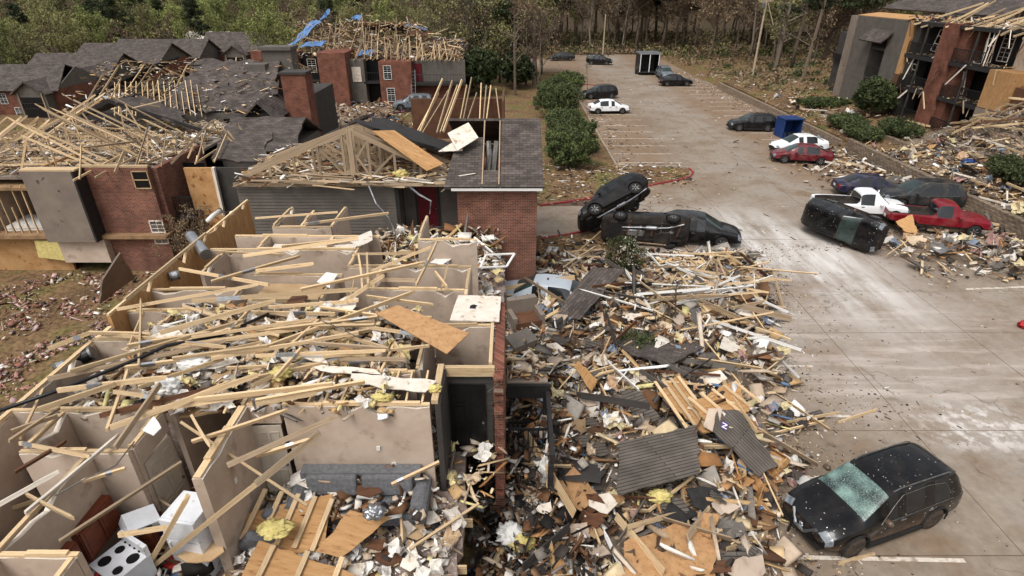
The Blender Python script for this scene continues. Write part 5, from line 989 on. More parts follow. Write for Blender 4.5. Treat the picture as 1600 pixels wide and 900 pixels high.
    if under:
        u = MB(); z = .2
        u.tube([(1.3, .2, z), (.2, .25, z - .02), (-.6, .25, z - .02), (-1.2, .3, z), (-2.0, .55, z)], .045, 6); ux = u.build('exhaust', M['metal'], t); MB().lathe([(.1, -.3), (.12, -.25), (.12, .25), (.1, .3)], 10, 'X', (-.3, .26, z)).build('muffler', M['metal'], t)
        MB().tube([(K['wb'][1], -.7, .3), (K['wb'][1], .7, .3)], .06, 6).lathe([(.1, -.14), (.17, 0), (.1, .14)], 10, 'Y', (K['wb'][1], 0, .3)).build('rear_axle', M['steel'], t); MB().tube([(K['wb'][0], -.7, .3), (K['wb'][0], .7, .3)], .05, 6).build('front_axle', M['steel'], t); MB().tube([(K['wb'][0] - .2, 0, .25), (K['wb'][1], 0, .28)], .05, 6).build('drive_shaft', M['steel'], t)
        for i in range(9): x = 1.9 - i * .45; MB().beam((x, -.62 + .2 * (i % 3), .21), (x - U(-.1, .3), .62 - .25 * (i % 2), .22), U(.05, .12), .06).build('cross_member', M[('steel', 'under', 'brownply')[i % 3]], t)
        for s in (-1, 1): MB().beam((2.0, s * .5, .22), (-2.0, s * .5, .23), .1, .08).build('chassis_rail', M['under'], t); MB().beam((K['wb'][0], s * .2, .25), (K['wb'][0] - .1, s * .75, .3), .06, .05).build('control_arm', M['steel'], t)
        MB().box((.5, -.1, .19), (.9, .35, .05), None, 0, .03).build('heat_shield', M['metal'], t)
        MB().box((-.9, -.35, .2), (.8, .6, .16), None, 0, .02).build('fuel_tank', M['under'], t); MB().box((1.7, 0, .24), (.6, .9, .12), None, 0, .03).build('engine_tray', M['rubber'], t); link('spare_wheel', tm, t, xf((-2.0 if kind != 'sedan' else -1.9, 0, .3), (R(90), 0, 0)))
    return t
def hd(dx, dy): return math.atan2(dy, dx)
GB = 'overturned black cars by the red kerb'
car('black_suv', 'black mud-splashed SUV with shattered green windscreen, alone in the foreground', 'suv', 'blackmud', (9.75, 11.15, 0), hd(-2.75, -.95), wind='crack', muddy=True, chrome=True)
car('black_sedan', 'long black sedan upright beside the two overturned cars', 'sedan', 'black', (10.3, 30.5, 0), R(-14), chrome=True, scale=1.08)
# two cars on their sides, undersides to the camera
car('overturned_suv', 'overturned black SUV tilted up on its side showing its spare wheel', 'suv', 'black', (6.1, 31.2, 1.45), 0, rot=(R(62), R(20), R(202)), under=True)
car('overturned_sedan', 'overturned dark sedan on its side in front of the tilted SUV', 'sedan', 'black', (7.3, 29.2, .95), 0, rot=(R(84), 0, R(172)), under=True)
car('rolled_suv', 'black SUV rolled on its side with its roof towards the lot', 'suv', 'blackmud', (19.3, 30.6, .95), 0, rot=(R(82), 0, R(-68)), under=True)
car('white_pickup', 'white pickup wedged behind the rolled black SUV', 'pickup', 'white', (21.6, 34.0, .1), R(-8))
car('navy_sedan', 'dark blue sedan behind the white pickup with damaged boot', 'sedan', 'navy', (24.6, 38.3, .05), R(-8), scale=.95)
car('dark_suv', 'dark grey SUV with pale windscreen beside the stone wall', 'suv', 'darkgrey', (26.6, 36.0, .05), R(172), chrome=True, scale=1.04)
car('red_pickup', 'red pickup nosed toward the debris beside the stone wall', 'pickup', 'red', (25.0, 31.9, .1), R(-16))
car('maroon_sedan', 'maroon sedan parked with debris around its tail', 'sedan', 'maroon', (23.7, 46.8, 0), R(168), scale=.97)
car('white_sedan', 'white sedan with crushed bonnet behind the maroon one', 'sedan', 'white', (24.9, 50.0, 0), R(186))
car('black_hatchback', 'black hatchback left of the blue dumpster', 'wagon', 'black', (23.9, 58.4, 0), R(176))
car('white_sedan', 'clean white sedan parked alone in the left bays', 'sedan', 'white', (10.9, 66.9, 0), R(4), scale=.98)
car('black_hatchback', 'black hatchback parked behind the clean white sedan', 'wagon', 'black', (11.1, 76.2, 0), R(190))
car('black_sedan', 'black sedan parked across the far right bays', 'sedan', 'black', (23.3, 86.3, 0), R(2))
car('grey_offroader', 'grey off-roader nosed up to the black trailer', 'suv', 'grey', (23.4, 93.2, 0), R(-88))
car('black_offroader', 'black off-roader at the far end of the lot', 'suv', 'black', (15.6, 110, 0), R(-12))
car('dark_saloon', 'dark saloon farthest away under the trees', 'sedan', 'darkgrey', (9.4, 116, 0), R(188))
car('grey_crossover', 'grey crossover parked before the far brick block, left one', 'suv', 'grey', (-11.4, 68.8, 0), R(184)); car('grey_crossover', 'grey crossover parked before the far brick block, right and nearer one', 'suv', 'grey', (-8.7, 65.0, 0), R(196))
car('white_coupe', 'white car with blue roof reflection by the left houses', 'sedan', 'white', (-55.0, 80.6, gz(-55, 80.6)), R(200)); car('dark_coupe', 'dark car parked beside the brick townhouse', 'sedan', 'black', (-52.5, 92, gz(-52.5, 92)), R(95))
car('silver_sedan', 'silver sedan half hidden by the brick end wall', 'sedan', 'silver', (1.5, 22.7, 0), R(168))
# trailer and dumpsters
t = thing('cargo_trailer', 'black open-fronted trailer beside the grey off-roader', 'trailer', (21.6, 98.0, 0)); boxpart('side_panel', t, (-1.6, -1.6, .5), (-1.5, 1.6, 3.1), 'black'); boxpart('side_panel', t, (1.5, -1.6, .5), (1.6, 1.6, 3.1), 'black'); boxpart('back_panel', t, (-1.5, 1.5, .5), (1.5, 1.6, 3.1), 'dsiding'); boxpart('deck', t, (-1.6, -1.6, .35), (1.6, 1.6, .5), 'trim'); boxpart('roof', t, (-1.7, -1.7, 3.1), (1.7, 1.7, 3.3), 'metal')
for x in (-1.45, 0, 1.45): boxpart('frame_post', t, (x - .06, -1.68, .5), (x + .06, -1.58, 3.1), 'white')
for s in (-1, 1): MB().lathe([(.2, s * 1.62), (.34, s * 1.63), (.34, s * 1.8), (.2, s * 1.81)], 14, 'X', (0, 0, .34)).build('wheel', M['rubber'], t)
def dumpster(label, loc, rz, sx, sy, sz, roofed=False):
    t = thing('dumpster', label, 'dumpster', loc, rz); th = .08
    boxpart('side', t, (-sx / 2, -sy / 2, 0), (-sx / 2 + th, sy / 2, sz), 'blue'); boxpart('side', t, (sx / 2 - th, -sy / 2, 0), (sx / 2, sy / 2, sz), 'blue'); boxpart('back', t, (-sx / 2 + th, sy / 2 - th, 0), (sx / 2 - th, sy / 2, sz), 'blue'); boxpart('floor', t, (-sx / 2 + th, -sy / 2, 0), (sx / 2 - th, sy / 2 - th, .1), 'blue'); boxpart('front', t, (-sx / 2 + th, -sy / 2, .1), (sx / 2 - th, -sy / 2 + th, sz * .35 if roofed else sz * .95), 'blue' if not roofed else 'black')
    if roofed: boxpart('lid', t, (-sx / 2 - .05, -sy / 2 - .05, sz), (sx / 2 + .05, sy / 2 + .05, sz + .1), 'blue')
    for i in range(4): x = -sx / 2 + sx * (i + .5) / 4; boxpart('rib', t, (x - .05, -sy / 2 - .05, 0), (x + .05, -sy / 2 - .002, sz * (.9 if not roofed else .33)), 'blue')
    return t
dumpster('blue open-fronted dumpster standing between the black hatchback and white sedan', (26.3, 55.6, 0), .1, 1.8, 1.6, 1.7, True); dumpster('blue dumpster at the left edge of the picture', (-33.2, 33.4, gz(-33, 33)), .5, 4.0, 1.8, 2.2)
# ---------- wreckage: boards, sheets and fine debris ----------
def mask_c(x, y):
    """distance inside the debris field beside the near block (0 at its edge)"""
    P = [(13.5, 29), (12.6, 26), (11.6, 22.8), (10.6, 19.4), (9.8, 16.6), (9.2, 13.6), (7.8, 11.3), (6.6, 9), (6.0, 4)]
    for (xa, ya), (xb, yb) in zip(P[:-1], P[1:]):
        if yb <= y <= ya: return min(xa + (xb - xa) * (ya - y) / (ya - yb) - x + 1.5 * mnoise.noise(Vector((y * .9, 7, 1))) + .8 * mnoise.noise(Vector((y * 2.6, 3, 5))), x + 1.2, max(0, 28.6 - y) + .2)
    return -1
def mh(x, y):
    d = mask_c(x, y)
    if d <= 0: return 0
    n_ = mnoise.noise(Vector((x * .55, y * .55, 3))) * .5 + .5; k = .9 if y < 23 else .35
    tr = max(0, 1 - abs(x - (1.6 + (y - 9) * .12)) / .8) * .5   # trough of bare soil beside the block
    return max(.02, sstep(0, 2.6, d) * (.15 + 1.5 * n_) * k - tr)
xs_ = np.arange(-1.2, 14, .3); ys_ = np.arange(3, 29, .3); mb = MB()
for y in ys_:
    for x in xs_: mb.v.append((x, y, mh(x, y) + (.0 if mask_c(x, y) > 0 else -.1) + U(-.03, .03)))
nx = len(xs_); mb.f = [(j * nx + i, j * nx + i + 1, (j + 1) * nx + i + 1, (j + 1) * nx + i) for j in range(len(ys_) - 1) for i in range(nx - 1)]; mb.m = [0] * len(mb.f)
mo = mb.build('rubble_mound', mat('rubble', srgb(128, 112, 96), srgb(80, 69, 60), 2.5, .95, .8, 9, c3=srgb(170, 150, 122), s3=9, a3=(.58, .66))); tag(mo, 'mound of crushed dark wreckage beside the near block', 'rubble', None, 'stuff')

PAL = dict(pine=[(196, 168, 128), (180, 148, 106), (206, 184, 148)], osb=[(168, 126, 84), (148, 106, 68), (130, 92, 62)], white=[(226, 220, 210), (208, 200, 188), (238, 234, 228)], grey=[(120, 112, 104), (92, 86, 80), (150, 142, 132)], dark=[(46, 42, 40), (32, 30, 29), (62, 55, 50)], brown=[(104, 74, 52), (82, 58, 42), (126, 96, 70)], beige=[(184, 164, 142), (166, 144, 120), (196, 180, 160)], yellow=[(204, 192, 136)], brick=[(156, 110, 98), (138, 92, 80), (172, 132, 118), (150, 118, 106)], blue=[(70, 90, 130), (96, 120, 150)], red=[(150, 40, 40)], pink=[(190, 160, 158)])
def scatter(name, label, n, samp, pal, long_=.45, size=(.05, .3), lift=.25, tilt=.35, ax=None):
    """fine wreckage nobody could count: jittered splinters and flat shards in one mesh"""
    ks = [k for k, w_ in pal for _ in range(w_)]; C = []; D = []; E_ = []; K = []
    while len(C) < n:
        p = samp()
        if p is None: continue
        x, y, z = p; s = size[0] * (size[1] / size[0]) ** (random.random() ** 1.4)
        if random.random() < long_: d = (s * U(1.6, 4), s * U(.1, .26) + .012, s * U(.08, .2) + .01)
        else: d = (s * U(.7, 1.6), s * U(.5, 1.2), s * U(.05, .2) + .012)
        C.append((x, y, z + U(0, lift))); D.append(d); E_.append((random.gauss(0, tilt), random.gauss(0, tilt), U(0, 6.28) if ax is None else random.gauss(ax, .5))); K.append([c for c in srgb(*random.choice(PAL[random.choice(ks)]))[:3]])
    C, D, E_, K = map(np.array, (C, D, E_, K)); n = len(C)
    base = np.array([(-1, -1, -1), (1, -1, -1), (1, 1, -1), (-1, 1, -1), (-1, -1, 1), (1, -1, 1), (1, 1, 1), (-1, 1, 1)]) * .5
    V = base[None] * D[:, None] * (1 + RNG.uniform(-.35, .25, (n, 8, 3)))
    cx, cy, cz = np.cos(E_).T; sx, sy, sz = np.sin(E_).T; z0 = np.zeros(n); o1 = np.ones(n)
    Rx = np.stack([o1, z0, z0, z0, cx, -sx, z0, sx, cx], 1).reshape(n, 3, 3); Ry = np.stack([cy, z0, sy, z0, o1, z0, -sy, z0, cy], 1).reshape(n, 3, 3); Rz = np.stack([cz, -sz, z0, sz, cz, z0, z0, z0, o1], 1).reshape(n, 3, 3)
    V = np.einsum('nij,nkj->nki', Rz @ Ry @ Rx, V) + C[:, None]
    F = np.array([(3, 2, 1, 0), (4, 5, 6, 7), (0, 1, 5, 4), (1, 2, 6, 5), (2, 3, 7, 6), (3, 0, 4, 7)]); F = (F[None] + 8 * np.arange(n)[:, None, None]).reshape(-1)
    me = bpy.data.meshes.new(name); me.vertices.add(n * 8); me.vertices.foreach_set('co', V.reshape(-1).astype(np.float32)); me.loops.add(n * 24); me.loops.foreach_set('vertex_index', F.astype(np.int32)); me.polygons.add(n * 6); me.polygons.foreach_set('loop_start', np.arange(0, n * 24, 4, dtype=np.int32))
    me.update(calc_edges=True); ca = me.color_attributes.new('Col', 'FLOAT_COLOR', 'POINT'); ca.data.foreach_set('color', np.repeat(np.concatenate([K, np.ones((n, 1))], 1), 8, 0).reshape(-1).astype(np.float32)); me.materials.append(M['debris'])
    return tag(link(name, me), label, 'debris', None, 'stuff')
def S_center():
    x, y = U(-1, 13), U(5, 28.4); d = mask_c(x, y)
    if d <= 0 or random.random() > .35 + d: return None
    return (x, y, mh(x, y))
mixA = [('pine', 12), ('osb', 6), ('white', 9), ('grey', 10), ('dark', 7), ('brown', 8), ('beige', 13), ('yellow', 1), ('blue', 1)]
scatter('fine_debris', 'splintered wood, plaster and shingle scraps heaped beside the near block', 9500, S_center, mixA, .6, (.03, .24), .2)
scatter('fine_debris', 'larger broken shards through the heap beside the near block', 1500, S_center, mixA, .45, (.22, .7), .35, .45)
def crumple(name, label, n, samp, cols, size=(.12, .45)):
    V = []; F = []; K = []
    g = np.linspace(-.5, .5, 5); gx, gy = np.meshgrid(g, g)
    for i in range(n):
        p = None
        while p is None: p = samp()
        sz = U(*size); z = RNG.normal(size=(5, 5)) * .22; z = (z + np.roll(z, 1, 0) + np.roll(z, 1, 1)) * .6
        q = np.stack([(gx + RNG.normal(size=(5, 5)) * .07) * sz * U(.7, 1.5), (gy + RNG.normal(size=(5, 5)) * .07) * sz, z * sz], -1).reshape(-1, 3); a = U(0, 6.28); t = random.gauss(0, .4)
        Rm = np.array(Euler((t, random.gauss(0, .4), a)).to_matrix()); V.append(q @ Rm.T + (p[0], p[1], p[2] + U(.1, .35))); b0 = i * 25
        F += [(b0 + r * 5 + c, b0 + r * 5 + c + 1, b0 + r * 5 + c + 6, b0 + r * 5 + c + 5) for r in range(4) for c in range(4)]; K += [srgb(*random.choice(cols))] * 25
    me = bpy.data.meshes.new(name); me.from_pydata(np.concatenate(V).tolist(), [], F); ca = me.color_attributes.new('Col', 'FLOAT_COLOR', 'POINT'); ca.data.foreach_set('color', np.array(K, np.float32).reshape(-1)); me.materials.append(M['debris']); return tag(link(name, me), label, 'debris', None, 'stuff')
CRC = [(214, 208, 200), (190, 182, 172), (160, 150, 140), (196, 182, 144), (92, 76, 62), (74, 66, 60), (110, 104, 98), (60, 56, 54), (150, 120, 112), (196, 176, 150), (120, 128, 140), (180, 150, 120)]
crumple('crumpled_scraps', 'crumpled insulation, cloth and foil caught in the heap beside the near block', 800, S_center, CRC)
def S_front():
    x, y = U(-1.0, 2.0), U(5, 14); return (x, y, mh(x, y) + U(0, .7))
scatter('fine_debris', 'dark tangle of scraps between the torn floor edge and black posts', 1600, S_front, [('dark', 6), ('brown', 5), ('white', 2), ('osb', 2), ('grey', 3)], .4, (.05, .35), .3, .5)
def S_lot():
    x = U(7, 28); y = U(6, 30); d = mask_c(x, y)
    p = .015 + .9 * math.exp(-max(0, -d) / .8); p = max(p, .5 * math.exp(-abs(math.hypot((x - 12) / 2, y - 15.6)) / .8))
    return (x, y, .012) if d < .1 and random.random() < p else None
scatter('lot_litter', 'small scraps strewn over the concrete lot', 3200, S_lot, [('pine', 3), ('white', 3), ('dark', 3), ('brown', 6), ('beige', 4), ('grey', 4)], .35, (.012, .075), .01, .06)
def S_far():
    x = U(8.6, 28.4); y = U(30, 100); e = min(x - 8.4, 28.6 - x)
    return (x, y, .01) if random.random() < .02 + .9 * math.exp(-e / 1.6) else None
scatter('lot_litter', 'twigs and scraps washed against the edges of the upper lot', 2800, S_far, [('pine', 3), ('white', 3), ('dark', 4), ('brown', 6), ('grey', 3)], .5, (.03, .22), .03, .12)
def S_N():
    x, y = U(-10.2, -.4), U(9.0, 21.5)
    dens = 1.0 if 9.4 < y < 13.2 and x < -2 else .3
    z = 5.05 if (9.4 < y < 13.6 and -9.2 < x < -2.4) else F2
    return (x, y, z + U(0, .2)) if random.random() < dens else None
mixN = [('pine', 5), ('white', 5), ('beige', 7), ('osb', 2), ('grey', 3), ('dark', 2), ('brown', 3), ('yellow', 1)]
scatter('fine_debris', 'plaster scraps and splinters lying over the roofless rooms', 4600, S_N, mixN, .4, (.04, .32), .18, .3)
def S_L():
    x, y = U(-5.4, -1.2), U(4.4, 9.3); return (x, y, F2 + .01) if random.random() < .5 + .1 * (-x) else None
scatter('fine_debris', 'ceiling scraps littering the carpet of the open living room', 2200, S_L, [('beige', 6), ('white', 5), ('brown', 2), ('dark', 2), ('pine', 2), ('yellow', 1)], .25, (.02, .28), .12, .3)
def S_couch():
    x, y = U(-4.7, -1.9), U(8.3, 9.35); return (x, y, F2 + (.5 if y < 9.05 else .75))
scatter('fine_debris', 'ceiling pieces heaped over the couch', 120, S_couch, [('beige', 6), ('white', 5), ('brown', 3), ('osb', 2), ('dark', 1)], .25, (.08, .4), .1, .4)
def S_attic():
    return (U(-31, -19), U(29.3, 41), 4.2)
scatter('fine_debris', 'lath and plaster scraps over the left block attic', 1600, S_attic, [('pine', 6), ('beige', 5), ('white', 3), ('brown', 3), ('grey', 3)], .6, (.08, .4), .3, .35)
def S_K():
    x, y = U(-10.2, -5.8), U(4.4, 9.2); return (x, y, F2 + .01)
scatter('fine_debris', 'broken crockery and plaster on the kitchen floors', 1500, S_K, [('beige', 5), ('white', 5), ('brown', 4), ('dark', 3), ('pine', 2), ('blue', 1), ('red', 1)], .35, (.04, .5), .4, .5)
def S_M():
    x, y = U(-12, -2.6), U(24.2, 30); return (x, y, 5.25)
scatter('fine_debris', 'splinters and lath spilling along the eave of the middle block', 1700, S_M, [('pine', 6), ('white', 3), ('beige', 4), ('brown', 5), ('osb', 3), ('dark', 2)], .75, (.06, .4), .4, .25, 0)
def S_gap():
    x, y = U(-10, -.6), U(21.5, 24.4); return (x, y, (F2 if x > -6 else 1.5) + U(-.6, .5))
scatter('fine_debris', 'tumbled boards and plaster in the gap before the grey siding', 1500, S_gap, mixN, .5, (.08, .6), .3, .5)
def S_brick():
    x, y = U(-27, -10.8), U(13, 28.5); 
    if random.random() > (.9 * math.exp(-abs(y - 23 + (x + 18) * -.35) / 4) + .1) * sstep(-.25, .35, mnoise.noise(Vector((x * .45, y * .45, 9)))): return None
    return (x, y, gz(x, y))
scatter('brick_rubble', 'pink brick rubble strewn over the ground left of the near block', 5600, S_brick, [('brick', 9), ('beige', 3), ('white', 1), ('grey', 2), ('dark', 2), ('brown', 2), ('pink', 2)], .12, (.04, .24), .1, .4)
def S_left():
    x, y = U(-33, -17.6), U(29, 58)
    if y < 42: return (x, y, 4.2) if x < -18.8 else None
    return (x, y, 4.7 + .44 * max(0, 6 - abs(y - 49.3))) if y < 50 or random.random() < .3 else None
scatter('fine_debris', 'splintered roof timber covering the left and chimney blocks', 2000, S_left, [('pine', 8), ('osb', 2), ('white', 2), ('beige', 3), ('brown', 4), ('dark', 3), ('grey', 3)], .75, (.08, .36), .35, .25)
def S_F():
    x, y = U(-27, -6), U(73, 86); z = 5.0 + max(0, 3.4 - abs(y - 79.5) * .7) * (1 if x < -11 else .4); return (x, y, z)
scatter('fine_debris', 'splintered roof timber covering the far tarped block', 3400, S_F, [('pine', 7), ('oldw', 0), ('osb', 2), ('white', 1), ('brown', 6), ('dark', 3), ('beige', 3)], .8, (.12, .45), .6, .4)
def S_court():
    x, y = U(-34, -4), U(58, 72); return (x, y, .02) if random.random() < .6 else None
scatter('fine_debris', 'branches and boards strewn in the court before the far block', 2200, S_court, [('pine', 3), ('brown', 6), ('dark', 5), ('white', 2), ('beige', 2), ('blue', 1)], .65, (.1, .5), .5, .4)
def S_bank():
    x, y = U(20.5, 44), U(24.5, 70)
    if x < 28.6:
        k = math.exp(-((x - 24.5) / 4.5) ** 2 - ((y - 28.0) / 2.2) ** 2) + .75 * math.exp(-(28.4 - x) / 1.8) * (y < 54) + .3 * math.exp(-((x - 26) / 3) ** 2 - ((y - 42.5) / 3) ** 2)
        return (x, y, .02 + .45 * math.exp(-((x - 24) / 3.5) ** 2 - ((y - 28.6) / 1.6) ** 2)) if random.random() < k else None
    if x > 35.5 and y > 45: return None
    return (x, y, gz(x, y) + bank_h(x, y)) if random.random() < (1 if y < 46 else .15) else None
def bank_h(x, y): return 3.4 * math.exp(-((x - 37) / 3.6) ** 2 - ((y - 41.5) / 4.2) ** 2)
mb = MB(); xs_ = np.arange(29.3, 48, .6); ys_ = np.arange(24, 50, .6)
for y in ys_:
    for x in xs_: mb.v.append((x, y, gz(x, y) - .15 + bank_h(x, y) + U(-.08, .1)))
nx = len(xs_); mb.f = [(j * nx + i, j * nx + i + 1, (j + 1) * nx + i + 1, (j + 1) * nx + i) for j in range(len(ys_) - 1) for i in range(nx - 1)]; mb.m = [0] * len(mb.f)
tag(mb.build('rubble_mound', bpy.data.materials['rubble']), 'mound of wreckage slumped from the right block onto the bank', 'rubble', None, 'stuff')
mixR = [('pine', 6), ('white', 3), ('beige', 4), ('brown', 6), ('dark', 4), ('grey', 4), ('osb', 3)]
scatter('fine_debris', 'wreckage strewn over the bank, stone wall and stranded vehicles', 8500, S_bank, mixR, .5, (.05, .4), .25, .3)
crumple('crumpled_scraps', 'crumpled insulation and cloth over the roofless rooms', 420, S_N, CRC[:3] + [(222, 216, 206), (196, 176, 150), (206, 190, 140)], (.1, .34))
crumple('crumpled_scraps', 'crumpled paper and insulation on the living room floor', 160, S_L, CRC[:3] + [(222, 216, 206), (176, 150, 120)], (.1, .32))
crumple('crumpled_scraps', 'crumpled scraps caught in the right-hand wreckage', 500, S_bank, CRC, (.2, .7))
def S_verge():
    x, y = U(1.6, 13.5), U(24, 46); 
    if y > 31 and y < 36.5: return None
    if x > 7 and 24 < y < 41 and mask_c(x, y) < 0: return None
    return (x, y, .06) if random.random() < .6 else None
scatter('fine_debris', 'scraps on the verge and island round the red kerb', 1500, S_verge, [('pine', 3), ('white', 3), ('brown', 5), ('dark', 3), ('grey', 3)], .5, (.05, .3), .05, .15)
def S_rbank():
    x, y = U(29, 37), U(56, 96); return (x, y, gz(x, y)) if random.random() < .5 else None
scatter('fine_debris', 'boards and branches scattered on the far right bank', 1100, S_rbank, [('pine', 4), ('white', 4), ('brown', 6), ('dark', 3), ('grey', 2)], .55, (.06, .3), .08, .2)

# ---------- single boards ----------
LMN = [(-3.3, 9.5, 'above the couch wall'), (-6.5, 8, 'above the front kitchen'), (-9.3, 9.5, 'above the left kitchen'), (-3.5, 6.5, 'in the open living room'), (-8.5, 11, 'near the black drum'), (-6, 11, 'over the torn centre ceilings'), (-3.2, 12, 'left of the orange sheet'), (-9, 14, 'over the white hatch room'), (-6.3, 14.5, 'over the room right of the hatch'), (-3, 16, 'over the beige rear wall'), (-8, 17.5, 'over the narrow rear rooms'), (-5, 19, 'over the small rooms before the siding'), (-9.8, 18.5, 'beside the silver water heater')]
LMC = [(5, 26, 'below the blossom shrub'), (9.5, 27, 'in front of the black sedan'), (6.5, 22, 'above the shingled slab'), (10, 21, 'at the lot edge beside the shingled slab'), (3.2, 21, 'beside the leaning shingled piece'), (6.6, 18, 'around the small bare tree'), (3, 17, 'along the dark soil trough'), (7.5, 15.5, 'around the stud wall frames'), (10.5, 15.5, 'reaching onto the lot'), (4.5, 13, 'around the ribbed siding panel'), (2.2, 12, 'around the orange sheathing square'), (7.3, 12, 'beside the foreground SUV'), (4, 9.5, 'around the bottom plywood sheet'), (.5, 10, 'by the black posts'), (.5, 16, 'by the landing')]
LMR = [(22, 28, 'in front of the rolled SUV'), (26, 28, 'in front of the red pickup'), (27, 43, 'behind the navy sedan'), (26.5, 48, 'beside the maroon sedan'), (31, 32, 'above the low stone wall'), (33, 38, 'around the buried shrub'), (37, 41, 'slumped from the right block'), (32, 46, 'below the hedges'), (34, 55, 'below the round shrub')]
def board(p0, p1, w=.04, h=.12, m='lumber', label='', group='', var=None):
    o = bar('timber_board', p0, p1, w, h, m, None, U(-.5, .5), random.choice((0, 1, 2, 3)) if var is None else var); L_ = LMN if group == GN else LMC if group == GC else LMR; c = (Vector(p0) + Vector(p1)) / 2; ph = landmark(c.x, c.y, L_); ln = (Vector(p1) - Vector(p0)).length; sz = 'long ' if ln > 3 else 'short ' if ln < 1.6 else ''; kd = {'lumber': 'pale pine board', 'oldlumber': 'grey weathered board', 'white': 'white painted board', 'brownply': 'dark brown board', 'gypsum': 'white board', 'trim': 'black trim board', 'dsiding': 'dark grey siding strip', 'siding': 'grey siding strip'}[m]; return tag(o, sz + kd + ' lying loose ' + ph, 'board', sz + kd + 's ' + ph)
GN = 'loose boards over the near block'; LN = 'loose pale pine board lying across the roofless walls of the near block'
NB = [(75, 545, 140, 520), (140, 520, 235, 523), (110, 580, 380, 501), (75, 592, 352, 533), (195, 574, 352, 554), (167, 672, 200, 577), (172, 668, 402, 586), (178, 612, 250, 622), (220, 604, 350, 560), (400, 548, 648, 455), (400, 518, 590, 495), (432, 505, 585, 504), (415, 511, 585, 508), (400, 556, 602, 548), (475, 535, 608, 545), (510, 515, 607, 545), (445, 548, 498, 500), (460, 538, 590, 513), (400, 626, 570, 596), (400, 631, 495, 614), (607, 522, 633, 563), (595, 580, 617, 532), (512, 560, 633, 561), (355, 727, 527, 650), (222, 898, 402, 755), (225, 896, 296, 772), (283, 660, 480, 790), (300, 690, 450, 640), (400, 756, 500, 676), (400, 712, 486, 686), (640, 858, 748, 787), (620, 740, 630, 848), (612, 757, 686, 722), (470, 452, 665, 409), (575, 426, 673, 386), (650, 446, 683, 377), (570, 436, 650, 438), (560, 398, 566, 452), (573, 396, 575, 445), (690, 450, 700, 408), (680, 425, 698, 448), (400, 423, 490, 412), (300, 470, 560, 452), (250, 520, 430, 470), (330, 560, 560, 520), (350, 600, 540, 560), (300, 625, 520, 600), (240, 640, 420, 612), (180, 700, 250, 600), (90, 610, 260, 590), (60, 640, 180, 600), (420, 480, 560, 470), (430, 590, 470, 545), (300, 650, 330, 700), (500, 480, 640, 500), (330, 440, 470, 400), (380, 400, 560, 372), (440, 385, 530, 375), (280, 420, 420, 445), (540, 470, 600, 430), (270, 560, 420, 540), (200, 540, 330, 520)]
for i, (a, b, c, d) in enumerate(NB):
    lo = i in (30, 31, 32, 34); z = (F2 + .25 if i in (30, 31) else 4.2 if i == 32 else 5.45 + U(0, .35)); z2 = z + U(-.06, .2)
    if i in (24, 25): z, z2 = 3.0, 5.4
    if i in (26,): z, z2 = 5.5, 4.2
    board(W(a, b, z), W(c, d, z2), .05, U(.075, .115), random.choice(['lumber'] * 6 + ['oldlumber']), LN, GN, 1 + i % 3 if i % 2 else 0)
for i in range(24):
    x, y = U(-9.6, -2.2), U(9.6, 13.6) if i % 4 else U(13, 20); a = random.gauss(.12, .35) + (math.pi / 2 if random.random() < .18 else 0); l = U(1.2, 3.8); z = 5.38 + U(0, .4); d = Vector((math.cos(a), math.sin(a), U(-.06, .06))) * l / 2; c = Vector((x, y, z)); board(c - d, c + d, .04, U(.06, .1), random.choice(['lumber', 'lumber', 'lumber', 'oldlumber']), LN, GN)
GC = 'loose boards in the debris field'; LC = 'loose pine board lying in the debris heap between block and lot'
CB = [(975, 440, 1060, 500), (990, 470, 1080, 455), (985, 430, 1010, 490), (1040, 470, 1090, 530), (1075, 460, 1140, 530), (1010, 455, 1150, 480), (975, 475, 1040, 515), (1060, 430, 1180, 470), (1150, 470, 1195, 515), (1030, 400, 1150, 395), (1060, 430, 1140, 405), (1080, 420, 1092, 452), (1090, 605, 1180, 690), (1095, 555, 1165, 630), (1130, 560, 1150, 585), (940, 580, 985, 555), (1180, 730, 1225, 800), (1010, 820, 1090, 760), (905, 815, 970, 815), (930, 810, 1010, 822), (880, 830, 905, 760), (1120, 850, 1190, 822), (1030, 690, 1095, 740), (845, 600, 880, 565), (865, 640, 905, 590), (1215, 640, 1240, 620), (1230, 655, 1315, 635), (1310, 660, 1370, 640), (1200, 670, 1290, 650), (1130, 880, 1200, 830), (830, 890, 870, 800), (1310, 880, 1365, 865), (1205, 430, 1150, 440), (880, 420, 930, 385), (895, 400, 940, 360), (845, 390, 870, 398), (875, 395, 915, 389)]
for i, (a, b, c, d) in enumerate(CB):
    p, q = W(a, b, .5), W(c, d, .5); p.z = mh(p.x, p.y) + U(.2, .4); q.z = mh(q.x, q.y) + U(.2, .5)
    if mask_c(p.x, p.y) <= 0 and mask_c(q.x, q.y) <= 0: p, q = W(a, b, .05), W(c, d, .06)
    board(p, q, .04, U(.08, .12), 'lumber', LC, GC)
for i in range(95):
    while True:
        x, y = U(0, 12.5), U(6, 28)
        if mask_c(x, y) > .2 and (y > 20 or random.random() < .6): break
    a = U(0, 3.14); l = U(1.0, 2.8) * (1 if y < 20 else 1.25); c = Vector((x, y, mh(x, y) + U(.15, .45))); d = Vector((math.cos(a), math.sin(a), random.gauss(0, .14))) * l / 2; board(c - d, c + d, .045, U(.07, .13), random.choice(['lumber', 'lumber', 'oldlumber', 'white', 'brownply']), LC, GC)
GR = 'loose boards on the right bank'; LR = 'loose board in the wreckage around the right-hand vehicles and bank'
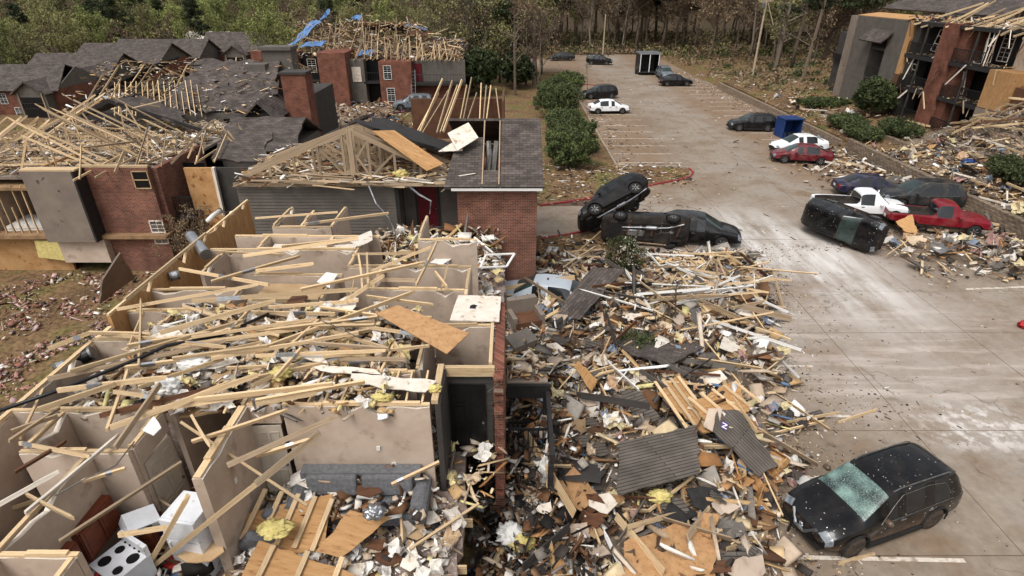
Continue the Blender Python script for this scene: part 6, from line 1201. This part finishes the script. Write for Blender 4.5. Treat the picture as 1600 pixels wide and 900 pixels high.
for i in range(85):
    for _ in range(60):
        p = S_bank()
        if p: break
    a = U(0, 3.14); l = U(1.4, 3.6); c = Vector(p) + Vector((0, 0, U(.1, .4))); d = Vector((math.cos(a), math.sin(a), random.gauss(0, .12))) * l / 2; board(c - d, c + d, .045, U(.09, .16), random.choice(['lumber', 'lumber', 'oldlumber', 'gypsum']), LR, GR)
for i in range(46):   # dark fascia, siding strips and trim lengths through the heap
    while True:
        x, y = U(0, 11), U(7, 25)
        if mask_c(x, y) > .3: break
    a = U(0, 3.14); l = U(1.4, 3.4); c = Vector((x, y, mh(x, y) + U(.2, .6))); d = Vector((math.cos(a), math.sin(a), random.gauss(0, .2))) * l / 2; board(c - d, c + d, .03, U(.14, .26), random.choice(['trim', 'dsiding', 'siding', 'oldlumber', 'brownply', 'lumber']), LC, GC)
for i in range(60):   # pale timber tangle at the head of the debris field
    while True:
        x, y = random.gauss(9.0, 2.2), random.gauss(23.6, 2.3)
        if mask_c(x, y) > -.4 and y < 28.4: break
    a = random.gauss(-.5, .8) if i % 3 else U(0, 3.14); l = U(1.6, 3.8); c = Vector((x, y, mh(x, y) + U(.2, .75))); d = Vector((math.cos(a), math.sin(a), random.gauss(0, .16))) * l / 2; board(c - d, c + d, .04, U(.06, .11), random.choice(['lumber', 'lumber', 'lumber', 'oldlumber', 'white']), LC, GC)
for i in range(45):   # slumped timbers below the right block
    x, y = random.gauss(36, 2.4), random.gauss(41, 3.2); a = U(0, 3.14); l = U(1.8, 4.4); c = Vector((x, y, gz(x, y) + bank_h(x, y) + U(.1, .7))); d = Vector((math.cos(a), math.sin(a), random.gauss(0, .3))) * l / 2; board(c - d, c + d, .045, U(.09, .16), random.choice(['lumber', 'lumber', 'oldlumber', 'brownply']), LR, GR)
for i in range(30):   # splintered lengths on the front room walls
    x, y = U(-10.2, -5.4), U(5, 10); a = random.gauss(.5, .7); l = U(.6, 2.2); z = 5.38 + U(0, .15) if i % 2 else F2 + U(.3, 1.2); c = Vector((x, y, z)); d = Vector((math.cos(a), math.sin(a), U(-.25, .25) if i % 2 == 0 else U(-.03, .03))) * l / 2; board(c - d, c + d, .04, U(.06, .1), random.choice(['lumber', 'lumber', 'oldlumber', 'brownply', 'gypsum']), LN, GN)
# metal nail plates on the truss lumber of the near block
pl = MB().box((0, 0, 0), (1, 1, 1)).mesh('nail_plate', M['metal']); nb = [o for o in bpy.data.objects if o.name.startswith('timber_board') and 'pale pine' in o['label'] and o.location.x < -1]
for o in nb[::3]:
    lx = o.matrix_local.to_scale(); link('nail_plate', pl, o, Matrix.Translation((U(-.4, .4), 0, 0)) @ Matrix.Diagonal((.14 / lx.x, 1.12, 1.04, 1)))
# ---------- sheets ----------
MK = dict(osb='orange strandboard', plywood='tan plywood', gypsum='white plaster', ribsiding='grey siding', siding='grey siding', felt='black felt', paper='tan drywall', brownply='dark brown board', drywall='beige drywall', shingle='grey shingle')
def sheet(name, label, px, zs, m, th=.03, jag=.05, cat='sheet', studs=0, mound=True):
    P = []
    for (a, b), z in zip(px, zs if hasattr(zs, '__len__') else [zs] * len(px)):
        p = W(a, b, z); 
        if mound: p = W(a, b, mh(p.x, p.y) + z)
        P.append(p)
    c = sum(P, Vector()) / len(P); nr = Vector()
    for i in range(len(P)): nr += (P[i] - c).cross(P[(i + 1) % len(P)] - c)
    nr.normalize()
    if nr.z < 0: P.reverse(); nr = -nr
    ex = (P[1] - P[0]).normalized(); ex = (ex - nr * ex.dot(nr)).normalized(); ey = nr.cross(ex); poly = [((p - c).dot(ex), (p - c).dot(ey)) for p in P]
    o = MB().prism(jagged(poly, jag, .22), -th, 0).build(name, M[m], None); o.matrix_local = Matrix.Translation(c) @ Matrix((ex, ey, nr)).transposed().to_4x4()
    tag(o, label, cat)
    if studs:
        xs2 = [q[0] for q in poly]; ys2 = [q[1] for q in poly]
        for i in range(studs): x = min(xs2) + (max(xs2) - min(xs2)) * (i + .5) / studs; bar('stud', (x, min(ys2) * .85, .05), (x, max(ys2) * .85, .05), .045, .1, 'lumber', o, R(90))
    return o
sheet('roof_sheathing_sheet', 'large orange sheathing sheet with chalk lines resting over the near block rooms', [(587, 490), (621, 476), (733, 521), (698, 552)], [5.75, 5.85, 5.8, 5.7], 'osb', .025, 0, mound=False)
for f in (.33, .62): pass
sheet('ceiling_sheet', 'white ceiling sheet with a black hole on the closet by the brick wall', [(703, 500), (716, 461), (783, 463), (780, 502)], 5.42, 'gypsum', .03, .01, mound=False)
MB().prism(jagged([(-.12, -.08), (.1, -.1), (.14, .06), (-.05, .1)], .05, .06), 0, .006).build('hole_shade_patch', M['black'], bpy.data.objects['ceiling_sheet']).location = (.0, .1, .002)  # black patch laid on the sheet paints the dark inside of a hole
for lab, px, z, m in [('long white plaster sheet over the double wall', [(548, 590), (560, 600), (665, 612), (682, 595), (610, 588), (550, 580)], 5.5, 'gypsum'), ('narrow torn plaster strip beside the long white sheet', [(487, 572), (500, 569), (585, 577), (598, 586), (520, 582)], 5.5, 'gypsum'), ('white plaster triangle on the boards above the couch wall', [(460, 553), (500, 549), (512, 567), (490, 564)], 5.6, 'gypsum'), ('white plaster shard near the left room corner', [(225, 527), (275, 512), (287, 523), (240, 533)], 5.5, 'gypsum'), ('torn white sheet hanging over the kitchen wall top', [(222, 672), (240, 650), (252, 668), (240, 680)], 5.6, 'white'), ('grey-white drywall piece among the centre boards', [(270, 585), (300, 560), (330, 575), (285, 598)], 5.35, 'white'), ('tan drywall piece below the centre boards', [(325, 570), (365, 560), (362, 590), (340, 598)], 5.3, 'paper'), ('white board tilted on the rear rooms', [(495, 440), (510, 425), (528, 428), (515, 450)], 5.5, 'white'), ('white door slab lying by the grey siding landing', [(672, 410), (705, 382), (724, 390), (690, 414)], 4.6, 'white'), ('cream sheet on the far small rooms', [(545, 375), (580, 360), (582, 375), (560, 385)], 5.5, 'gypsum')]:
    sheet('plaster_sheet', lab, px, z, m, .02, .04, mound=False)
for lab, px, zs, m, st in [('sheathing panel with studs lying in the open living room', [(385, 802), (520, 772), (508, 850), (470, 865), (380, 850)], [3.3, 3.5, 3.2, 3.1, 3.1], 'plywood', 5), ('plain plywood sheet tilted across the open living room', [(547, 797), (612, 808), (532, 872), (492, 862)], [3.55, 3.5, 3.1, 3.2], 'plywood', 0), ('long plywood panel along the bottom edge of the living room', [(405, 845), (555, 898), (540, 935), (375, 905)], [3.4, 3.2, 3.1, 3.3], 'plywood', 3), ('tan drywall shard beside the thick wall', [(275, 868), (345, 843), (350, 862), (330, 876), (290, 878)], 3.5, 'paper', 0)]:
    sheet('sheathing_panel', lab, px, zs, m, .025, .03, mound=False, studs=st)
for i, (a, b, s) in enumerate([(565, 738, 26), (540, 730, 24), (620, 752, 26), (520, 760, 22), (605, 745, 24), (455, 790, 20), (575, 765, 22), (590, 735, 20), (545, 745, 18), (650, 830, 24), (670, 810, 20), (605, 870, 26), (590, 850, 20), (560, 890, 24), (640, 880, 18), (480, 750, 18), (615, 780, 18)]):
    k = [(a + s * math.cos(t) * U(.7, 1.2), b + .6 * s * math.sin(t) * U(.7, 1.2)) for t in (0.3, 1.5, 2.7, 3.9, 5.2)]; mk = random.choice(['gypsum', 'paper', 'gypsum', 'brownply']); pl_ = 'on the couch' if b < 770 else 'by the torn floor edge' if a > 635 else 'on the carpet before the plywood sheet' if b > 845 else 'in front of the couch'; o = sheet('drywall_shard', 'broken ' + MK[mk] + ' shard lying ' + pl_, k, F2 + (U(.5, .75) if b < 770 else U(.1, .4)), mk, .015, .03, mound=False); o['group'] = MK[mk] + ' shards ' + pl_
for i in range(44):   # plaster lying in and leaning about the rooms
    x, y = U(-10, -2), U(5, 20.5); mk = random.choice(['gypsum', 'paper', 'drywall', 'gypsum', 'brownply', 'osb']); s = U(.2, .6) if y > 10 else U(.15, .38)
    if x > -5.4 and y < 9: continue
    k = jagged([(s * math.cos(t) * U(.6, 1.3), s * .7 * math.sin(t) * U(.6, 1.3)) for t in (.3, 1.5, 2.7, 3.9, 5.2)], .04, .2); o = MB().prism(k, -.015, 0).build('plaster_sheet', M[mk]); top = random.random() < .5 and 9.6 < y < 14; o.location = (x, y, 5.45 if top else F2 + U(.2, .9)); o.rotation_euler = (random.gauss(0, .1 if top else .5), random.gauss(0, .1 if top else .5), U(0, 6)); ph = landmark(x, y, LMN); tag(o, 'torn ' + MK[mk] + ' piece ' + ph, 'panel', MK[mk] + ' pieces ' + ph)
CS = [('dark shingled roof piece leaning beside the brick end', [(862, 490), (925, 424), (978, 413), (905, 506)], [.5, 1.5, 1.6, .5], 'shingle', 0), ('broad grey shingled roof slab in the middle of the debris field', [(952, 522), (1008, 510), (1100, 540), (1052, 567), (985, 558)], .35, 'shingle', 0), ('grey ribbed siding panel lying in the debris field', [(965, 692), (1090, 664), (1094, 738), (966, 772)], .6, 'ribsiding', 0), ('brown siding wall section beside the printed board', [(1126, 636), (1152, 642), (1216, 728), (1190, 742), (1110, 676)], [.85, .75, .5, .65, .75], 'ribsiding', 0), ('overturned stud wall frame with plywood back', [(1028, 607), (1060, 590), (1122, 662), (1098, 684)], [.55, .7, .7, .5], 'plywood', 4), ('second overturned stud frame beside the first', [(1082, 628), (1150, 594), (1172, 640), (1110, 668)], [.6, .7, .7, .6], 'plywood', 5), ('large weathered plywood sheet at the bottom of the debris field', [(975, 848), (1062, 815), (1116, 832), (1118, 902), (972, 904)], .55, 'osb', 0), ('orange sheathing square at the centre of the debris field', [(868, 762), (893, 737), (936, 762), (905, 806)], .5, 'osb', 0), ('dark grey panel above the orange sheathing square', [(870, 742), (898, 717), (948, 728), (938, 758)], .45, 'dsiding', 0), ('small ribbed siding piece left of the stud frames', [(970, 614), (1000, 609), (1032, 655), (998, 662)], .5, 'ribsiding', 0), ('upright plywood offcut in the dark trough', [(895, 572), (905, 564), (932, 592), (925, 612)], [.6, .9, .6, .3], 'plywood', 0), ('orange plywood offcut left of the soil trough', [(868, 634), (890, 628), (918, 648), (880, 652)], .3, 'osb', 0), ('pale drywall sheet beside the black railing', [(845, 640), (870, 637), (852, 682), (844, 684)], .5, 'drywall', 0), ('beige drywall scrap above the orange offcut', [(900, 614), (918, 610), (932, 630), (910, 636)], .5, 'drywall', 0), ('black roofing felt scrap near the small black hole', [(1070, 765), (1100, 755), (1122, 770), (1110, 795), (1082, 792)], .4, 'felt', 0), ('long brown board panel right of the plywood sheet', [(1090, 800), (1125, 805), (1110, 840), (1088, 830)], .55, 'osb', 0), ('torn orange sheet at the foot of the field', [(860, 850), (902, 808), (893, 845), (872, 858)], .4, 'osb', 0), ('slatted timber panel in front of the overturned sedan', [(1050, 402), (1100, 402), (1102, 420), (1050, 422)], .3, 'lumber', 4), ('dark shingle sheet below the stud frames', [(1062, 570), (1130, 588), (1120, 612), (1075, 600)], .3, 'shingle', 0), ('white insulation board by the near SUV', [(1212, 735), (1225, 732), (1280, 755), (1268, 764)], .1, 'white', 0), ('bent metal flashing piece standing in the pale boards', [(1077, 485), (1088, 480), (1100, 515), (1092, 520)], [.6, .9, .5, .4], 'metal', 0), ('grey flat box lid at the lot edge', [(1236, 652), (1282, 640), (1290, 650), (1246, 664)], .1, 'ribsiding', 0), ('orange plywood scrap on the right vehicles heap', [(1400, 345), (1425, 336), (1436, 365), (1412, 362)], [.9, 1.2, .6, .5], 'plywood', 0), ('cream plaster sheet on the lot edge below the red pickup', [(1515, 418), (1540, 416), (1568, 424), (1535, 428)], .05, 'gypsum', 0), ('shiny crumpled foil sheet in front of the red pickup', [(1452, 385), (1475, 366), (1498, 385), (1470, 396)], .5, 'metal', 0)]
for lab, px, zs, m, st in CS: sheet('wreckage_panel', lab, px, zs, m, .05, .05 if m != 'lumber' else 0, 'panel', st)
for i in range(140):
    a, b = U(845, 1215), U(430, 890); p = W(a, b, .4)
    if mask_c(p.x, p.y) < .3 or (965 < a < 1120 and 800 < b) or (960 < a < 1220 and 590 < b < 770) or (950 < a < 1100 and 505 < b < 570): continue
    s = U(8, 26) * (b / 650); k = [(a + s * math.cos(t) * U(.6, 1.3), b + .6 * s * math.sin(t) * U(.6, 1.3)) for t in (0.3, 1.5, 2.7, 3.9, 5.2)]
    mk = random.choice(['osb', 'gypsum', 'ribsiding', 'felt', 'paper', 'brownply', 'drywall', 'shingle', 'drywall', 'gypsum', 'ribsiding']); o = sheet('broken_panel', '', k, [U(.15, .55) for _ in k], mk, .02, .04, 'panel'); o['label'] = 'ragged ' + MK[mk] + ' offcut ' + landmark(p.x, p.y, LMC); o['group'] = MK[mk] + ' offcuts ' + landmark(p.x, p.y, LMC)
for i in range(40):
    p = None; mk = random.choice(['osb', 'plywood', 'gypsum', 'siding', 'felt', 'gypsum'])
    while not p: p = S_bank()
    s = U(.4, 1.1); k = jagged([(s * math.cos(t) * U(.6, 1.2), s * .7 * math.sin(t) * U(.6, 1.2)) for t in (0.3, 1.5, 2.7, 3.9, 5.2)], .04, .2); o = MB().prism(k, -.02, 0).build('broken_panel', M[mk]); o.location = (p[0], p[1], p[2] + U(.15, .4)); o.rotation_euler = (random.gauss(0, .3), random.gauss(0, .3), U(0, 6)); ph = landmark(p[0], p[1], LMR); tag(o, 'ragged ' + MK[mk] + ' offcut ' + ph, 'panel', MK[mk] + ' offcuts ' + ph)
def S_land():
    return (U(-.1, 1.0), U(13.7, 17.1), F2 + .01)
scatter('fine_debris', 'rubbish covering the landing slab', 450, S_land, mixA, .4, (.05, .4), .25, .4)
def S_balc():
    return (36 + U(-.1, 1.5), random.choice((U(46, 50.3), U(52.3, 56.3))), 1.92 + 2.72 * random.choice((0, 1, 2)) )
scatter('fine_debris', 'rubbish lying on the right block balconies', 700, S_balc, mixR, .4, (.06, .35), .1, .3)
def S_qroof():
    return (36 + U(.2, 6), U(41, 58), 9.95 + U(0, .2))
scatter('fine_debris', 'splinters over the stripped top of the right block', 900, S_qroof, mixR, .6, (.1, .5), .3, .3)
# printed board with purple mark
o = sheet('printed_board', 'pale insulation board with a purple printed mark', [(1098, 668), (1108, 636), (1128, 640), (1122, 676)], .72, 'drywall', .03, 0)
MB().prism([(-.12, -.09), (.12, -.09), (.12, .1), (-.12, .1)], .001, .004).build('printed_mark', mat('purple', srgb(80, 60, 120)), o).location = (-.1, -.35, 0); MB().beam((-.2, -.42, .007), (-.16, -.28, .007), .03, .004).beam((-.16, -.28, .007), (-.06, -.42, .007), .03, .004).beam((-.06, -.42, .007), (-.02, -.28, .007), .03, .004).build('printed_mark', M['white'], o)
# ---------- objects in and around the rooms ----------
t = thing('couch', 'long grey couch buried in plaster below the beige wall', 'couch', (-3.3, 8.95, F2)); boxpart('seat', t, (-1.2, -.5, .12), (1.2, .2, .45), 'couch'); boxpart('backrest', t, (-1.3, .18, .1), (1.3, .45, .95), 'couch')
for s in (-1, 1): MB().lathe([(.1, -.5), (.2, -.48), (.2, .42), (.1, .44)], 12, 'Y', (s * 1.32, 0, .5)).span((s * 1.32 - .15, -.48, .05), (s * 1.32 + .15, .42, .5)).build('armrest', M['couch'], t)
for s in (-.6, .6):
    c_ = MB().box((0, 0, 0), (1.1, .16, .5), Matrix.Rotation(-.2, 3, 'X')); q = c_.build('cushion', M['couch'], t); q.location = (s, .08, .72); md = q.modifiers.new('b', 'BEVEL'); md.width = .06; md.segments = 2
for (lab, loc, rot) in (('grey couch cushion leaning beside the left boards', (-5.0, 8.6, F2 + .35), (.6, .3, .8)), ('second grey cushion lying near the thick wall', (-5.1, 7.9, F2 + .3), (.3, .6, .3))):
    q = MB().box((0, 0, 0), (.75, .22, .6)).build('sofa_cushion', M['couch']); q.location = loc; q.rotation_euler = rot; md = q.modifiers.new('b', 'BEVEL'); md.width = .09; md.segments = 3; tag(q, lab, 'cushion')
def stove(label, loc, rz, rot=None):
    t = thing('cooking_range', label, 'stove', loc, rz); boxpart('body', t, (-.38, -.33, 0), (.38, .33, .88), 'enamel'); boxpart('cooktop', t, (-.39, -.35, .88), (.39, .34, .92), 'enamel'); boxpart('control_panel', t, (-.38, .26, .92), (.38, .34, 1.15), 'enamel'); boxpart('oven_door', t, (-.36, -.375, .2), (.36, -.332, .8), 'enamel'); boxpart('oven_window', t, (-.24, -.383, .35), (.24, -.377, .65), 'black'); MB().tube([(-.3, -.42, .78), (.3, -.42, .78)], .015, 6).build('handle', M['black'], t)
    for x, y, r in ((-.2, -.16, .11), (.2, -.16, .085), (-.2, .12, .085), (.2, .12, .11)): MB().lathe([(r, .92), (r, .935), (r * .3, .932)], 16, 'Z', (x, y, 0)).build('burner', M['black'], t)
    for i in range(5): MB().lathe([(.025, .235), (.02, .21)], 8, 'Y', (-.28 + .14 * i, 0, 1.05)).build('knob', M['black'], t)
    return t
stove('white electric range with black burners in the front kitchen', (-7.25, 7.05, F2), R(-28))
def cabinet(label, loc, rz, n_=2, h=.8, d=.34, rx=0):
    t = thing('kitchen_cabinet', label, 'cabinet', loc, rz); t.rotation_euler = (rx, 0, rz); wd = n_ * .45; boxpart('carcass', t, (0, 0, 0), (wd, d, h), 'cabinet')
    for i in range(n_): dr = boxpart('cabinet_door', t, (i * .45 + .02, -.025, .03), (i * .45 + .43, -.003, h - .03), 'cabinet'); boxpart('door_panel', dr, (i * .45 + .08, -.032, .1), (i * .45 + .37, -.026, h - .1), 'cabinet')
    return t
cabinet('dark brown wall cabinets tipped along the kitchen wall, front pair', (-7.75, 6.0, F2 + .85), R(88), 2, .75, .36); cabinet('dark brown wall cabinets tipped along the kitchen wall, rear pair', (-7.75, 7.0, F2 + .9), R(88), 2, .75, .36); cabinet('dark brown base cabinet with hanging door beside the range', (-7.45, 7.6, F2), R(10), 1, .9, .5); cabinet('dark brown cabinet in the far left kitchen corner', (-10.2, 8.9, F2 + .6), R(-10), 2, .8, .34); cabinet('brown cabinet standing in the rear small room', (-7.0, 19.5, F2 + .9), R(60), 1, 1.4, .5)
t = thing('refrigerator', 'white fridge standing by the thick beige wall', 'fridge', (-6.15, 7.7, F2), R(-10)); boxpart('body', t, (-.35, -.3, 0), (.35, .35, 1.55), 'enamel'); boxpart('fridge_door', t, (-.35, -.36, .03), (.35, -.305, 1.0), 'enamel'); boxpart('freezer_door', t, (-.35, -.36, 1.03), (.35, -.305, 1.54), 'enamel'); boxpart('handle', t, (-.3, -.39, .7), (-.27, -.362, .97), 'white')
t = thing('refrigerator', 'white fridge toppled on its side in the left kitchen', 'fridge', (-9.9, 7.5, F2 + .4)); t.rotation_euler = (R(90), 0, R(70)); boxpart('body', t, (-.35, -.3, 0), (.35, .35, 1.6), 'enamel'); boxpart('fridge_door', t, (-.35, -.36, .03), (.35, -.305, 1.05), 'enamel'); boxpart('freezer_door', t, (-.35, -.36, 1.08), (.35, -.305, 1.58), 'enamel')
t = thing('microwave', 'white microwave fallen beside the brown cabinet', 'microwave', (-7.3, 7.75, F2 + .95)); t.rotation_euler = (.4, .3, .9); boxpart('body', t, (-.28, -.2, 0), (.28, .2, .3), 'enamel'); boxpart('glass_door', t, (-.26, -.212, .04), (.12, -.202, .26), 'black'); boxpart('keypad', t, (.14, -.212, .04), (.26, -.202, .26), 'white')
def blob(name, label, cat, loc, r, m):
    b_ = bmesh.new(); bmesh.ops.create_icosphere(b_, subdivisions=4, radius=1)
    for v in b_.verts: v.co = Vector((v.co.x * r[0], v.co.y * r[1], v.co.z * r[2])) * (1 + .4 * mnoise.noise(v.co * 2.3 + Vector(loc)) + .3 * mnoise.noise(v.co * 6 + Vector(loc)) + .16 * mnoise.noise(v.co * 14))
    me = bpy.data.meshes.new(name); b_.to_mesh(me); b_.free(); me.materials.append(M[m]); me.polygons.foreach_set('use_smooth', [True] * len(me.polygons)); o = link(name, me); o.location = loc; return tag(o, label, cat)
blob('plastic_bag', 'blue plastic bag on the kitchen floor by the door', 'bag', (-7.0, 8.05, F2 + .6), (.24, .2, .22), 'blue'); blob('red_tub', 'small red tub beside the brown cabinet', 'tub', (-7.5, 6.75, F2 + .75), (.16, .14, .12), 'red')
for lab, a, b, z, r in (('yellow insulation batt on the living room panels', 430, 826, 3.6, (.3, .22, .1)), ('small yellow insulation block on the couch wall top', 597, 621, 5.45, (.22, .1, .09)), ('yellow insulation wad near the centre boards', 440, 583, 5.5, (.22, .2, .12)), ('yellow insulation tuft beside the window wall', 679, 607, 5.45, (.16, .1, .08)), ('pale insulation wad on the middle block eave', 626, 272, 5.6, (.35, .25, .18)), ('yellow insulation in the debris field near the printed board', 1030, 775, 1.2, (.3, .2, .15)), ('yellow insulation tuft low in the debris field', 815, 845, 1.0, (.3, .25, .15)), ('white crumpled cloth heap in the debris near the posts', 800, 835, 1.0, (.35, .3, .2)), ('white crumpled sheet hanging by the black railing', 850, 740, 1.2, (.14, .12, .6)), ('crumpled white wrapping among centre boards', 305, 565, 5.55, (.35, .25, .15)), ('white fixture among the centre boards', 262, 605, 5.5, (.25, .2, .18)), ('crumpled foil duct piece on the living room panels', 585, 800, 3.8, (.2, .16, .14))):
    p = W(a, b, z); blob('foil_duct' if 'foil' in lab else 'crumpled_cloth' if 'white' in lab else 'insulation_wad', lab, 'duct' if 'foil' in lab else 'cloth' if 'white' in lab else 'insulation', p, r, 'metal' if 'foil' in lab else 'white' if 'white' in lab else 'insul')
def cyl(name, label, cat, p0, p1, r, m, ring=None):
    t = thing(name, label, cat, p0); d = Vector(p1) - Vector(p0); MB().tube([(0, 0, 0), d], r, 16).build('shell', M[m], t, False)
    e = d.normalized(); MB().tube([d - e * .04, d + e * .015], r * 1.04, 16).build('rim', M['steel'], t); MB().tube([-e * .015, e * .04], r * 1.04, 16).build('rim', M['steel'], t); return t
cyl('water_heater', 'silver water heater cylinder lying on the left rear rooms', 'water heater', W(298, 368, 5.5), W(322, 398, 5.4), .17, 'metal'); cyl('duct_pipe', 'black duct drum in the left front room', 'duct', W(122, 562, 5.1), W(145, 551, 5.2), .17, 'black'); cyl('duct_pipe', 'silver duct collar beside the black drum', 'duct', W(86, 578, 5.1), W(104, 571, 5.1), .15, 'metal'); cyl('duct_pipe', 'small silver duct collar by the left rear rooms', 'duct', W(266, 432, 5.3), W(279, 429, 5.3), .14, 'metal')
for lab, pts in (('white bent pipe near the left rear wall, left one', [(325, 345), (333, 337), (343, 330)]), ('white bent pipe near the left rear wall, right one', [(357, 345), (362, 333), (378, 329)])): tag(MB().tube([W(a, b, 5.2) for a, b in pts], .09, 8).build('bent_pipe', M['white'], None, True), lab, 'pipe')
tag(MB().tube([W(-30, 652, 5.6), W(100, 607, 5.62), W(210, 563, 5.65), W(260, 540, 5.75), W(345, 524, 5.6), W(420, 490, 5.6)], .04, 6).build('power_cable', M['black'], None, True), 'black power cable draped diagonally over the near block walls', 'cable')
for lab, pts, z in (('thin wire trailing over the kitchen wall', [(85, 775), (130, 750), (180, 728), (210, 690)], 5.5), ('thin wire looping across the centre boards', [(500, 500), (530, 512), (565, 530)], 5.8), ('pale loop of wire hanging by the entry door', [(770, 553), (784, 575), (780, 600), (762, 612)], 4.9)): tag(MB().tube([W(a, b, z + U(-.05, .05)) for a, b in pts], .012, 5).build('loose_wire', M['steel'], None), lab, 'wire')
t = thing('armchair', 'brown armchair on top of the debris beside the brick wall', 'chair', W(818, 505, 2.75)); t.location = (.45, 16.6, F2); t.rotation_euler = (0, 0, .3); boxpart('seat', t, (-.45, -.4, .1), (.45, .35, .45), 'brownply'); boxpart('backrest', t, (-.5, .3, .1), (.5, .55, .95), 'stucco'); boxpart('armrest', t, (-.55, -.4, .1), (-.4, .3, .65), 'stucco'); boxpart('armrest', t, (.4, -.4, .1), (.55, .3, .65), 'stucco')
t = thing('storage_box', 'grey-brown box on the landing in front of the armchair', 'box', (.3, 15.3, F2)); t.rotation_euler = (.15, -.1, .5); boxpart('body', t, (-.4, -.3, 0), (.4, .3, .45), 'stucco'); boxpart('lid', t, (-.42, -.32, .45), (.42, .32, .5), 'siding')
t = thing('mattress', 'white mattress in the open room of the left brick block', 'mattress', (-26.4, 30.0, 1.16), .1); q = boxpart('pad', t, (-1, -.9, 0), (1, .9, .28), 'white'); boxpart('piping', t, (-1.02, -.92, .12), (1.02, .92, .16), 'gypsum')
t = thing('picture_frame', 'broken white window sash leaning by the brick end wall', 'window', W(752, 432, 3.2)); mb = MB()
for a, b in (((0, 0), (1.0, .1)), ((1.0, .1), (1.3, 1.1)), ((1.3, 1.1), (.2, 1.0)), ((.2, 1.0), (0, 0))): mb.beam((a[0], a[1] * .5, a[1] * .3), (b[0], b[1] * .5, b[1] * .3), .08, .05)
mb.build('sash', M['white'], t); t.location = (-1.2, 19.6, F2 + .8)
def box_drawer(label, loc, rz, rx):
    t = thing('wooden_drawer', label, 'drawer', loc); t.rotation_euler = (rx, .2, rz)
    for a, b in (((-.4, -.3, 0), (.4, .3, .03)), ((-.4, -.3, .03), (-.37, .3, .22)), ((.37, -.3, .03), (.4, .3, .22)), ((-.37, -.3, .03), (.37, -.27, .22)), ((-.37, .27, .03), (.37, .3, .22))): boxpart('panel', t, a, b, 'plywood')
box_drawer('open wooden drawer box near the SUV, upper one', (7.3, 12.2, .35), .4, .3); box_drawer('open wooden drawer box near the SUV, lower one', (7.0, 11.3, .3), 1.0, .5); box_drawer('overturned wooden box beside the stud frames', (7.9, 12.9, .3), 2.0, -.6)
tag(blob('red_cone', 'red crumpled object at the right edge of the lot', 'toy', (21.95, 21.0, .15), (.25, .2, .2), 'red'), None)
tag(blob('purple_cloth', 'purple cloth snagged in the right-hand wreckage', 'cloth', (32.4, 40.0, 1.9), (.7, .4, .2), 'blue'), None)
# brown plank leaning and slabs on the left side
for lab, px, zs in (('grey drywall panel standing against the left outer wall', [(152, 432), (193, 398), (203, 430), (160, 478)], [4.6, 5.2, 3.8, 3.4]),): sheet('leaning_panel', lab, px, zs, 'stucco', .05, .03, mound=False)
tag(MB().tube([(-16.0, 19.6, -.6), (-14, 21.8, -.4), (-11.2, 24.4, .2)], [.22, .2, .13], 8).build('fallen_trunk', M['bark'], None, True), 'fallen dark tree trunk on the brick rubble', 'log'); tag(MB().tube([(-15.4, 19.2, -.75), (-13.4, 20.6, -.6), (-11.2, 21.9, -.5)], [.18, .16, .1], 8).build('fallen_trunk', M['bark'], None, True), 'shorter fallen trunk below the longer one', 'log')

# boards past the three hundred that show largest stay real but become one tangle
tb = [o for o in bpy.data.objects if o.name.startswith('timber_board')]; cp = Vector((0, 0, CAM_H))
tb.sort(key=lambda o: -o.matrix_basis.to_scale().x * (o.matrix_basis.to_scale().z + .03) / (o.matrix_basis.translation - cp).length ** 2)
rest = MB(); mats_ = []
for o in tb[290:]:
    if o.children: 
        for c in list(o.children): bpy.data.objects.remove(c)
    m_ = o.data.materials[0]
    if m_ not in mats_: mats_.append(m_)
    rest.add([o.matrix_basis @ v.co for v in o.data.vertices], [tuple(p.vertices) for p in o.data.polygons], mats_.index(m_)); bpy.data.objects.remove(o)
tag(rest.build('timber_tangle', mats_), 'smaller loose boards mixed through the wreckage', 'timber', None, 'stuff')
